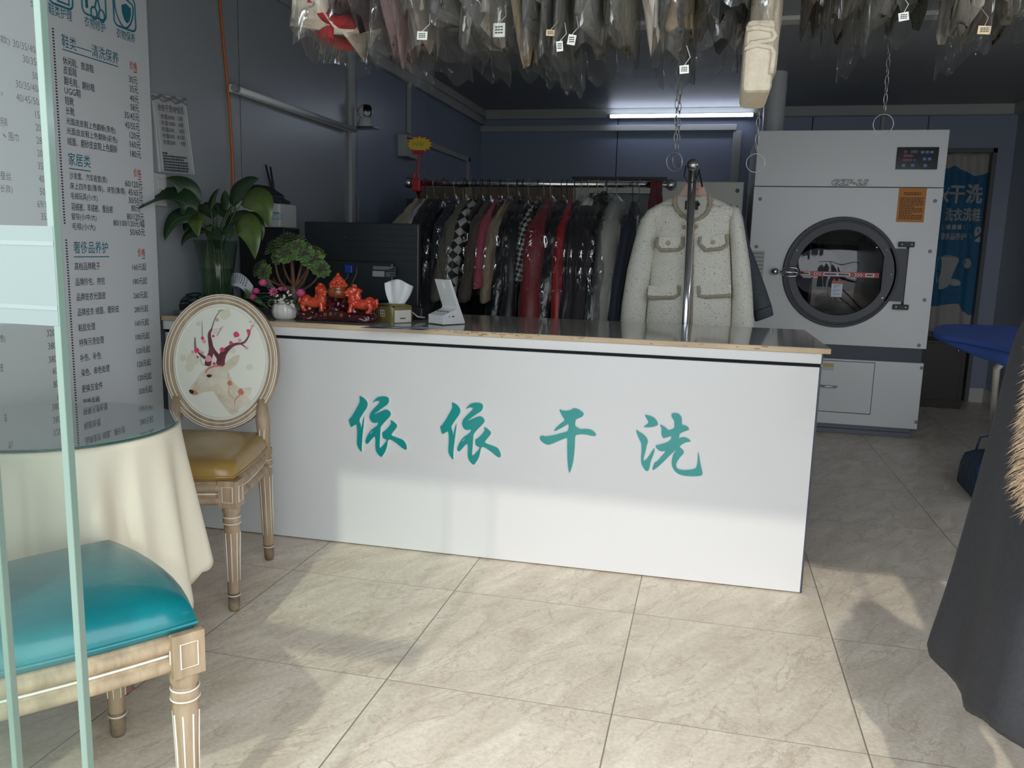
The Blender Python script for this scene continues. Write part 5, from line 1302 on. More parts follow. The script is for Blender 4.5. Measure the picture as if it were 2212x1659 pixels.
hung('cocoa brown trousers in film after the ivory knit', 1738, 1764, 28, 62, c_cocoa, 'trousers', 'hanging_trousers', seed=21)
hung('darker brown garment in film beside the cocoa trousers', 1768, 1802, 44, 88, c_cocoa, seed=22, pointed=.4)
hung('olive grey garment in a tapering bag', 1806, 1858, 18, 136, c_olive, film_m=m_clear, seed=23, bag_px=(1822, 1852))
hung('grey garment in film above a chain with printed ticket', 1862, 1926, 22, 72, c_grey, film_m=m_clear2, seed=24, ticket=(1952, 36, 22, 18, m_cardw))
hung('dark green garment in film right of the chain', 1934, 1998, 10, 52, crumple('dark_green', (.05,.07,.045), (.04,.05,.035)), film_m=m_clear2, seed=25)
hung('bone white folded cloth in a long clear bag', 2060, 2094, 37, 128, c_bone, film_m=m_clear, seed=26, bag_px=(2050, 2092))
hung('taupe garment in film with tan ticket', 2104, 2150, 30, 80, c_tau, film_m=m_clear2, seed=27, ticket=(2126, 65, 28, 18, m_cardt))
hung('olive garment in film at the end of the visible overhead rail', 2154, 2230, 20, 64, c_olive, film_m=m_clear2, seed=28)
m_chn = mat('dull_chain_steel', (.26,.26,.26), .35, .9)
# chains with rings
def chain(label, x_top, y_top, x_r, y_r, rpx, y=2.25, seed=0, ry=.0):
    p = PY(x_top, y_top, y); q = PY(x_r, y_r, y); R_ = (PY(x_r+rpx, y_r, y).x-q.x)
    t = thing('ring_chain', label, 'chain', (q.x, y, q.z), 0, 'steel chains with rings below the laundry')
    top = V((p.x-q.x, 0, ZC-q.z)); 
    d = V((p.x-q.x, 0, p.z-q.z)); d0 = V((0, 0, R_+.012)); n_ = int((ZC-q.z-R_)/.021); b = MB()
    for i in range(n_):
        c = V((d.x*min(1.3, (i*.021)/(max(.05, d.z))), 0, R_+.016+i*.021))
        if c.z > ZC-q.z: break
        ph = i % 2; ax = V((1, .35, 0)).normalized() if ph else V((-.35, 1, 0)).normalized()
        pts = [c+ax*.0045*cos(a)+V((0,0,1))*(.0125*sin(a)) for a in [2*pi*j/10 for j in range(10)]]
        b.tube(pts, .0012, 5, closed=True)
    b.build('chain_links', m_chn, t, smooth=True)
    MB().tube([(R_*cos(2*pi*j/36)*cos(ry), R_*cos(2*pi*j/36)*sin(ry), R_*sin(2*pi*j/36)) for j in range(36)], .0011, 6, closed=True).build('ring', m_chn, t, smooth=True)
chain('steel chain with ring before the lit tube, nearer of a pair', 1463, 170, 1457, 349, 20, ry=.6)
chain('steel chain with ring before the lit tube, farther of a pair', 1470, 170, 1463, 346, 17, y=2.42, ry=1.0)
chain('steel chain with ring under the ivory folded knit', 1643, 168, 1632, 352, 20)
chain('steel chain with wide ring in front of the dryer top', 1922, 80, 1908, 268, 22)
# ------------------------------------------------------------------ things on the worktop
Tz = TOPZ
# --- white stand
w = thing('payment_stand', 'white plastic payment stand with leaning back plate on the worktop', 'stand', (0,0,0))
m_wp = mat('white_plastic', (.66,.67,.68), .35)
B_ = PZ(945, 702, Tz)
# built in its own frame: x to the right, y away; rotated to face the shop
stand = w; stand.location = (B_.x-.012, B_.y+.012, Tz); stand.rotation_euler = (0, 0, radians(-32))
b = MB(); SW = .085
pr = [(0, .003), (.088, .003), (.0885, .012), (.050, .160), (.046, .164), (.040, .162), (.052, .085), (.058, .064), (.052, .056), (.0, .036)]
pr = [(0, .003), (.11, .003), (.11, .010), (.038, .168), (.034, .171), (.028, .169), (.068, .068), (.066, .060), (.058, .056), (0, .036)]
b.prism([(y, z) for y, z in pr], (SW/2, 0, 0), (0,1,0), (0,0,1), -SW)
st_body = b.build('stand_body', m_wp, w, bevel=.004)
for sx in (-1, 1):
    for yy in (.012, .085): MB().box((sx*SW*.38-.006, yy-.004, 0), (sx*SW*.38+.006, yy+.004, .004)).build('rubber_foot', m_black, w)
for k in range(4):
    u = -.028+.0185*k
    MB().obox((u, .036, .036+.036*.345+.0008), (.006, 0, 0), (0, .0025, .0009), (0, -.0004, .0008)).build('button', mat('slate_button', (.05,.06,.12), .4), w)
MB().box((SW/2, .045, .03), (SW/2+.0008, .057, .034)).box((SW/2, .03, .030), (SW/2+.0008, .034, .034)).build('side_port', m_black, w)
MB().obox((0, .0365, .147), (.005, 0, 0), (0, .0008, .0003), (0, -.0045, .0115)).build('speaker_slot', mat('slot_grey', (.8,.8,.8), .3), w)
# --- tissue pack
tl = PZ(805, 692, Tz); tb_ = PZ(846, 699, Tz); tr = PZ(878, 697, Tz)
ts = thing('tissue_pack', 'olive soft tissue pack with a white tissue pulled up', 'tissue pack', (tb_.x, tb_.y, Tz), radians(-34))
m_tp = mat('olive_film', (.19,.155,.055), .35, bump=.5, bscale=22, bdist=.006, var=(.15,.12,.04)); m_tw_ = mat('pack_white', (.60,.59,.54), .4, bump=.4, bscale=22, bdist=.006)
TLn, TWd, THt = .115, .10, .062
b = MB()
def pack(u, v):
    a = 2*pi*u; ca, sa = cos(a), sin(a)
    k = v; x = -TLn/2+TLn*.5*0
    q = .25
    px_ = math.copysign(abs(ca)**q, ca)*TLn/2; py_ = math.copysign(abs(sa)**q, sa)*TWd/2
    bul = 1+.05*sin(pi*k)+.012*sin(5*a+9*k)
    return V((px_*bul-TLn/2, py_*bul+TWd/2, THt*k+.004*sin(4*a)*(k > .9)))
b.grid(pack, 40, 10, wrap=True)
n0 = len(b.v); top_ring = [V(p) for p in b.v[-40:]]
b.loft([top_ring, [p*.0+V((-TLn/2, TWd/2, THt+.010))+(p-V((-TLn/2, TWd/2, p.z)))*.6 for p in top_ring], [V((-TLn/2, TWd/2, THt+.006))+(p-V((-TLn/2, TWd/2, p.z)))*.05 for p in top_ring]], caps=True)
b.build('pack_film', m_tp, ts, smooth=True)
MB().box((.0, .012, .002), (.0045, TWd-.012, THt*.8)).build('white_end', m_tw_, ts, bevel=.003)
MB().box((-TLn*.62, -.0045, .022), (-TLn*.38, -.0035, .048)).obox((-TLn*.5, TWd*.3, THt+.0095), (.017,0,0), (0,.010,.001), (0,0,.0006)).build('pack_label', mat('pack_label', (.6,.58,.5), .4), ts)
b = MB()
for k in range(2):
    for q in range(2): b.box((-TLn*.58+q*.013, -.0049, .025+k*.011), (-TLn*.58+q*.013+.009, -.0044, .033+k*.011))
b.box((.0045, .035, .016), (.005, .06, .021))
b.build('pack_print', mat('pack_print', (.15,.11,.03), .6), ts)
tx_ = Matrix.Rotation(radians(34), 3, 'Z') @ V((.97, .23, 0)); ty_ = V((-tx_.y, tx_.x, 0)); tc_ = V((-TLn*.42, TWd*.55, THt+.004))
def tissue(u, v):
    w_ = (.055+.06*v+.012*sin(3*v))*(1 if u > .5 else .92)
    return tc_+tx_*((u-.5)*w_+.006*v)+ty_*(.014*sin(6*u+.5)*(.5+v)+.008*sin(13*u)*v)+V((0, 0, (.082+.016*sin(pi*u)-.022*max(0, u-.55))*v))
MB().grid(tissue, 24, 14).build('tissue', mat('tissue_white', (.74,.75,.76), .85), ts, smooth=True, solid=.001)
# --- papers under a clear sheet
p0, p1 = PZ(790, 702, Tz), PZ(938, 715, Tz)
pf = thing('leaflet', 'blue and white printed leaflet lying flat on the worktop before the tissue pack', 'paper', (0,0,0))
q = [PZ(*p, Tz+.0006) for p in ((775,708), (912,714), (958,708), (822,702))]
def lf(u, v): return (q[0]*(1-u)+q[1]*u)*(1-v)+(q[3]*(1-u)+q[2]*u)*v
def quad(b, u0, v0, u1, v1, dz=0, mi=0): b.add([lf(u0,v0)+V((0,0,dz)), lf(u1,v0)+V((0,0,dz)), lf(u1,v1)+V((0,0,dz)), lf(u0,v1)+V((0,0,dz))], [(0,1,2,3)], mi)
b = MB(); pts = [lf(0,0), lf(1,0), lf(1,1), lf(0,1)]; b.add(pts+[p-V((0,0,.0005)) for p in pts], [(0,1,2,3),(7,6,5,4),(0,4,5,1),(1,5,6,2),(2,6,7,3),(3,7,4,0)]); b.build('leaflet_sheet', mat('leaflet_white', (.62,.66,.72), .3), pf)
b = MB(); quad(b, .02, .05, .38, .5, .0004); quad(b, .45, .1, .62, .9, .0004); quad(b, .7, .15, .95, .4, .0004); quad(b, .08, .65, .4, .92, .0004); b.build('leaflet_print', mat('leaflet_blue', (.03,.07,.26), .3), pf)

# --- red ornament: two beasts and a treasure bowl
ol, orr = PZ(640, 692, Tz), PZ(806, 699, Tz)
oc_ = (ol+orr)/2; ow = (orr-ol).length
orn = thing('fortune_ornament', 'glossy red ornament of two lions and a treasure bowl on maroon base', 'ornament', (oc_.x, oc_.y+.035, Tz), math.atan2((orr-ol).y, (orr-ol).x)*.6)
m_mar = mat('maroon_resin', (.055,.006,.010), .12, bump=.6, bscale=40, bdist=.006, coat=.6, coatr=.05)
m_org = mat('vermilion_resin', (.56,.035,.012), .15, coat=.7, coatr=.05, sss=.15, var=(.62,.09,.03), vscale=18)
m_amb = mat('amber_resin', (.20,.045,.012), .15, coat=.6, bump=.5, bscale=90, bdist=.003)
rnd = random.Random(21)
b = MB(); hw = ow/2
b.box((-hw*.86, -.030, .004), (hw*.86, .032, .030))
for k in range(46):
    x = rnd.uniform(-hw*.95, hw*.95); b.ball((x, rnd.uniform(-.034, .03), rnd.uniform(.010, .045)*(1-.35*(abs(x)/hw))), (rnd.uniform(.010,.022), rnd.uniform(.008,.016), rnd.uniform(.008,.018)), 10, 7)
for k in range(16): b.ball((rnd.uniform(-.035, .035), rnd.uniform(-.018, .02), .05+rnd.uniform(0, .035)), rnd.uniform(.012, .019), 10, 7)
for s_ in (-1, 1): b.ball((s_*hw*.93, -.005, .016), (.02,.026,.016), 10, 7); b.ball((s_*hw*.80, .0, .047), (.022,.018,.014), 10, 7)
b.build('carved_base', m_mar, orn, remesh=.0035)
pl = MB().prism([(x*.058, .028+z*.017) for x, z in [(cos(a)*(1 if abs(cos(a)) < .95 else .97), sin(a)) for a in [2*pi*i/32 for i in range(32)]]], (0, -.0435, 0), (1,0,0), (0,0,1), -.006).build('plaque', mat('maroon_plaque', (.045,.006,.008), .25), orn)
b = MB()
for k, ch in enumerate('财源广进'): b.text(ch, (-.041+k*.0215, -.0436, .0315-.0022*abs(k-1.5)), (1,0,0), (0,0,1), height=.0125, lift=.0008)
b.build('plaque_lettering', mat('gilt', (.55,.38,.14), .35, .6), pl)
MB().lathe([(.018,0),(.034,.006),(.041,.020),(.040,.032),(.034,.040),(.036,.044),(.030,.044),(.0,.040)], 32, (0, 0, .088)).build('treasure_bowl', m_amb, orn, smooth=True)
b = MB()
for k in range(60):
    t_ = rnd.random(); r_ = .034*(1-t_)**.8; a = rnd.uniform(0, 6.28); b.ball((r_*cos(a), r_*sin(a)*.9, .132+.040*t_), .0075, 8, 6)
b.ball((0, 0, .135), (.036,.033,.016), 16, 8); b.ball((0,0,.155), (.018,.016,.02)); b.ball((0,0,.178), .0065)
b.build('treasure_heap', m_org, orn, smooth=True)
for s_, nm in ((-1, 'left'), (1, 'right')):
    b = MB(); x0 = s_*hw*.56
    def q_(dx, dy, dz, r, **k): b.ball((x0+s_*dx, dy, dz), r, 12, 8, **k)
    q_(.012, -.004, .068, (.040,.021,.021)); q_(.042, -.002, .075, (.022,.021,.024)); q_(-.020, -.006, .076, (.020,.019,.024))   # trunk, rump, chest
    q_(-.024, -.010, .098, (.018,.018,.022)); q_(-.026, -.016, .116, (.020,.020,.017)); q_(-.043, -.026, .113, (.011,.012,.007)); q_(-.040, -.024, .101, (.009,.010,.005)) # neck, head, jaws
    for k_ in range(14): a_ = k_*.45; q_(-.010+.010*cos(a_*1.7), -.006+.016*sin(a_*2.3), .094+.003*k_, .0085)
    for k_ in range(5): q_(-.034+.006*k_, -.018, .084-.003*abs(k_-2), .007)
    q_(-.014, -.006, .124, (.013,.011,.010)); q_(-.004, -.004, .114, (.011,.010,.014)); q_(-.006, -.004, .100, (.010,.011,.014)) # mane
    for dx, dz in ((-.012,.138),(-.020,.139),(-.034,.128)): q_(dx, -.010, dz, (.005,.005,.007))
    for dy in (-.020, .012):
        b.tube([(x0+s_*-.022, dy, .070), (x0+s_*-.028, dy-.003, .052), (x0+s_*-.026, dy-.004, .040)], [.011,.0085,.008], 8); q_(-.030, dy-.006, .040, (.010,.008,.006))
        b.tube([(x0+s_*.044, dy, .072), (x0+s_*.052, dy, .056), (x0+s_*.046, dy-.002, .040)], [.015,.010,.008], 8); q_(.041, dy-.004, .040, (.010,.008,.006))
    b.tube([(x0+s_*.058, 0, .078), (x0+s_*.070, -.004, .086), (x0+s_*.072, -.006, .072), (x0+s_*.068, -.006, .056)], [.007,.008,.007,.004], 8)
    o = b.build('lion', m_org, orn, remesh=.0024)

# --- flower pot
fp0, fp1 = PZ(577, 691, Tz), PZ(629, 692, Tz)
fc = (fp0+fp1)/2; fr_ = (fp1-fp0).length/2
fl = thing('flower_pot', 'white lobed ceramic pot of pink artificial flowers', 'flower pot', (fc.x, fc.y+fr_, Tz))
m_cer = mat('white_ceramic', (.62,.61,.58), .15, bump=.35, bscale=24, bdist=.006, coat=.5)
MB().lathe([(fr_*.72, 0), (fr_*.98, .010), (fr_*1.08, .032), (fr_*.98, .052), (fr_*.88, .062), (fr_*.94, .076), (fr_*.86, .077), (fr_*.80, .062), (fr_*.80, .05), (0, .05)], 48, rib=.025, nrib=12).build('pot', m_cer, fl, smooth=True)
MB().tube([(fr_*.91*cos(2*pi*i/40), fr_*.91*sin(2*pi*i/40), .0615) for i in range(40)], .0022, 6, closed=True).tube([V((-fr_*.98, -fr_*.2, .066))+V((.012*cos(a)-.008, 0, .013*sin(a)-.006)) for a in [2*pi*i/14 for i in range(14)]], .003, 6, closed=True).build('gold_band', mat('dull_gold', (.32,.26,.16), .4, .4), fl, smooth=True)
def leaf(b, base, mid, tip, w, fold=.25, n=9, up=None, mi=0, wave=0):
    """blade from base to tip"""
    P = bez(base, mid, tip, n); L, C, R = [], [], []
    for i, p in enumerate(P):
        k = i/n; t_ = (P[min(i+1, n)]-P[max(i-1, 0)]).normalized()
        s_ = t_.cross(V(up) if up else V((0,0,1)))
        s_ = s_.normalized() if s_.length > 1e-3 else V((1,0,0))
        nrm = s_.cross(t_)
        ww = w/2*(sin(pi*min(1, k**.75))**.8 if 0 < k < 1 else 0)+.0004
        wv = wave*sin(k*14)*ww
        L.append(p+s_*ww+nrm*(ww*fold+wv)); C.append(p); R.append(p-s_*ww+nrm*(ww*fold-wv))
    m_ = len(P); fs = []
    for i in range(n): fs += [(i, m_+i, m_+i+1, i+1), (m_+i, 2*m_+i, 2*m_+i+1, m_+i+1)]
    b.add(L+C+R, fs, mi)
m_fgreen = mat('flower_leaf', (.05,.10,.06), .5, var=(.03,.07,.05), vscale=30); m_fgrn2 = mat('flower_leaf_bright', (.08,.17,.05), .5)
m_rose = mat('pink_petal', (.55,.08,.22), .5, var=(.45,.05,.15), vscale=40); m_dais = mat('rose_daisy_petal', (.50,.09,.20), .5); m_tiny = mat('pale_blossom', (.62,.52,.50), .6)
FO = V((fc.x, fc.y+fr_, Tz))
def FW(px, py, dy=0): return PY(px, py, FO.y+dy)-FO
b = MB(); rnd = random.Random(4)
for px, py, dy in ((560,660,-.02),(575,650,-.05),(598,655,-.06),(622,660,-.05),(640,655,-.01),(655,664,.0),(545,650,0),(610,640,.02),(585,638,.02),(632,645,.02),(553,640,.03),(648,672,-.04),(570,668,-.05)):
    tip = FW(px, py, dy); leaf(b, V((0,0,.065)), (tip*.5+V((0,0,.045+.02*rnd.random()))), tip, .028+.012*rnd.random(), n=6)
b.build('leaves', m_fgreen, fl, smooth=True, solid=.0006)
b = MB()
for k in range(60):
    tip = FW(540+rnd.uniform(-14, 14), 632+rnd.uniform(-10, 12), rnd.uniform(-.01, .03)); b.tube([FW(556, 650, 0)*.6, (FW(545, 645)+tip)/2, tip], [.001, .0016, .0006], 4)
b.build('fern_sprig', m_fgrn2, fl)
def rose(c, r, tilt=0):
    b = MB(); b.ball(c, (r*.5, r*.5, r*.7), 10, 7)
    for lay, (n_, rr, h_) in enumerate(((3, .55, .9), (4, .78, .8), (5, 1.0, .62))):
        for k in range(n_):
            a = 2*pi*k/n_+lay*.7
            def pt_(u, v): th = a+(u-.5)*2*pi/n_*1.35; q = r*rr*(.45+.6*v**.6+.08*sin(pi*v)); return V(c)+V((q*cos(th), q*sin(th), r*(-.8+1.7*v*h_-.2*(2*u-1)**2*v)))
            b.grid(pt_, 7, 6)
    return b.build('rose_bloom', m_rose, fl, smooth=True)
for px, py, r in ((568,610,.0165),(553,628,.014),(546,641,.013),(649,632,.018)):
    c = FW(px, py, -.015); rose(c, r); MB().tube([V((0,0,.06)), c*.55+V((0,0,.04)), c-V((0,0,r*.7))], .0016, 5).build('flower_stem', m_fgreen, fl)
for px, py in ((592,630),(612,624)):
    c = FW(px, py, -.02 if px < 600 else .01); b = MB()
    for k in range(9):
        a = 2*pi*k/9; d = V((cos(a), -.35+.2*sin(a), sin(a)*(.9 if px < 600 else .3))); leaf(b, c+d*.003, c+d*.012+V((0,-.003,0)), c+d*.0215, .009, .1, 5, up=(0,1,.2))
    b.build('daisy_bloom', m_dais, fl, smooth=True, solid=.0005); MB().ball(c+V((0,-.003,0)), (.005,.004,.005), 8, 6).build('daisy_eye', mat('daisy_eye', (.10,.10,.04), .7), fl)
b = MB()
for px, py in ((598,640),(604,648),(612,644),(615,640),(622,632),(626,636),(621,654),(606,650),(630,662),(636,661),(628,658)):
    for k in range(4): b.ball(FW(px+rnd.uniform(-3,3), py+rnd.uniform(-3,3), -.045), .0038, 7, 5)
b.build('small_blossoms', m_tiny, fl, smooth=True)
b = MB()
for k in range(26):
    z = k/25; c = FW(586+8*z-8, 600+22*z, .02); 
    for s_ in (-1, 0, 1): b.ball(c+V((s_*.012*z, -.004, 0)), .0036, 6, 5)
b.build('grey_spike', mat('grey_spike', (.14,.14,.13), .8), fl, smooth=True)

# --- succulent tree in blue pot
sb = PZ(636, 690, Tz); SO = V((sb.x-.005, 3.075, Tz))
su = thing('succulent_tree', 'branching green succulent tree in a square blue pot', 'potted plant', SO)
a_, c_ = PY(606, 655, 3.04)-SO, PY(676, 655, 3.04)-SO; pt_z = (PY(640, 645, 3.04)-SO).z
MB().loft([[(x*.042*(1), y*.042, 0) for x, y in ((-1,-1),(1,-1),(1,1),(-1,1))], [(x*.052, y*.048, pt_z*.5) for x, y in ((-1,-1),(1,-1),(1,1),(-1,1))], [(x*.052, y*.048, pt_z) for x, y in ((-1,-1),(1,-1),(1,1),(-1,1))], [(x*.044, y*.04, pt_z) for x, y in ((-1,-1),(1,-1),(1,1),(-1,1))], [(x*.043, y*.039, pt_z-.012) for x, y in ((-1,-1),(1,-1),(1,1),(-1,1))]]).build('pot', mat('blue_glaze', (.012,.085,.15), .25, coat=.4), su, bevel=.006)
m_bark = mat('succulent_bark', (.16,.075,.04), .7, var=(.10,.05,.03), vscale=60, bump=.4, bscale=120)
def SW_(px, py, dy=0): return PY(px, py, 3.075+dy)-SO
br = [((636,640),(634,615),(630,556),0,.009),((636,628),(600,622),(596,572),-.02,.0055),((632,622),(575,612),(570,590),-.01,.005),((640,625),(660,610),(667,578),-.02,.0055),((640,632),(680,618),(690,590),-.01,.005),((638,620),(648,590),(652,566),.02,.0055),((634,618),(612,590),(612,566),.03,.005),((636,632),(606,632),(590,600),.03,.005),((640,618),(655,600),(668,570),.04,.005)]
for p0_, p1_, p2_, dy, r in br:
    MB().tube(bez(SW_(*p0_), SW_(*p1_, dy*.6), SW_(*p2_, dy), 10), [r*1.15-r*.35*i/10 for i in range(11)], 9).build('branch', m_bark, su, smooth=True)
MB().tube([SW_(636,645)-V((0,0,.004)), SW_(636,636), SW_(634,618)], [.016,.013,.009], 10).build('trunk', mat('trunk_grey', (.20,.18,.14), .8, bump=.5, bscale=90), su, smooth=True)
m_sg = mat('succulent_green', (.16,.26,.08), .45, var=(.10,.19,.06), vscale=40); m_sd = mat('succulent_dark', (.075,.065,.06), .5, var=(.09,.12,.06), vscale=60)
def rosette(c, r, n_=(-.0, -.5, .85), seed=0):
    rnd = random.Random(seed); nn = V(n_).normalized(); u = nn.orthogonal().normalized(); v = nn.cross(u); b = MB()
    for lay in range(5):
        k = lay/4; cnt = (11, 10, 9, 8, 6)[lay]; rad = r*(1-.75*k); lift = r*(-.35+.55*k)
        for j in range(cnt):
            a = 2*pi*j/cnt+lay*.3+rnd.uniform(-.1,.1); d = u*cos(a)+v*sin(a); side_ = nn.cross(d)
            wd = rad*.30+r*.05; B0 = c+nn*lift*.3+d*rad*.12
            pts = []
            for q in range(9):
                tq = q/8; ww = wd*(sin(pi*min(1, tq*.93+.07))**.7)*(.35+.75*tq); cc = B0+d*(rad*tq)+nn*(lift*.7+r*.12*(tq**2)*(1-2*k*.2))
                pts.append((cc-side_*ww, cc-nn*ww*.18, cc+side_*ww))
            o_ = len(b.v); b.v += [tuple(p) for t3 in pts for p in t3]
            for q in range(8):
                for h in range(2): b.f.append((o_+q*3+h, o_+q*3+h+1, o_+q*3+h+4, o_+q*3+h+3)); b.m.append(0 if lay < 2 or (lay == 2 and j % 2) else 1)
    return b.build('rosette', [m_sg, m_sd], su, smooth=True, solid=.0012)
for i, (px, py, dy, r, nn) in enumerate(((622,512,0,.058,(0,-.35,.95)),(587,528,-.01,.042,(-.5,-.5,.8)),(617,543,-.05,.042,(0,-.85,.5)),(656,545,-.04,.036,(.15,-.85,.5)),(676,556,-.02,.042,(.35,-.7,.6)),(694,578,-.01,.036,(.55,-.6,.55)),(556,576,-.02,.036,(-.5,-.6,.5)),(568,586,-.045,.032,(-.2,-.9,.3)),(684,540,.03,.036,(.5,-.3,.8)),(650,518,.03,.036,(.4,-.2,.9)),(596,552,-.03,.032,(-.3,-.9,.2)),(642,530,-.035,.03,(.1,-.85,.5)))):
    rosette(SW_(px, py, dy), r*1.12, nn, i)

# --- peace lily in a glass vase
vb = PY(470, 640, 2.93); VO = V((vb.x, 2.93, Tz)); vr = (PY(510, 520, 2.93).x-PY(427, 520, 2.93).x)/2; vh = PY(468, 519, 2.93).z-Tz
li = thing('peace_lily', 'dark green leafy plant with roots standing in a tall ribbed glass vase', 'potted plant', VO)
MB().lathe([(0, .0), (vr*.70, 0), (vr*.70, .008), (vr*.72, vh*.5), (vr*.98, vh), (vr*.94, vh), (vr*.68, vh*.5), (vr*.66, .012), (0, .011)], 64, rib=.02, nrib=24, caps=False).build('vase', film('vase_glass', (.80,.88,.84), gloss=.03, rough=.04, bump=0), li, smooth=True)
MB().lathe([(0, .013), (vr*.655, .013), (vr*.675, vh*.5), (vr*.70, vh*.62), (0, vh*.62)], 40, caps=False).build('water', film('vase_water', (.72,.84,.76), gloss=.02, rough=.02, bump=0), li, smooth=True)
b = MB(); rnd = random.Random(9)
for k in range(46):
    a = rnd.uniform(0, 6.28); r_ = vr*.6*rnd.random()**.5; x, y = r_*cos(a), r_*sin(a)
    b.tube([(x, y, vh*rnd.uniform(.7, 1.02)), (x*1.02+rnd.uniform(-.004,.004), y*1.02, vh*.5), (x+rnd.uniform(-.008,.008), y, vh*rnd.uniform(.08,.35))], [.0026, .0018, .0008], 5)
for k in range(30):
    p_ = V((rnd.uniform(-.03,.03), rnd.uniform(-.03,.03), vh*rnd.uniform(.06,.3))); q_ = p_+V((rnd.uniform(-.015,.015), rnd.uniform(-.015,.015), rnd.uniform(-.01,.03)))
    b.tube([p_, (p_+q_)/2+V((.004,0,.004)), q_], .0008, 4)
b.build('roots', mat('pale_roots', (.24,.22,.12), .7, var=(.10,.12,.05), vscale=20), li, smooth=True)
def LW(px, py, dy=0): return PY(px, py, 2.93+dy)-VO
m_lf = mat('lily_leaf', (.022,.055,.022), .35, var=(.016,.040,.018), vscale=18); m_lf2 = mat('lily_leaf_light', (.075,.12,.022), .35, var=(.05,.085,.02), vscale=14)
mouth = V((0, 0, vh-.005))
def lily(base, mid, tip, wpx, dy=0, light=False, dyt=None, up=None):
    b = MB(); B0, T0 = LW(*base, dy), LW(*tip, dyt if dyt is not None else dy*1.6); Md = LW(*mid, dy*1.25)
    ww = abs(PY(500+wpx, 450, 2.93).x-PY(500, 450, 2.93).x)
    leaf(b, B0, Md, T0, ww, .22, 12, up=up or (0, -.85, .5), wave=.05)
    o = b.build('leaf', m_lf2 if light else m_lf, li, smooth=True, solid=.0008)
    MB().tube(bez(mouth+V((B0.x*.25, 0, -.03)), V((B0.x*.45, B0.y*.4, (mouth.z+B0.z)/2+.01)), B0, 8), [.0026]*8+[.0018], 6).tube([p+V((0,-.001,0)) for p in bez(B0, Md, T0, 12)], [.0016]*9+[.0010]*4, 5).build('leaf_stalk', mat('lily_stalk', (.05,.09,.03), .5) if 'lily_stalk' not in bpy.data.materials else bpy.data.materials['lily_stalk'], o, smooth=True)
for a in (((421,452),(416,402),(359,384),46,-.02,False,-.11),((428,460),(370,405),(300,452),58,-.05,False,-.28),((432,472),(375,450),(356,520),40,-.07,False,-.14),((440,482),(418,458),(429,512),34,-.09,True),
          ((455,456),(460,425),(474,407),16,.0),((492,456),(486,430),(486,411),20,.03),((502,446),(522,396),(560,386),40,.02),((520,442),(578,408),(580,490),50,-.04,True),((508,486),(552,470),(551,560),48,-.07,True),
          ((516,478),(562,462),(567,520),34,.0),((486,492),(516,462),(546,462),28,.0),((470,470),(440,448),(416,446),22,.04),((462,478),(440,430),(450,438),14,.06),((478,500),(500,492),(500,520),26,-.08),((448,500),(404,495),(392,532),22,-.03),
          ((462,492),(448,484),(456,500),18,-.09,True),((430,490),(402,470),(398,500),30,.02),((484,470),(470,440),(462,442),18,.05),((496,476),(480,440),(500,432),24,.05),((450,494),(470,504),(480,518),24,-.05),((438,500),(425,505),(408,510),18,.0)):
    lily(*a)

# --- monitor seen from behind
mo = thing('monitor', 'black computer monitor seen from behind with blue video plug', 'monitor', (0,0,0))
MYY = 3.36; a_, c_ = PY(657, 478, MYY), PY(905, 478, MYY); zb_ = PY(897, 692, MYY).z
z0m = max(Tz+.012, zb_+.03)
m_mon = mat('monitor_shell', (.014,.017,.021), .42, bump=.1, bscale=200, bdist=.0005)
MB().box((a_.x, MYY, z0m), (c_.x, MYY+.03, a_.z)).build('screen_shell', m_mon, mo, bevel=.006)
mw = c_.x-a_.x; mh = a_.z-z0m
MB().box((a_.x+mw*.10, MYY-.022, z0m+mh*.10), (a_.x+mw*.80, MYY, z0m+mh*.56)).build('rear_housing', m_mon, mo, bevel=.01)
b = MB()
for k in range(6): b.box((a_.x+.006, MYY-.0012, a_.z-.025-k*.0265), (c_.x-.006, MYY, a_.z-.0265-k*.0265))
b.build('rear_grooves', m_dark, mo)
l0, l1 = PY(805, 597, MYY-.022), PY(856, 576, MYY-.022)
lb = MB().box((l0.x, MYY-.0232, l0.z), (l1.x, MYY-.022, l1.z)).build('rating_label', mat('label_black', (.03,.035,.04), .4), mo)
b = MB().box((l0.x, MYY-.0238, l0.z), (l0.x+(l1.x-l0.x)*.5, MYY-.0232, l0.z+(l1.z-l0.z)*.52))
for k in range(3): b.box((l0.x+.003, MYY-.0238, l1.z-.004-k*.0045), (l0.x+(l1.x-l0.x)*(.9-.1*k), MYY-.0232, l1.z-.002-k*.0045))
for k in range(4): b.box((l0.x+(l1.x-l0.x)*.56, MYY-.0238, l0.z+.002+k*.005), (l0.x+(l1.x-l0.x)*(.74+.2*(k % 2)), MYY-.0232, l0.z+.0035+k*.005))
b.build('label_print', mat('label_pale', (.30,.32,.34), .5), lb)
p_ = PY(755, 580, MYY-.03); MB().box((p_.x-.017, MYY-.045, p_.z-.020), (p_.x+.017, MYY-.022, p_.z+.016)).build('video_plug', mat('plug_blue', (.015,.045,.28), .4), mo, bevel=.003)
q1, q2 = PY(752, 595, MYY-.04), PY(735, 615, MYY-.05)
MB().tube([(p_.x, MYY-.04, p_.z-.02), q1-V((.004,0,.01)), q2, PY(700, 650, MYY-.03), PY(690, 690, MYY-.01)], .0025, 6).tube([PY(771, 577, MYY-.03), PY(770, 592, MYY-.04), PY(757, 620, MYY-.05), PY(745, 660, MYY-.03)], .002, 6).build('monitor_cables', mat('grey_cable', (.12,.13,.15), .5), mo, smooth=True)
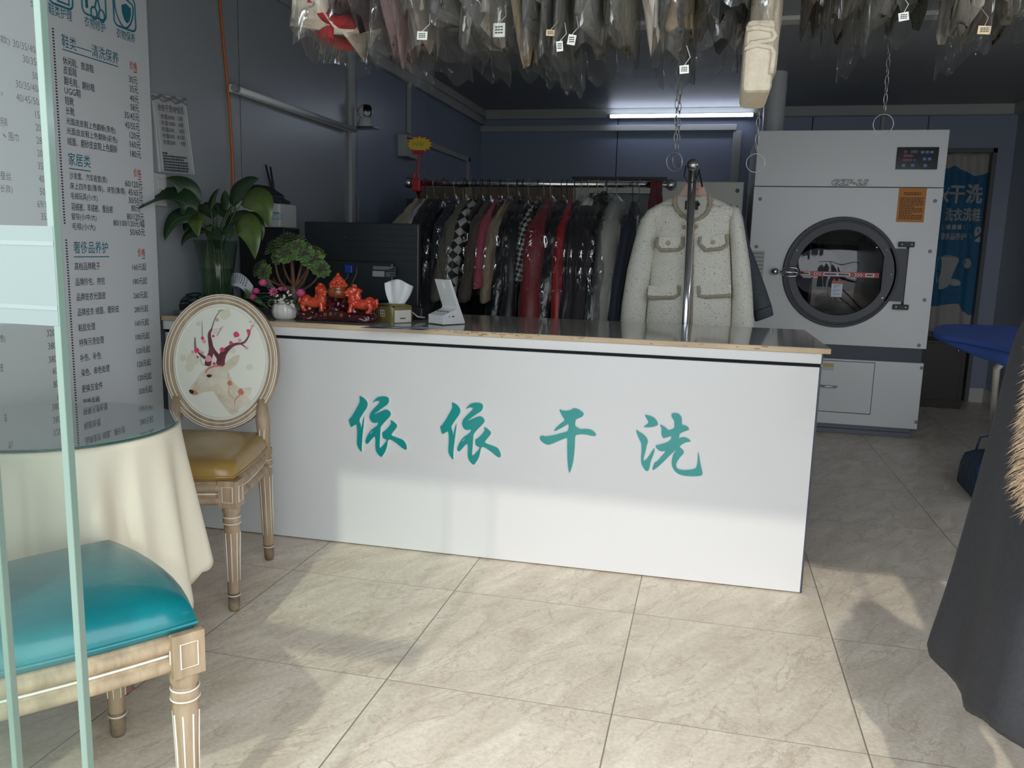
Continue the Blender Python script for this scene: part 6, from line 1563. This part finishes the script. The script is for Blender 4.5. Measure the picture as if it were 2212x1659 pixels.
for px, py in ((747,565),(796,566),(746,512)): 
    s_ = PY(px, py, MYY); MB().lathe([(.003,0),(.002,.001),(0,.0012)], 8, (s_.x, MYY, s_.z), axis='y').build('case_screw', m_chrome, mo)
cxm = (a_.x+c_.x)/2+.05
MB().box((cxm-.03, MYY-.006, Tz+.01), (cxm+.03, MYY+.02, z0m+mh*.3)).build('stand_neck', m_mon, mo, bevel=.004)
e0, e1 = PZ(852, 697, Tz), PZ(935, 697, Tz)
MB().box((cxm-.14, MYY-.1, Tz), (cxm+.14, MYY+.09, Tz+.014)).build('stand_base', m_mon, mo, bevel=.006)
bb0, bb1 = PY(862, 655, 3.2), PY(945, 696, 3.2)
ab = thing('terminal_box', 'low black device with white cable beside the payment stand', 'device', (0,0,0))
MB().box((PY(868, 690, 3.12).x, 3.12, Tz), (PY(912, 690, 3.12).x, 3.22, PY(890, 664, 3.12).z)).build('case', m_black, ab, bevel=.005)
MB().tube([PY(876, 673, 3.11), PY(890, 674, 3.09), PY(902, 684, 3.08), PY(918, 686, 3.10)], .003, 6).build('white_cable', mat('white_cable', (.6,.62,.65), .4), ab, smooth=True)
b = MB(); 
# --- computer tower, printer, router on the left end of the counter
tw0, tw1 = PY(500, 492, 3.36), PY(615, 492, 3.36)
o = MB().box((max(tw0.x, XL+.012), 3.36, Tz), (tw1.x, 3.50, tw1.z)).build('speaker_box', m_black, bevel=.006); tag(o, 'black box under the white printer at the left wall', 'box')
pr_ = thing('printer', 'white desktop printer with black lid on top of the black box', 'printer', (0,0,0))
pz0 = tw1.z; pz1 = PY(540, 433, 3.37).z
m_pw = mat('printer_white', (.46,.47,.47), .4); prx0 = XL+.006; prx1 = PY(603, 440, 3.34).x
MB().box((prx0, 3.34, pz0), (prx1-.055, 3.50, pz1)).box((prx1-.055, 3.345, pz0), (prx1, 3.50, pz1-.012)).build('body', m_pw, pr_, bevel=.008)
MB().box((prx1-.04, 3.338, pz0+.035), (prx1+.006, 3.36, pz0+.06)).build('paper_door', mat('pale_blue_plastic', (.32,.42,.46), .4), pr_, bevel=.004)
MB().box((prx1-.045, 3.3435, pz0+.062), (prx1-.004, 3.346, pz0+.065)).build('door_slit', m_dark, pr_)
zt1 = PY(500, 398, 3.37).z
MB().loft([[(x, y, pz1) for x, y in ((prx0+.01, 3.35),(prx1-.05,3.35),(prx1-.05,3.49),(prx0+.01,3.49))], [(x, y, pz1+.03) for x, y in ((prx0+.005, 3.345),(prx1-.055,3.345),(prx1-.055,3.49),(prx0+.005,3.49))], [(x, y, zt1) for x, y in ((prx0+.02, 3.37),(prx1-.12,3.37),(prx1-.12,3.48),(prx0+.02,3.48))]]).build('lid', m_black, pr_, bevel=.006)
MB().loft([[(prx1-.06, y, pz1+dz) for y, dz in ((3.36,0),(3.47,0),(3.47,.022),(3.36,.022))], [(prx1-.01, y, pz1-.01+dz) for y, dz in ((3.37,0),(3.46,0),(3.46,.012),(3.37,.012))]]).build('output_tray', m_black, pr_, bevel=.003)
s_ = PY(505, 409, 3.365); MB().box((s_.x-.012, 3.355, s_.z-.005), (s_.x+.02, 3.37, s_.z+.004)).build('paper_slot', mat('slot_white', (.4,.4,.4), .5), pr_)
rt = thing('router', 'black router with two raised antennas behind the printer', 'router', (0,0,0))
g0 = PY(594, 440, 3.55)
MB().box((g0.x-.06, 3.515, Tz), (g0.x+.045, 3.555, g0.z-.0)).build('case', m_black, rt, bevel=.004)
for (x0_, y0_), (x1_, y1_) in (((592,438),(574,356)),((594,438),(584,360))):
    MB().tube([PY(x0_, y0_, 3.545), PY((x0_+x1_)/2+1, (y0_+y1_)/2, 3.548), PY(x1_, y1_, 3.55)], [.007,.006,.004], 8).build('antenna', m_black, rt, smooth=True)
# --- receipt roll
rc = thing('receipt_roll', 'curled white printed receipt hanging beside the vase', 'receipt', (0,0,0))
rp0 = PY(498, 600, 3.02)
ex = (PY(548, 617, 3.0)-PY(500, 600, 3.0)); 
def rec(u, v):
    base = PY(499+48*u, 594+22*u*u-4*sin(pi*u)*2, 3.02); a = v*2.2-.5
    return base+V((.004*sin(a), .030*cos(a)-.03, .0-.052*v+.012*sin(pi*v)))
MB().grid(rec, 16, 14).build('paper_strip', mat('receipt_paper', (.62,.64,.68), .6), rc, smooth=True, solid=.0006)
b = MB(); rnd = random.Random(2)
for r_ in range(7):
    u = .10+.1*r_; v = .18
    while v < .82:
        dv = rnd.uniform(.03,.09); pts = [rec(u, v), rec(u+.045, v), rec(u+.045, min(.85, v+dv)), rec(u, min(.85, v+dv))]; b.add([p+V((0,-.0014,.0)) for p in pts], [(0,1,2,3)]); v += dv+.03
b.build('receipt_print', mat('receipt_ink', (.12,.14,.17), .6), rc)
MB().tube([PY(498,600,3.05), PY(510,640,3.08), PZ(520,672,Tz+.003)], .002, 5).build('wire_holder', m_steel, rc)
# --- cables and strip at the left end
cb_ = thing('cable_bundle', 'tangled black cables lying by the wall behind the oval-back chair', 'cables', (0,0,0))
b = MB(); rnd = random.Random(31)
for pts in (((352,712),(375,660),(420,640),(450,635)),((350,718),(390,668),(430,655),(470,650)),((356,700),(390,640),(430,630),(455,648)),((372,690),(365,660),(400,648),(440,660)),((385,668),(395,640),(425,640),(440,655))):
    P = [PY(px, py, 2.93+.06*rnd.random()) for px, py in pts]; P = [V((p.x, p.y, max(p.z, Tz+.004))) for p in P]
    P = [V(p) for p in chaikin([tuple(p) for p in P], 3, closed=False)]; b.tube(P, .0035, 6)
b.build('cords', m_black, cb_, smooth=True)
c = PY(402, 665, 2.93); MB().obox((c.x, 2.94, max(c.z, Tz+.02)), (.026,0,.004), (0,.018,0), (-.003,0,.018)).build('power_adapter', m_black, cb_, bevel=.003)
st_ = thing('power_strip', 'flat grey power strip lying by the left wall on the worktop', 'power strip', (0,0,0))
c = PZ(380, 700, Tz); MB().box((XL+.02, 2.86, Tz), (XL+.11, 2.95, Tz+.014)).build('case', mat('strip_grey', (.12,.12,.12), .5), st_, bevel=.003)
MB().box((XL+.05, 2.858, Tz+.003), (XL+.09, 2.86, Tz+.011)).build('label', mat('strip_label', (.4,.38,.3), .5), st_)
for (px0, py0), (px1, py1), lab, cc in (((434,520),(436,650),'black rod leaning in the corner behind the vase', m_black), ((428,600),(446,650),'tan cord standing behind the vase', mat('tan_cord', (.28,.19,.09), .6))):
    p0_, p1_ = PY(px0, py0, 3.34), PY(px1, py1, 3.30); o = MB().tube([p0_, (p0_+p1_)/2, V((p1_.x, p1_.y, Tz))], .005, 8).build('rod' if cc is m_black else 'cord', cc, smooth=True); tag(o, lab, 'rod' if cc is m_black else 'cord')

# ------------------------------------------------------------------ on the left wall
oc1 = [PX(px, py, XL+.008) for px, py in ((474,-10),(480,60),(486,130),(492,190),(496,240),(500,300),(503,350),(504,420))]
oc1 = [V((XL+.008, p.y, min(p.z, ZC-.08))) for p in oc1]
o = MB().tube([V(p) for p in chaikin([tuple(p) for p in oc1], 2, closed=False)], .0055, 8).build('orange_cable', mat('orange_sheath', (.50,.12,.02), .4), smooth=True); tag(o, 'orange cable running down the left wall behind the printer', 'cable')
wc = [PX(px, py, XL+.006) for px, py in ((766,280),(762,310),(768,400),(775,430),(774,476))]
o = MB().tube([V(p) for p in chaikin([tuple(p) for p in wc], 2, closed=False)], .0028, 6).build('white_wire', mat('white_wire', (.4,.42,.45), .5), smooth=True); tag(o, 'thin white wire hanging down the wall below the security camera', 'wire')
sw = PX(338, 410, XL); o = MB().box((XL, sw.y-.035, sw.z-.06), (XL+.02, sw.y+.035, sw.z+.06)).box((XL+.02, sw.y-.02, sw.z+.0), (XL+.024, sw.y+.02, sw.z+.04)).build('wall_switch', mat('switch_white', (.5,.51,.5), .4), bevel=.003); tag(o, 'white switch box on the wall between price board and plant', 'switch')
cc = PX(789, 250, XL+.06)
ca = thing('security_camera', 'white dome-headed security camera on a small wall shelf', 'camera', (0,0,0))
kz = PX(789, 272, XL+.06); r_ = .048
m_cw = mat('camera_white', (.55,.56,.56), .35)
MB().box((XL, cc.y-.05, kz.z-.014), (XL+.13, cc.y+.07, kz.z-.008)).build('shelf', film('acrylic_shelf', (.8,.85,.88), gloss=.05, rough=.05, bump=0), ca)
MB().lathe([(0,0),(.045,0),(.046,.01),(.036,.045),(.034,.05),(0,.051)], 28, (cc.x, cc.y, kz.z-.008)).build('base', m_cw, ca, smooth=True)
hd = MB().ball((cc.x, cc.y, kz.z+.078), .046, 24, 16).build('head', m_cw, ca, smooth=True)
fdir = V((.75, -.85, .12)).normalized(); up_ = V((0,0,1)); sd_ = fdir.cross(up_).normalized()
ctr = V((cc.x, cc.y, kz.z+.078))
pts = [(.026*math.copysign(abs(cos(a))**.5, cos(a)), .034*math.copysign(abs(sin(a))**.6, sin(a))) for a in [2*pi*i/28 for i in range(28)]]
rg = [[ctr+(fdir*(.048-(x*x+z*z)*10.0*k_)+sd_*x*k_+up_*z*k_) for x, z in pts] for k_ in (1.0, .6, .02)]
MB().loft(rg, caps=False).build('lens_face', m_blackgl, hd, smooth=True)
MB().ball(ctr+fdir*.046, .009, 12, 8).build('lens', mat('lens_dark', (.02,.02,.03), .05), hd, smooth=True)
b = MB()
for x, z in ((-.012,-.014),(.012,-.014)): b.ball(ctr+fdir*.045+sd_*x+up_*z, .003, 8, 6)
b.build('lens_light', mat('lens_led', (.7,.7,.72), .3), hd)
jb_ = PX(884, 318, XL); jt = PX(880, 291, XL+.05)
jx = thing('junction_box', 'pale grey electrical box on the wall above the rail end', 'box', (0,0,0))
y0j, y1j = PX(877, 310, XL+.06).y, PX(905, 300, XL+.02).y
MB().box((XL+.0, y0j, PX(880, 338, XL+.06).z), (XL+.06, y0j+.28, PX(880, 290, XL+.06).z)).build('cover', mat('box_pale', (.45,.45,.42), .4), jx, bevel=.005)
MB().box((XL+.06, y0j+.02, PX(880, 300, XL+.06).z), (XL+.064, y0j+.2, PX(880, 296, XL+.06).z)).build('label', m_ink, jx)
# ------------------------------------------------------------------ right side of the shop
# doorway curtain
cu = thing('door_curtain', 'blue and white printed curtain hanging in the back doorway', 'curtain', (0, 0, 0))
CY = YB+.055; cz1 = PY(2100, 333, CY).z; cz0 = .56; cx0, cx1 = DX0+.035, PY(2150, 400, CY).x
MB().tube([(DX0, CY, cz1+.005), (DX1, CY, cz1+.005)], .008, 8).build('curtain_rod', m_steel, cu)
m_cwh = mat('curtain_white', (.40,.39,.36), .8); m_cbl = mat('curtain_blue', (.025,.13,.25), .8, var=(.03,.15,.28), vscale=6); m_cpr = mat('curtain_print', (.42,.42,.41), .8); m_cdk = mat('curtain_dark_print', (.02,.06,.06), .8)
def cyy(x, z): return CY+.016*sin(x*34+.5*sin(z*2))+.007*sin(x*71+1+z)
cf = MB(); nx, nz = 90, 70
def lerp_px(tab, x):
    P = [PY(px, py, CY) for px, py in tab]
    if x <= P[0].x: return P[0].z
    for p, q in zip(P[:-1], P[1:]):
        if x <= q.x: k = (x-p.x)/(q.x-p.x); k = k*k*(3-2*k); return p.z+(q.z-p.z)*k
    return P[-1].z
def ctop(x): return lerp_px(((2030,368),(2047,364),(2062,358),(2081,367),(2106,381),(2123,377),(2148,366)), x)
def cbot(x): return lerp_px(((2000,664),(2015,661),(2067,656),(2081,673),(2094,681),(2112,676),(2130,670)), x)
vs = []; fs = []; mi = []
zs_ = lambda j, x: None
for i in range(nx+1):
    x = cx0+(cx1-cx0)*i/nx
    levels = [cz1-(cz1-ctop(x))*j/8 for j in range(9)]+[ctop(x)+(cbot(x)-ctop(x))*j/40 for j in range(1, 41)]+[cbot(x)+(cz0-cbot(x))*j/6 for j in range(1, 7)]
    vs += [V((x, cyy(x, z), z)) for z in levels]
nl = 55
for i in range(nx):
    for j in range(nl-1): fs.append((i*nl+j, i*nl+j+1, (i+1)*nl+j+1, (i+1)*nl+j)); mi.append(1 if 8 <= j < 48 else 0)
cf.v = [tuple(v) for v in vs]; cf.f = fs; cf.m = mi
cf.build('curtain_cloth', [m_cwh, m_cbl], cu, smooth=True, solid=.001)
def cprint(b, string, px0, px1, py, h, off=.003):
    g_v, g_f, w_, h_, cy_ = glyphs(string); a, c = PY(px0, py, CY), PY(px1, py, CY)
    pts = []
    for p in g_v:
        x = a.x+p[0]*(c.x-a.x)/w_; z = a.z+(p[1]-cy_)*h/h_; pts.append(V((x, cyy(x, z)-off, z)))
    b.add(pts, g_f)
b = MB()
lay = 0
for d in (-.0025, 0, .0025):      # heavy strokes
    for e in (-.002, .002):
        lay += 1
        for st_, q0, q1, qy, qh, k_ in (('依干洗', 2014, 2122, 418, .145, 1.6), ('洗衣洗鞋', 2041, 2118, 463, .10, 1), ('奢侈品养护', 2031, 2085, 510, .055, .5)):
            k0 = len(b.v); cprint(b, st_, q0, q1, qy, qh, .003+.0002*lay); b.v[k0:] = [(x+d*k_, y, z+e*k_) for x, y, z in b.v[k0:]]
def cpatch(poly, off=.003, sub=1):
    P = [PY(x, y, CY) for x, y in chaikin(poly, sub)]
    tri = tessellate_polygon([[V((p.x, p.z, 0)) for p in P]])
    vs = [V((p.x, cyy(p.x, p.z)-off, p.z)) for p in P]
    ff = []
    for t in tri:
        A, B2, C2 = (vs[k] for k in t); n_ = (B2-A).cross(C2-A); ff.append(tuple(t) if n_.y < 0 else tuple(reversed(t)))
    return vs, ff
for x0_, x1_ in ((2034,2043),(2045,2054),(2057,2066),(2069,2077),(2081,2095)):
    b.add(*cpatch([(x0_,486),(x1_,485),(x1_,495),(x0_,496)], sub=0))
b.add(*cpatch([(2106,500),(2108,491),(2116,489),(2121,494),(2119,503),(2108,512),(2106,508)])); b.add(*cpatch([(2106,518),(2122,508),(2129,503),(2128,508),(2116,514),(2122,516),(2121,523),(2106,523)]))
b.add(*cpatch([(2092,500),(2096,508),(2100,518),(2095,513)]))
b.add(*cpatch([(2078,568),(2083,559),(2092,557),(2098,562),(2099,572),(2094,580),(2083,580)]))
b.add(*cpatch([(2020,557),(2045,550),(2058,552),(2073,558),(2066,575),(2055,600),(2046,625),(2021,625)]))
b.add(*cpatch([(2047,605),(2056,602),(2070,604),(2074,612),(2070,618),(2052,617)]))
b.build('curtain_print', m_cpr, cu)
b = MB(); b.add(*cpatch([(2044,590),(2048,574),(2055,572),(2056,585),(2051,598)], .0045)); b.add(*cpatch([(2022,582),(2050,596),(2051,599),(2022,588)], .0045)); b.add(*cpatch([(2053,608),(2068,608),(2068,612),(2053,612)], .0045))
b.build('curtain_emblem', m_cdk, cu)
b = MB(); b.add(*cpatch([(2047,622),(2070,620),(2072,632),(2066,638),(2050,636)], .004)); b.build('curtain_badge', m_cbl, cu)
# brown cabinet at the doorway
bc0, bc1 = PY(2000, 850, 6.95), PY(2076, 750, 6.95)
kb = thing('brown_cabinet', 'dark brown low cabinet beside the dryer near the doorway', 'cabinet', (0,0,0))
kz1 = PY(2060, 737, 6.95).z; kx0 = 1.375; kx1 = PY(2084, 800, 6.95).x
m_brw = mat('dark_brown_wood', (.035,.028,.026), .45)
MB().box((kx0, 6.95, .0), (kx1, 7.30, kz1)).build('carcass', m_brw, kb, bevel=.004)
MB().box((kx0+.02, 6.945, .06), (kx1-.03, 6.95, kz1-.02)).build('door_panel', m_brw, kb, bevel=.003)
kn = PY(2070, 757, 6.94); MB().ball((kn.x, 6.935, kn.z), .012, 12, 8).build('knob', m_steel, kb, smooth=True)
# ironing board
IZ = PY(2015, 718, 4.4).z
ib = thing('ironing_board', 'blue covered ironing board pointing into the room behind the dark coat', 'ironing board', (0,0,0))
P0 = [(2013,726),(2016,709),(2040,700),(2090,700),(2145,703),(2195,704)]; P1 = [(2195,850),(2160,785),(2100,768),(2060,748),(2030,736)]
m_blu = mat('ironing_blue', (.03,.075,.30), .7, bump=.1, bscale=30)
zi = .86
top_ = [PZ(x, y, zi) for x, y in ((2013,716),(2020,706),(2036,701),(2060,700),(2100,701),(2150,703),(2215,706))]
bot_ = [PZ(x, y, zi) for x, y in ((2215,760),(2160,745),(2110,735),(2060,727),(2030,722))]
lp_ = chaikin([(p.x, p.y) for p in top_+bot_], 2)
def skirt():
    b = MB(); n = len(lp_)
    # pad
    b.prism(lp_ if sum(lp_[i][0]*lp_[(i+1)%n][1]-lp_[(i+1)%n][0]*lp_[i][1] for i in range(n)) > 0 else lp_[::-1], (0,0,zi-.018), (1,0,0), (0,1,0), .018)
    return b
skirt().build('board_pad', m_blu, ib, bevel=.006)
drop = [(2013,716,724),(2030,722,735),(2060,727,748),(2110,735,770),(2160,745,787),(2215,760,812)]
b = MB(); up_r, lo_r = [], []
for x, y0_, y1_ in drop:
    p = PZ(x, y0_, zi-.004); q = PY(x-1, y1_, p.y-.015); up_r.append(p); lo_r.append(q)
b.loft([up_r, [(a+c)/2+V((-.004,-.006,0)) for a, c in zip(up_r, lo_r)], lo_r], caps=False, closed=False)
b.build('board_cover', m_blu, ib, smooth=True, solid=.003)
lg0 = PZ(2190, 730, zi-.02)
leg_top = PY(2153, 795, lo_r[-2].y+.12); leg_bot = PZ(2128, 960, 0.0)
m_leg = mat('ironing_leg', (.45,.43,.40), .35, .5)
MB().tube([V((leg_bot.x+.03, leg_bot.y, .0)), leg_top, V((leg_top.x+.06, leg_top.y, zi-.02))], .012, 10).build('leg', m_leg, ib, smooth=True)
MB().tube([V((leg_bot.x+.25, leg_bot.y+.5, .0)), V((leg_top.x+.1, leg_top.y+.3, .4)), V((leg_top.x+.2, leg_top.y-.1, zi-.02))], .012, 10).build('leg', m_leg, ib, smooth=True)
# blue bag on the floor
g0, g1, g2 = PZ(2068, 1040, 0), PZ(2108, 1085, 0), PZ(2130, 1060, 0)
bg_ = thing('blue_bag', 'crumpled dark blue bag on the floor behind the dark coat', 'bag', (0,0,0))
m_bag = mat('bag_blue', (.015,.05,.105), .6, bump=.6, bscale=18, bdist=.02)
tpz = PY(2088, 998, g0.y+.05).z
A_, B2_ = g0, g1
C3 = B2_+V((.35, .25, 0)); D3 = A_+V((.32, .30, 0))
b = MB(); rnd = random.Random(6)
def ringb(z, k, j): 
    c = (A_+B2_+C3+D3)/4; R_ = []
    cs = [A_, B2_, C3, D3]
    for i in range(4):
        for s_ in range(5): p = cs[i]+(cs[(i+1) % 4]-cs[i])*(s_/5); R_.append(c+(p-c)*k+V((rnd.uniform(-j,j), rnd.uniform(-j,j), z)))
    return R_
b.loft([ringb(.0, 1.0, 0), ringb(.02, 1.03, .004), ringb(.10, 1.0, .012), ringb(.16, .88, .015), ringb(.185, .5, .012), ringb(.19, .1, .004)])
b.build('bag_body', m_bag, bg_, smooth=True)
h0_ = V((g0.x+.1, g0.y+.1, .15)); MB().tube([h0_, h0_+V((.02,.02,.07)), h0_+V((.08,.05,.08)), h0_+V((.12,.06,.0))], .006, 6).build('bag_handle', m_bag, bg_, smooth=True)

# foreground rail at the right with dark coat and fur
FRZ, FRY = 1.42, 1.50
fr2 = thing('foreground_rail', 'steel clothes rail by the entrance carrying the dark coat', 'clothes rail', (0,0,0))
MB().tube([(.47, FRY, FRZ), (2.15, FRY, FRZ)], .014, 12).build('rail', m_steel, fr2, smooth=True)
for x in (.95, 2.08): 
    MB().tube([(x, FRY, FRZ), (x, FRY, .0)], .014, 10).build('post', m_steel, fr2, smooth=True)
m_coat = mat('dark_grey_wool', (.016,.017,.021), .8, var=(.022,.023,.028), vscale=120, bump=.3, bscale=260, bdist=.001)
dcx = .585
dc_ = thing('dark_coat', 'long dark grey flared coat hanging at the right edge by the entrance', 'coat', (dcx, FRY, FRZ))
hb = MB(); hook(hb, 0, 0, 0, .30); hb.tube([(0,-.13,-.36),(0,0,-.31),(0,.13,-.36)], .008, 6); hb.build('hanger', m_hookd, dc_, smooth=True)
rings = []
# (height, near y, far y, half thickness)
for z, yn, yf, th in ((1.10,1.46,1.54,.012),(1.085,1.42,1.58,.04),(1.06,1.37,1.63,.062),(1.02,1.345,1.655,.075),(.95,1.335,1.665,.082),(.85,1.335,1.675,.088),(.75,1.335,1.69,.095),(.65,1.33,1.705,.102),(.55,1.325,1.72,.109),(.46,1.325,1.74,.116),(.385,1.33,1.76,.122),(.37,1.335,1.755,.118)):
    ring = []; k = (1.10-z)/.75
    for j in range(56):
        a = 2*pi*j/56; f = 1+(.16*sin(5*a+.8)+.09*sin(9*a+2.2))*max(0, k)**1.3
        ring.append((th*f*cos(a)*1.0, (yn+yf)/2-FRY+(yf-yn)/2*math.copysign(abs(sin(a))**.85, sin(a)), z-FRZ+.012*sin(5*a+.8)*k))
    rings.append(ring)
MB().loft(rings).build('coat_body', m_coat, dc_, smooth=True, subd=1)
rr = []
for i in range(10):
    k = i/9; rr.append(ell((.012, -.19-.05*k+.0, -.17-.50*k), .06-.012*k, .062-.016*k, 20))
fu = thing('fur_coat', 'tan fur garment just entering the frame in front of the dark coat', 'coat', (.603, 1.235, FRZ))
hb = MB().tube([(0, .26, .016), (0, .24, .018), (0, .12, -.02), (0, 0, -.05), (0, 0, -.12)], .004, 6); hb.build('hanger', m_hookd, fu, smooth=True)
m_furt = mat('tan_fur', (.46,.34,.22), .9, var=(.30,.21,.13), vscale=40, bump=.8, bscale=120)
b = MB(); rings = []
fprof = ((-.12,.03),(-.17,.08),(-.22,.125),(-.30,.148),(-.40,.155),(-.50,.16),(-.58,.158),(-.62,.14),(-.635,.08))
for z, r in fprof: rings.append(ell((0, 0, z), r, r*.7, 28))
b.loft(rings); b.build('fur_body', m_furt, fu, smooth=True)
rnd = random.Random(77); b = MB()
for _ in range(5200):
    z = rnd.uniform(-.62, -.14); r = None
    for (z0_, r0_), (z1_, r1_) in zip(fprof[:-1], fprof[1:]):
        if z1_ <= z <= z0_: r = r0_+(r1_-r0_)*(z-z0_)/(z1_-z0_)
    a = rnd.uniform(pi*.5, pi*1.75); p = V((r*cos(a), r*.7*sin(a), z)); d = V((cos(a), sin(a), -.55)).normalized()
    l = rnd.uniform(.018, .036); d2 = (d+V((rnd.gauss(0,.25), rnd.gauss(0,.25), rnd.gauss(0,.25)-.5))).normalized(); s_ = d.orthogonal().normalized()*.0007
    m1 = p+d*l*.5; tip = m1+d2*l*.55
    b.add([p-s_, p+s_, m1+s_*.7, m1-s_*.7, tip], [(0,1,2,3),(3,2,4)])
b.build('fur_hair', m_furt, fu)['kind'] = 'stuff'
for i, (x, c_, lab) in enumerate(((.80, f_blk2, 'black coat on the entrance rail beyond the fur garment'), (1.0, f_nvy, 'navy coat on the entrance rail, second past the fur garment'), (1.2, f_gry, 'grey coat on the entrance rail, third past the fur garment'))):
    wrapped_garment('entrance_coat', lab, 'coat', 'coats on the entrance rail', x, FRY, FRZ, c_, .40, .13, sleeve=.5, cover=None, seed=200+i)
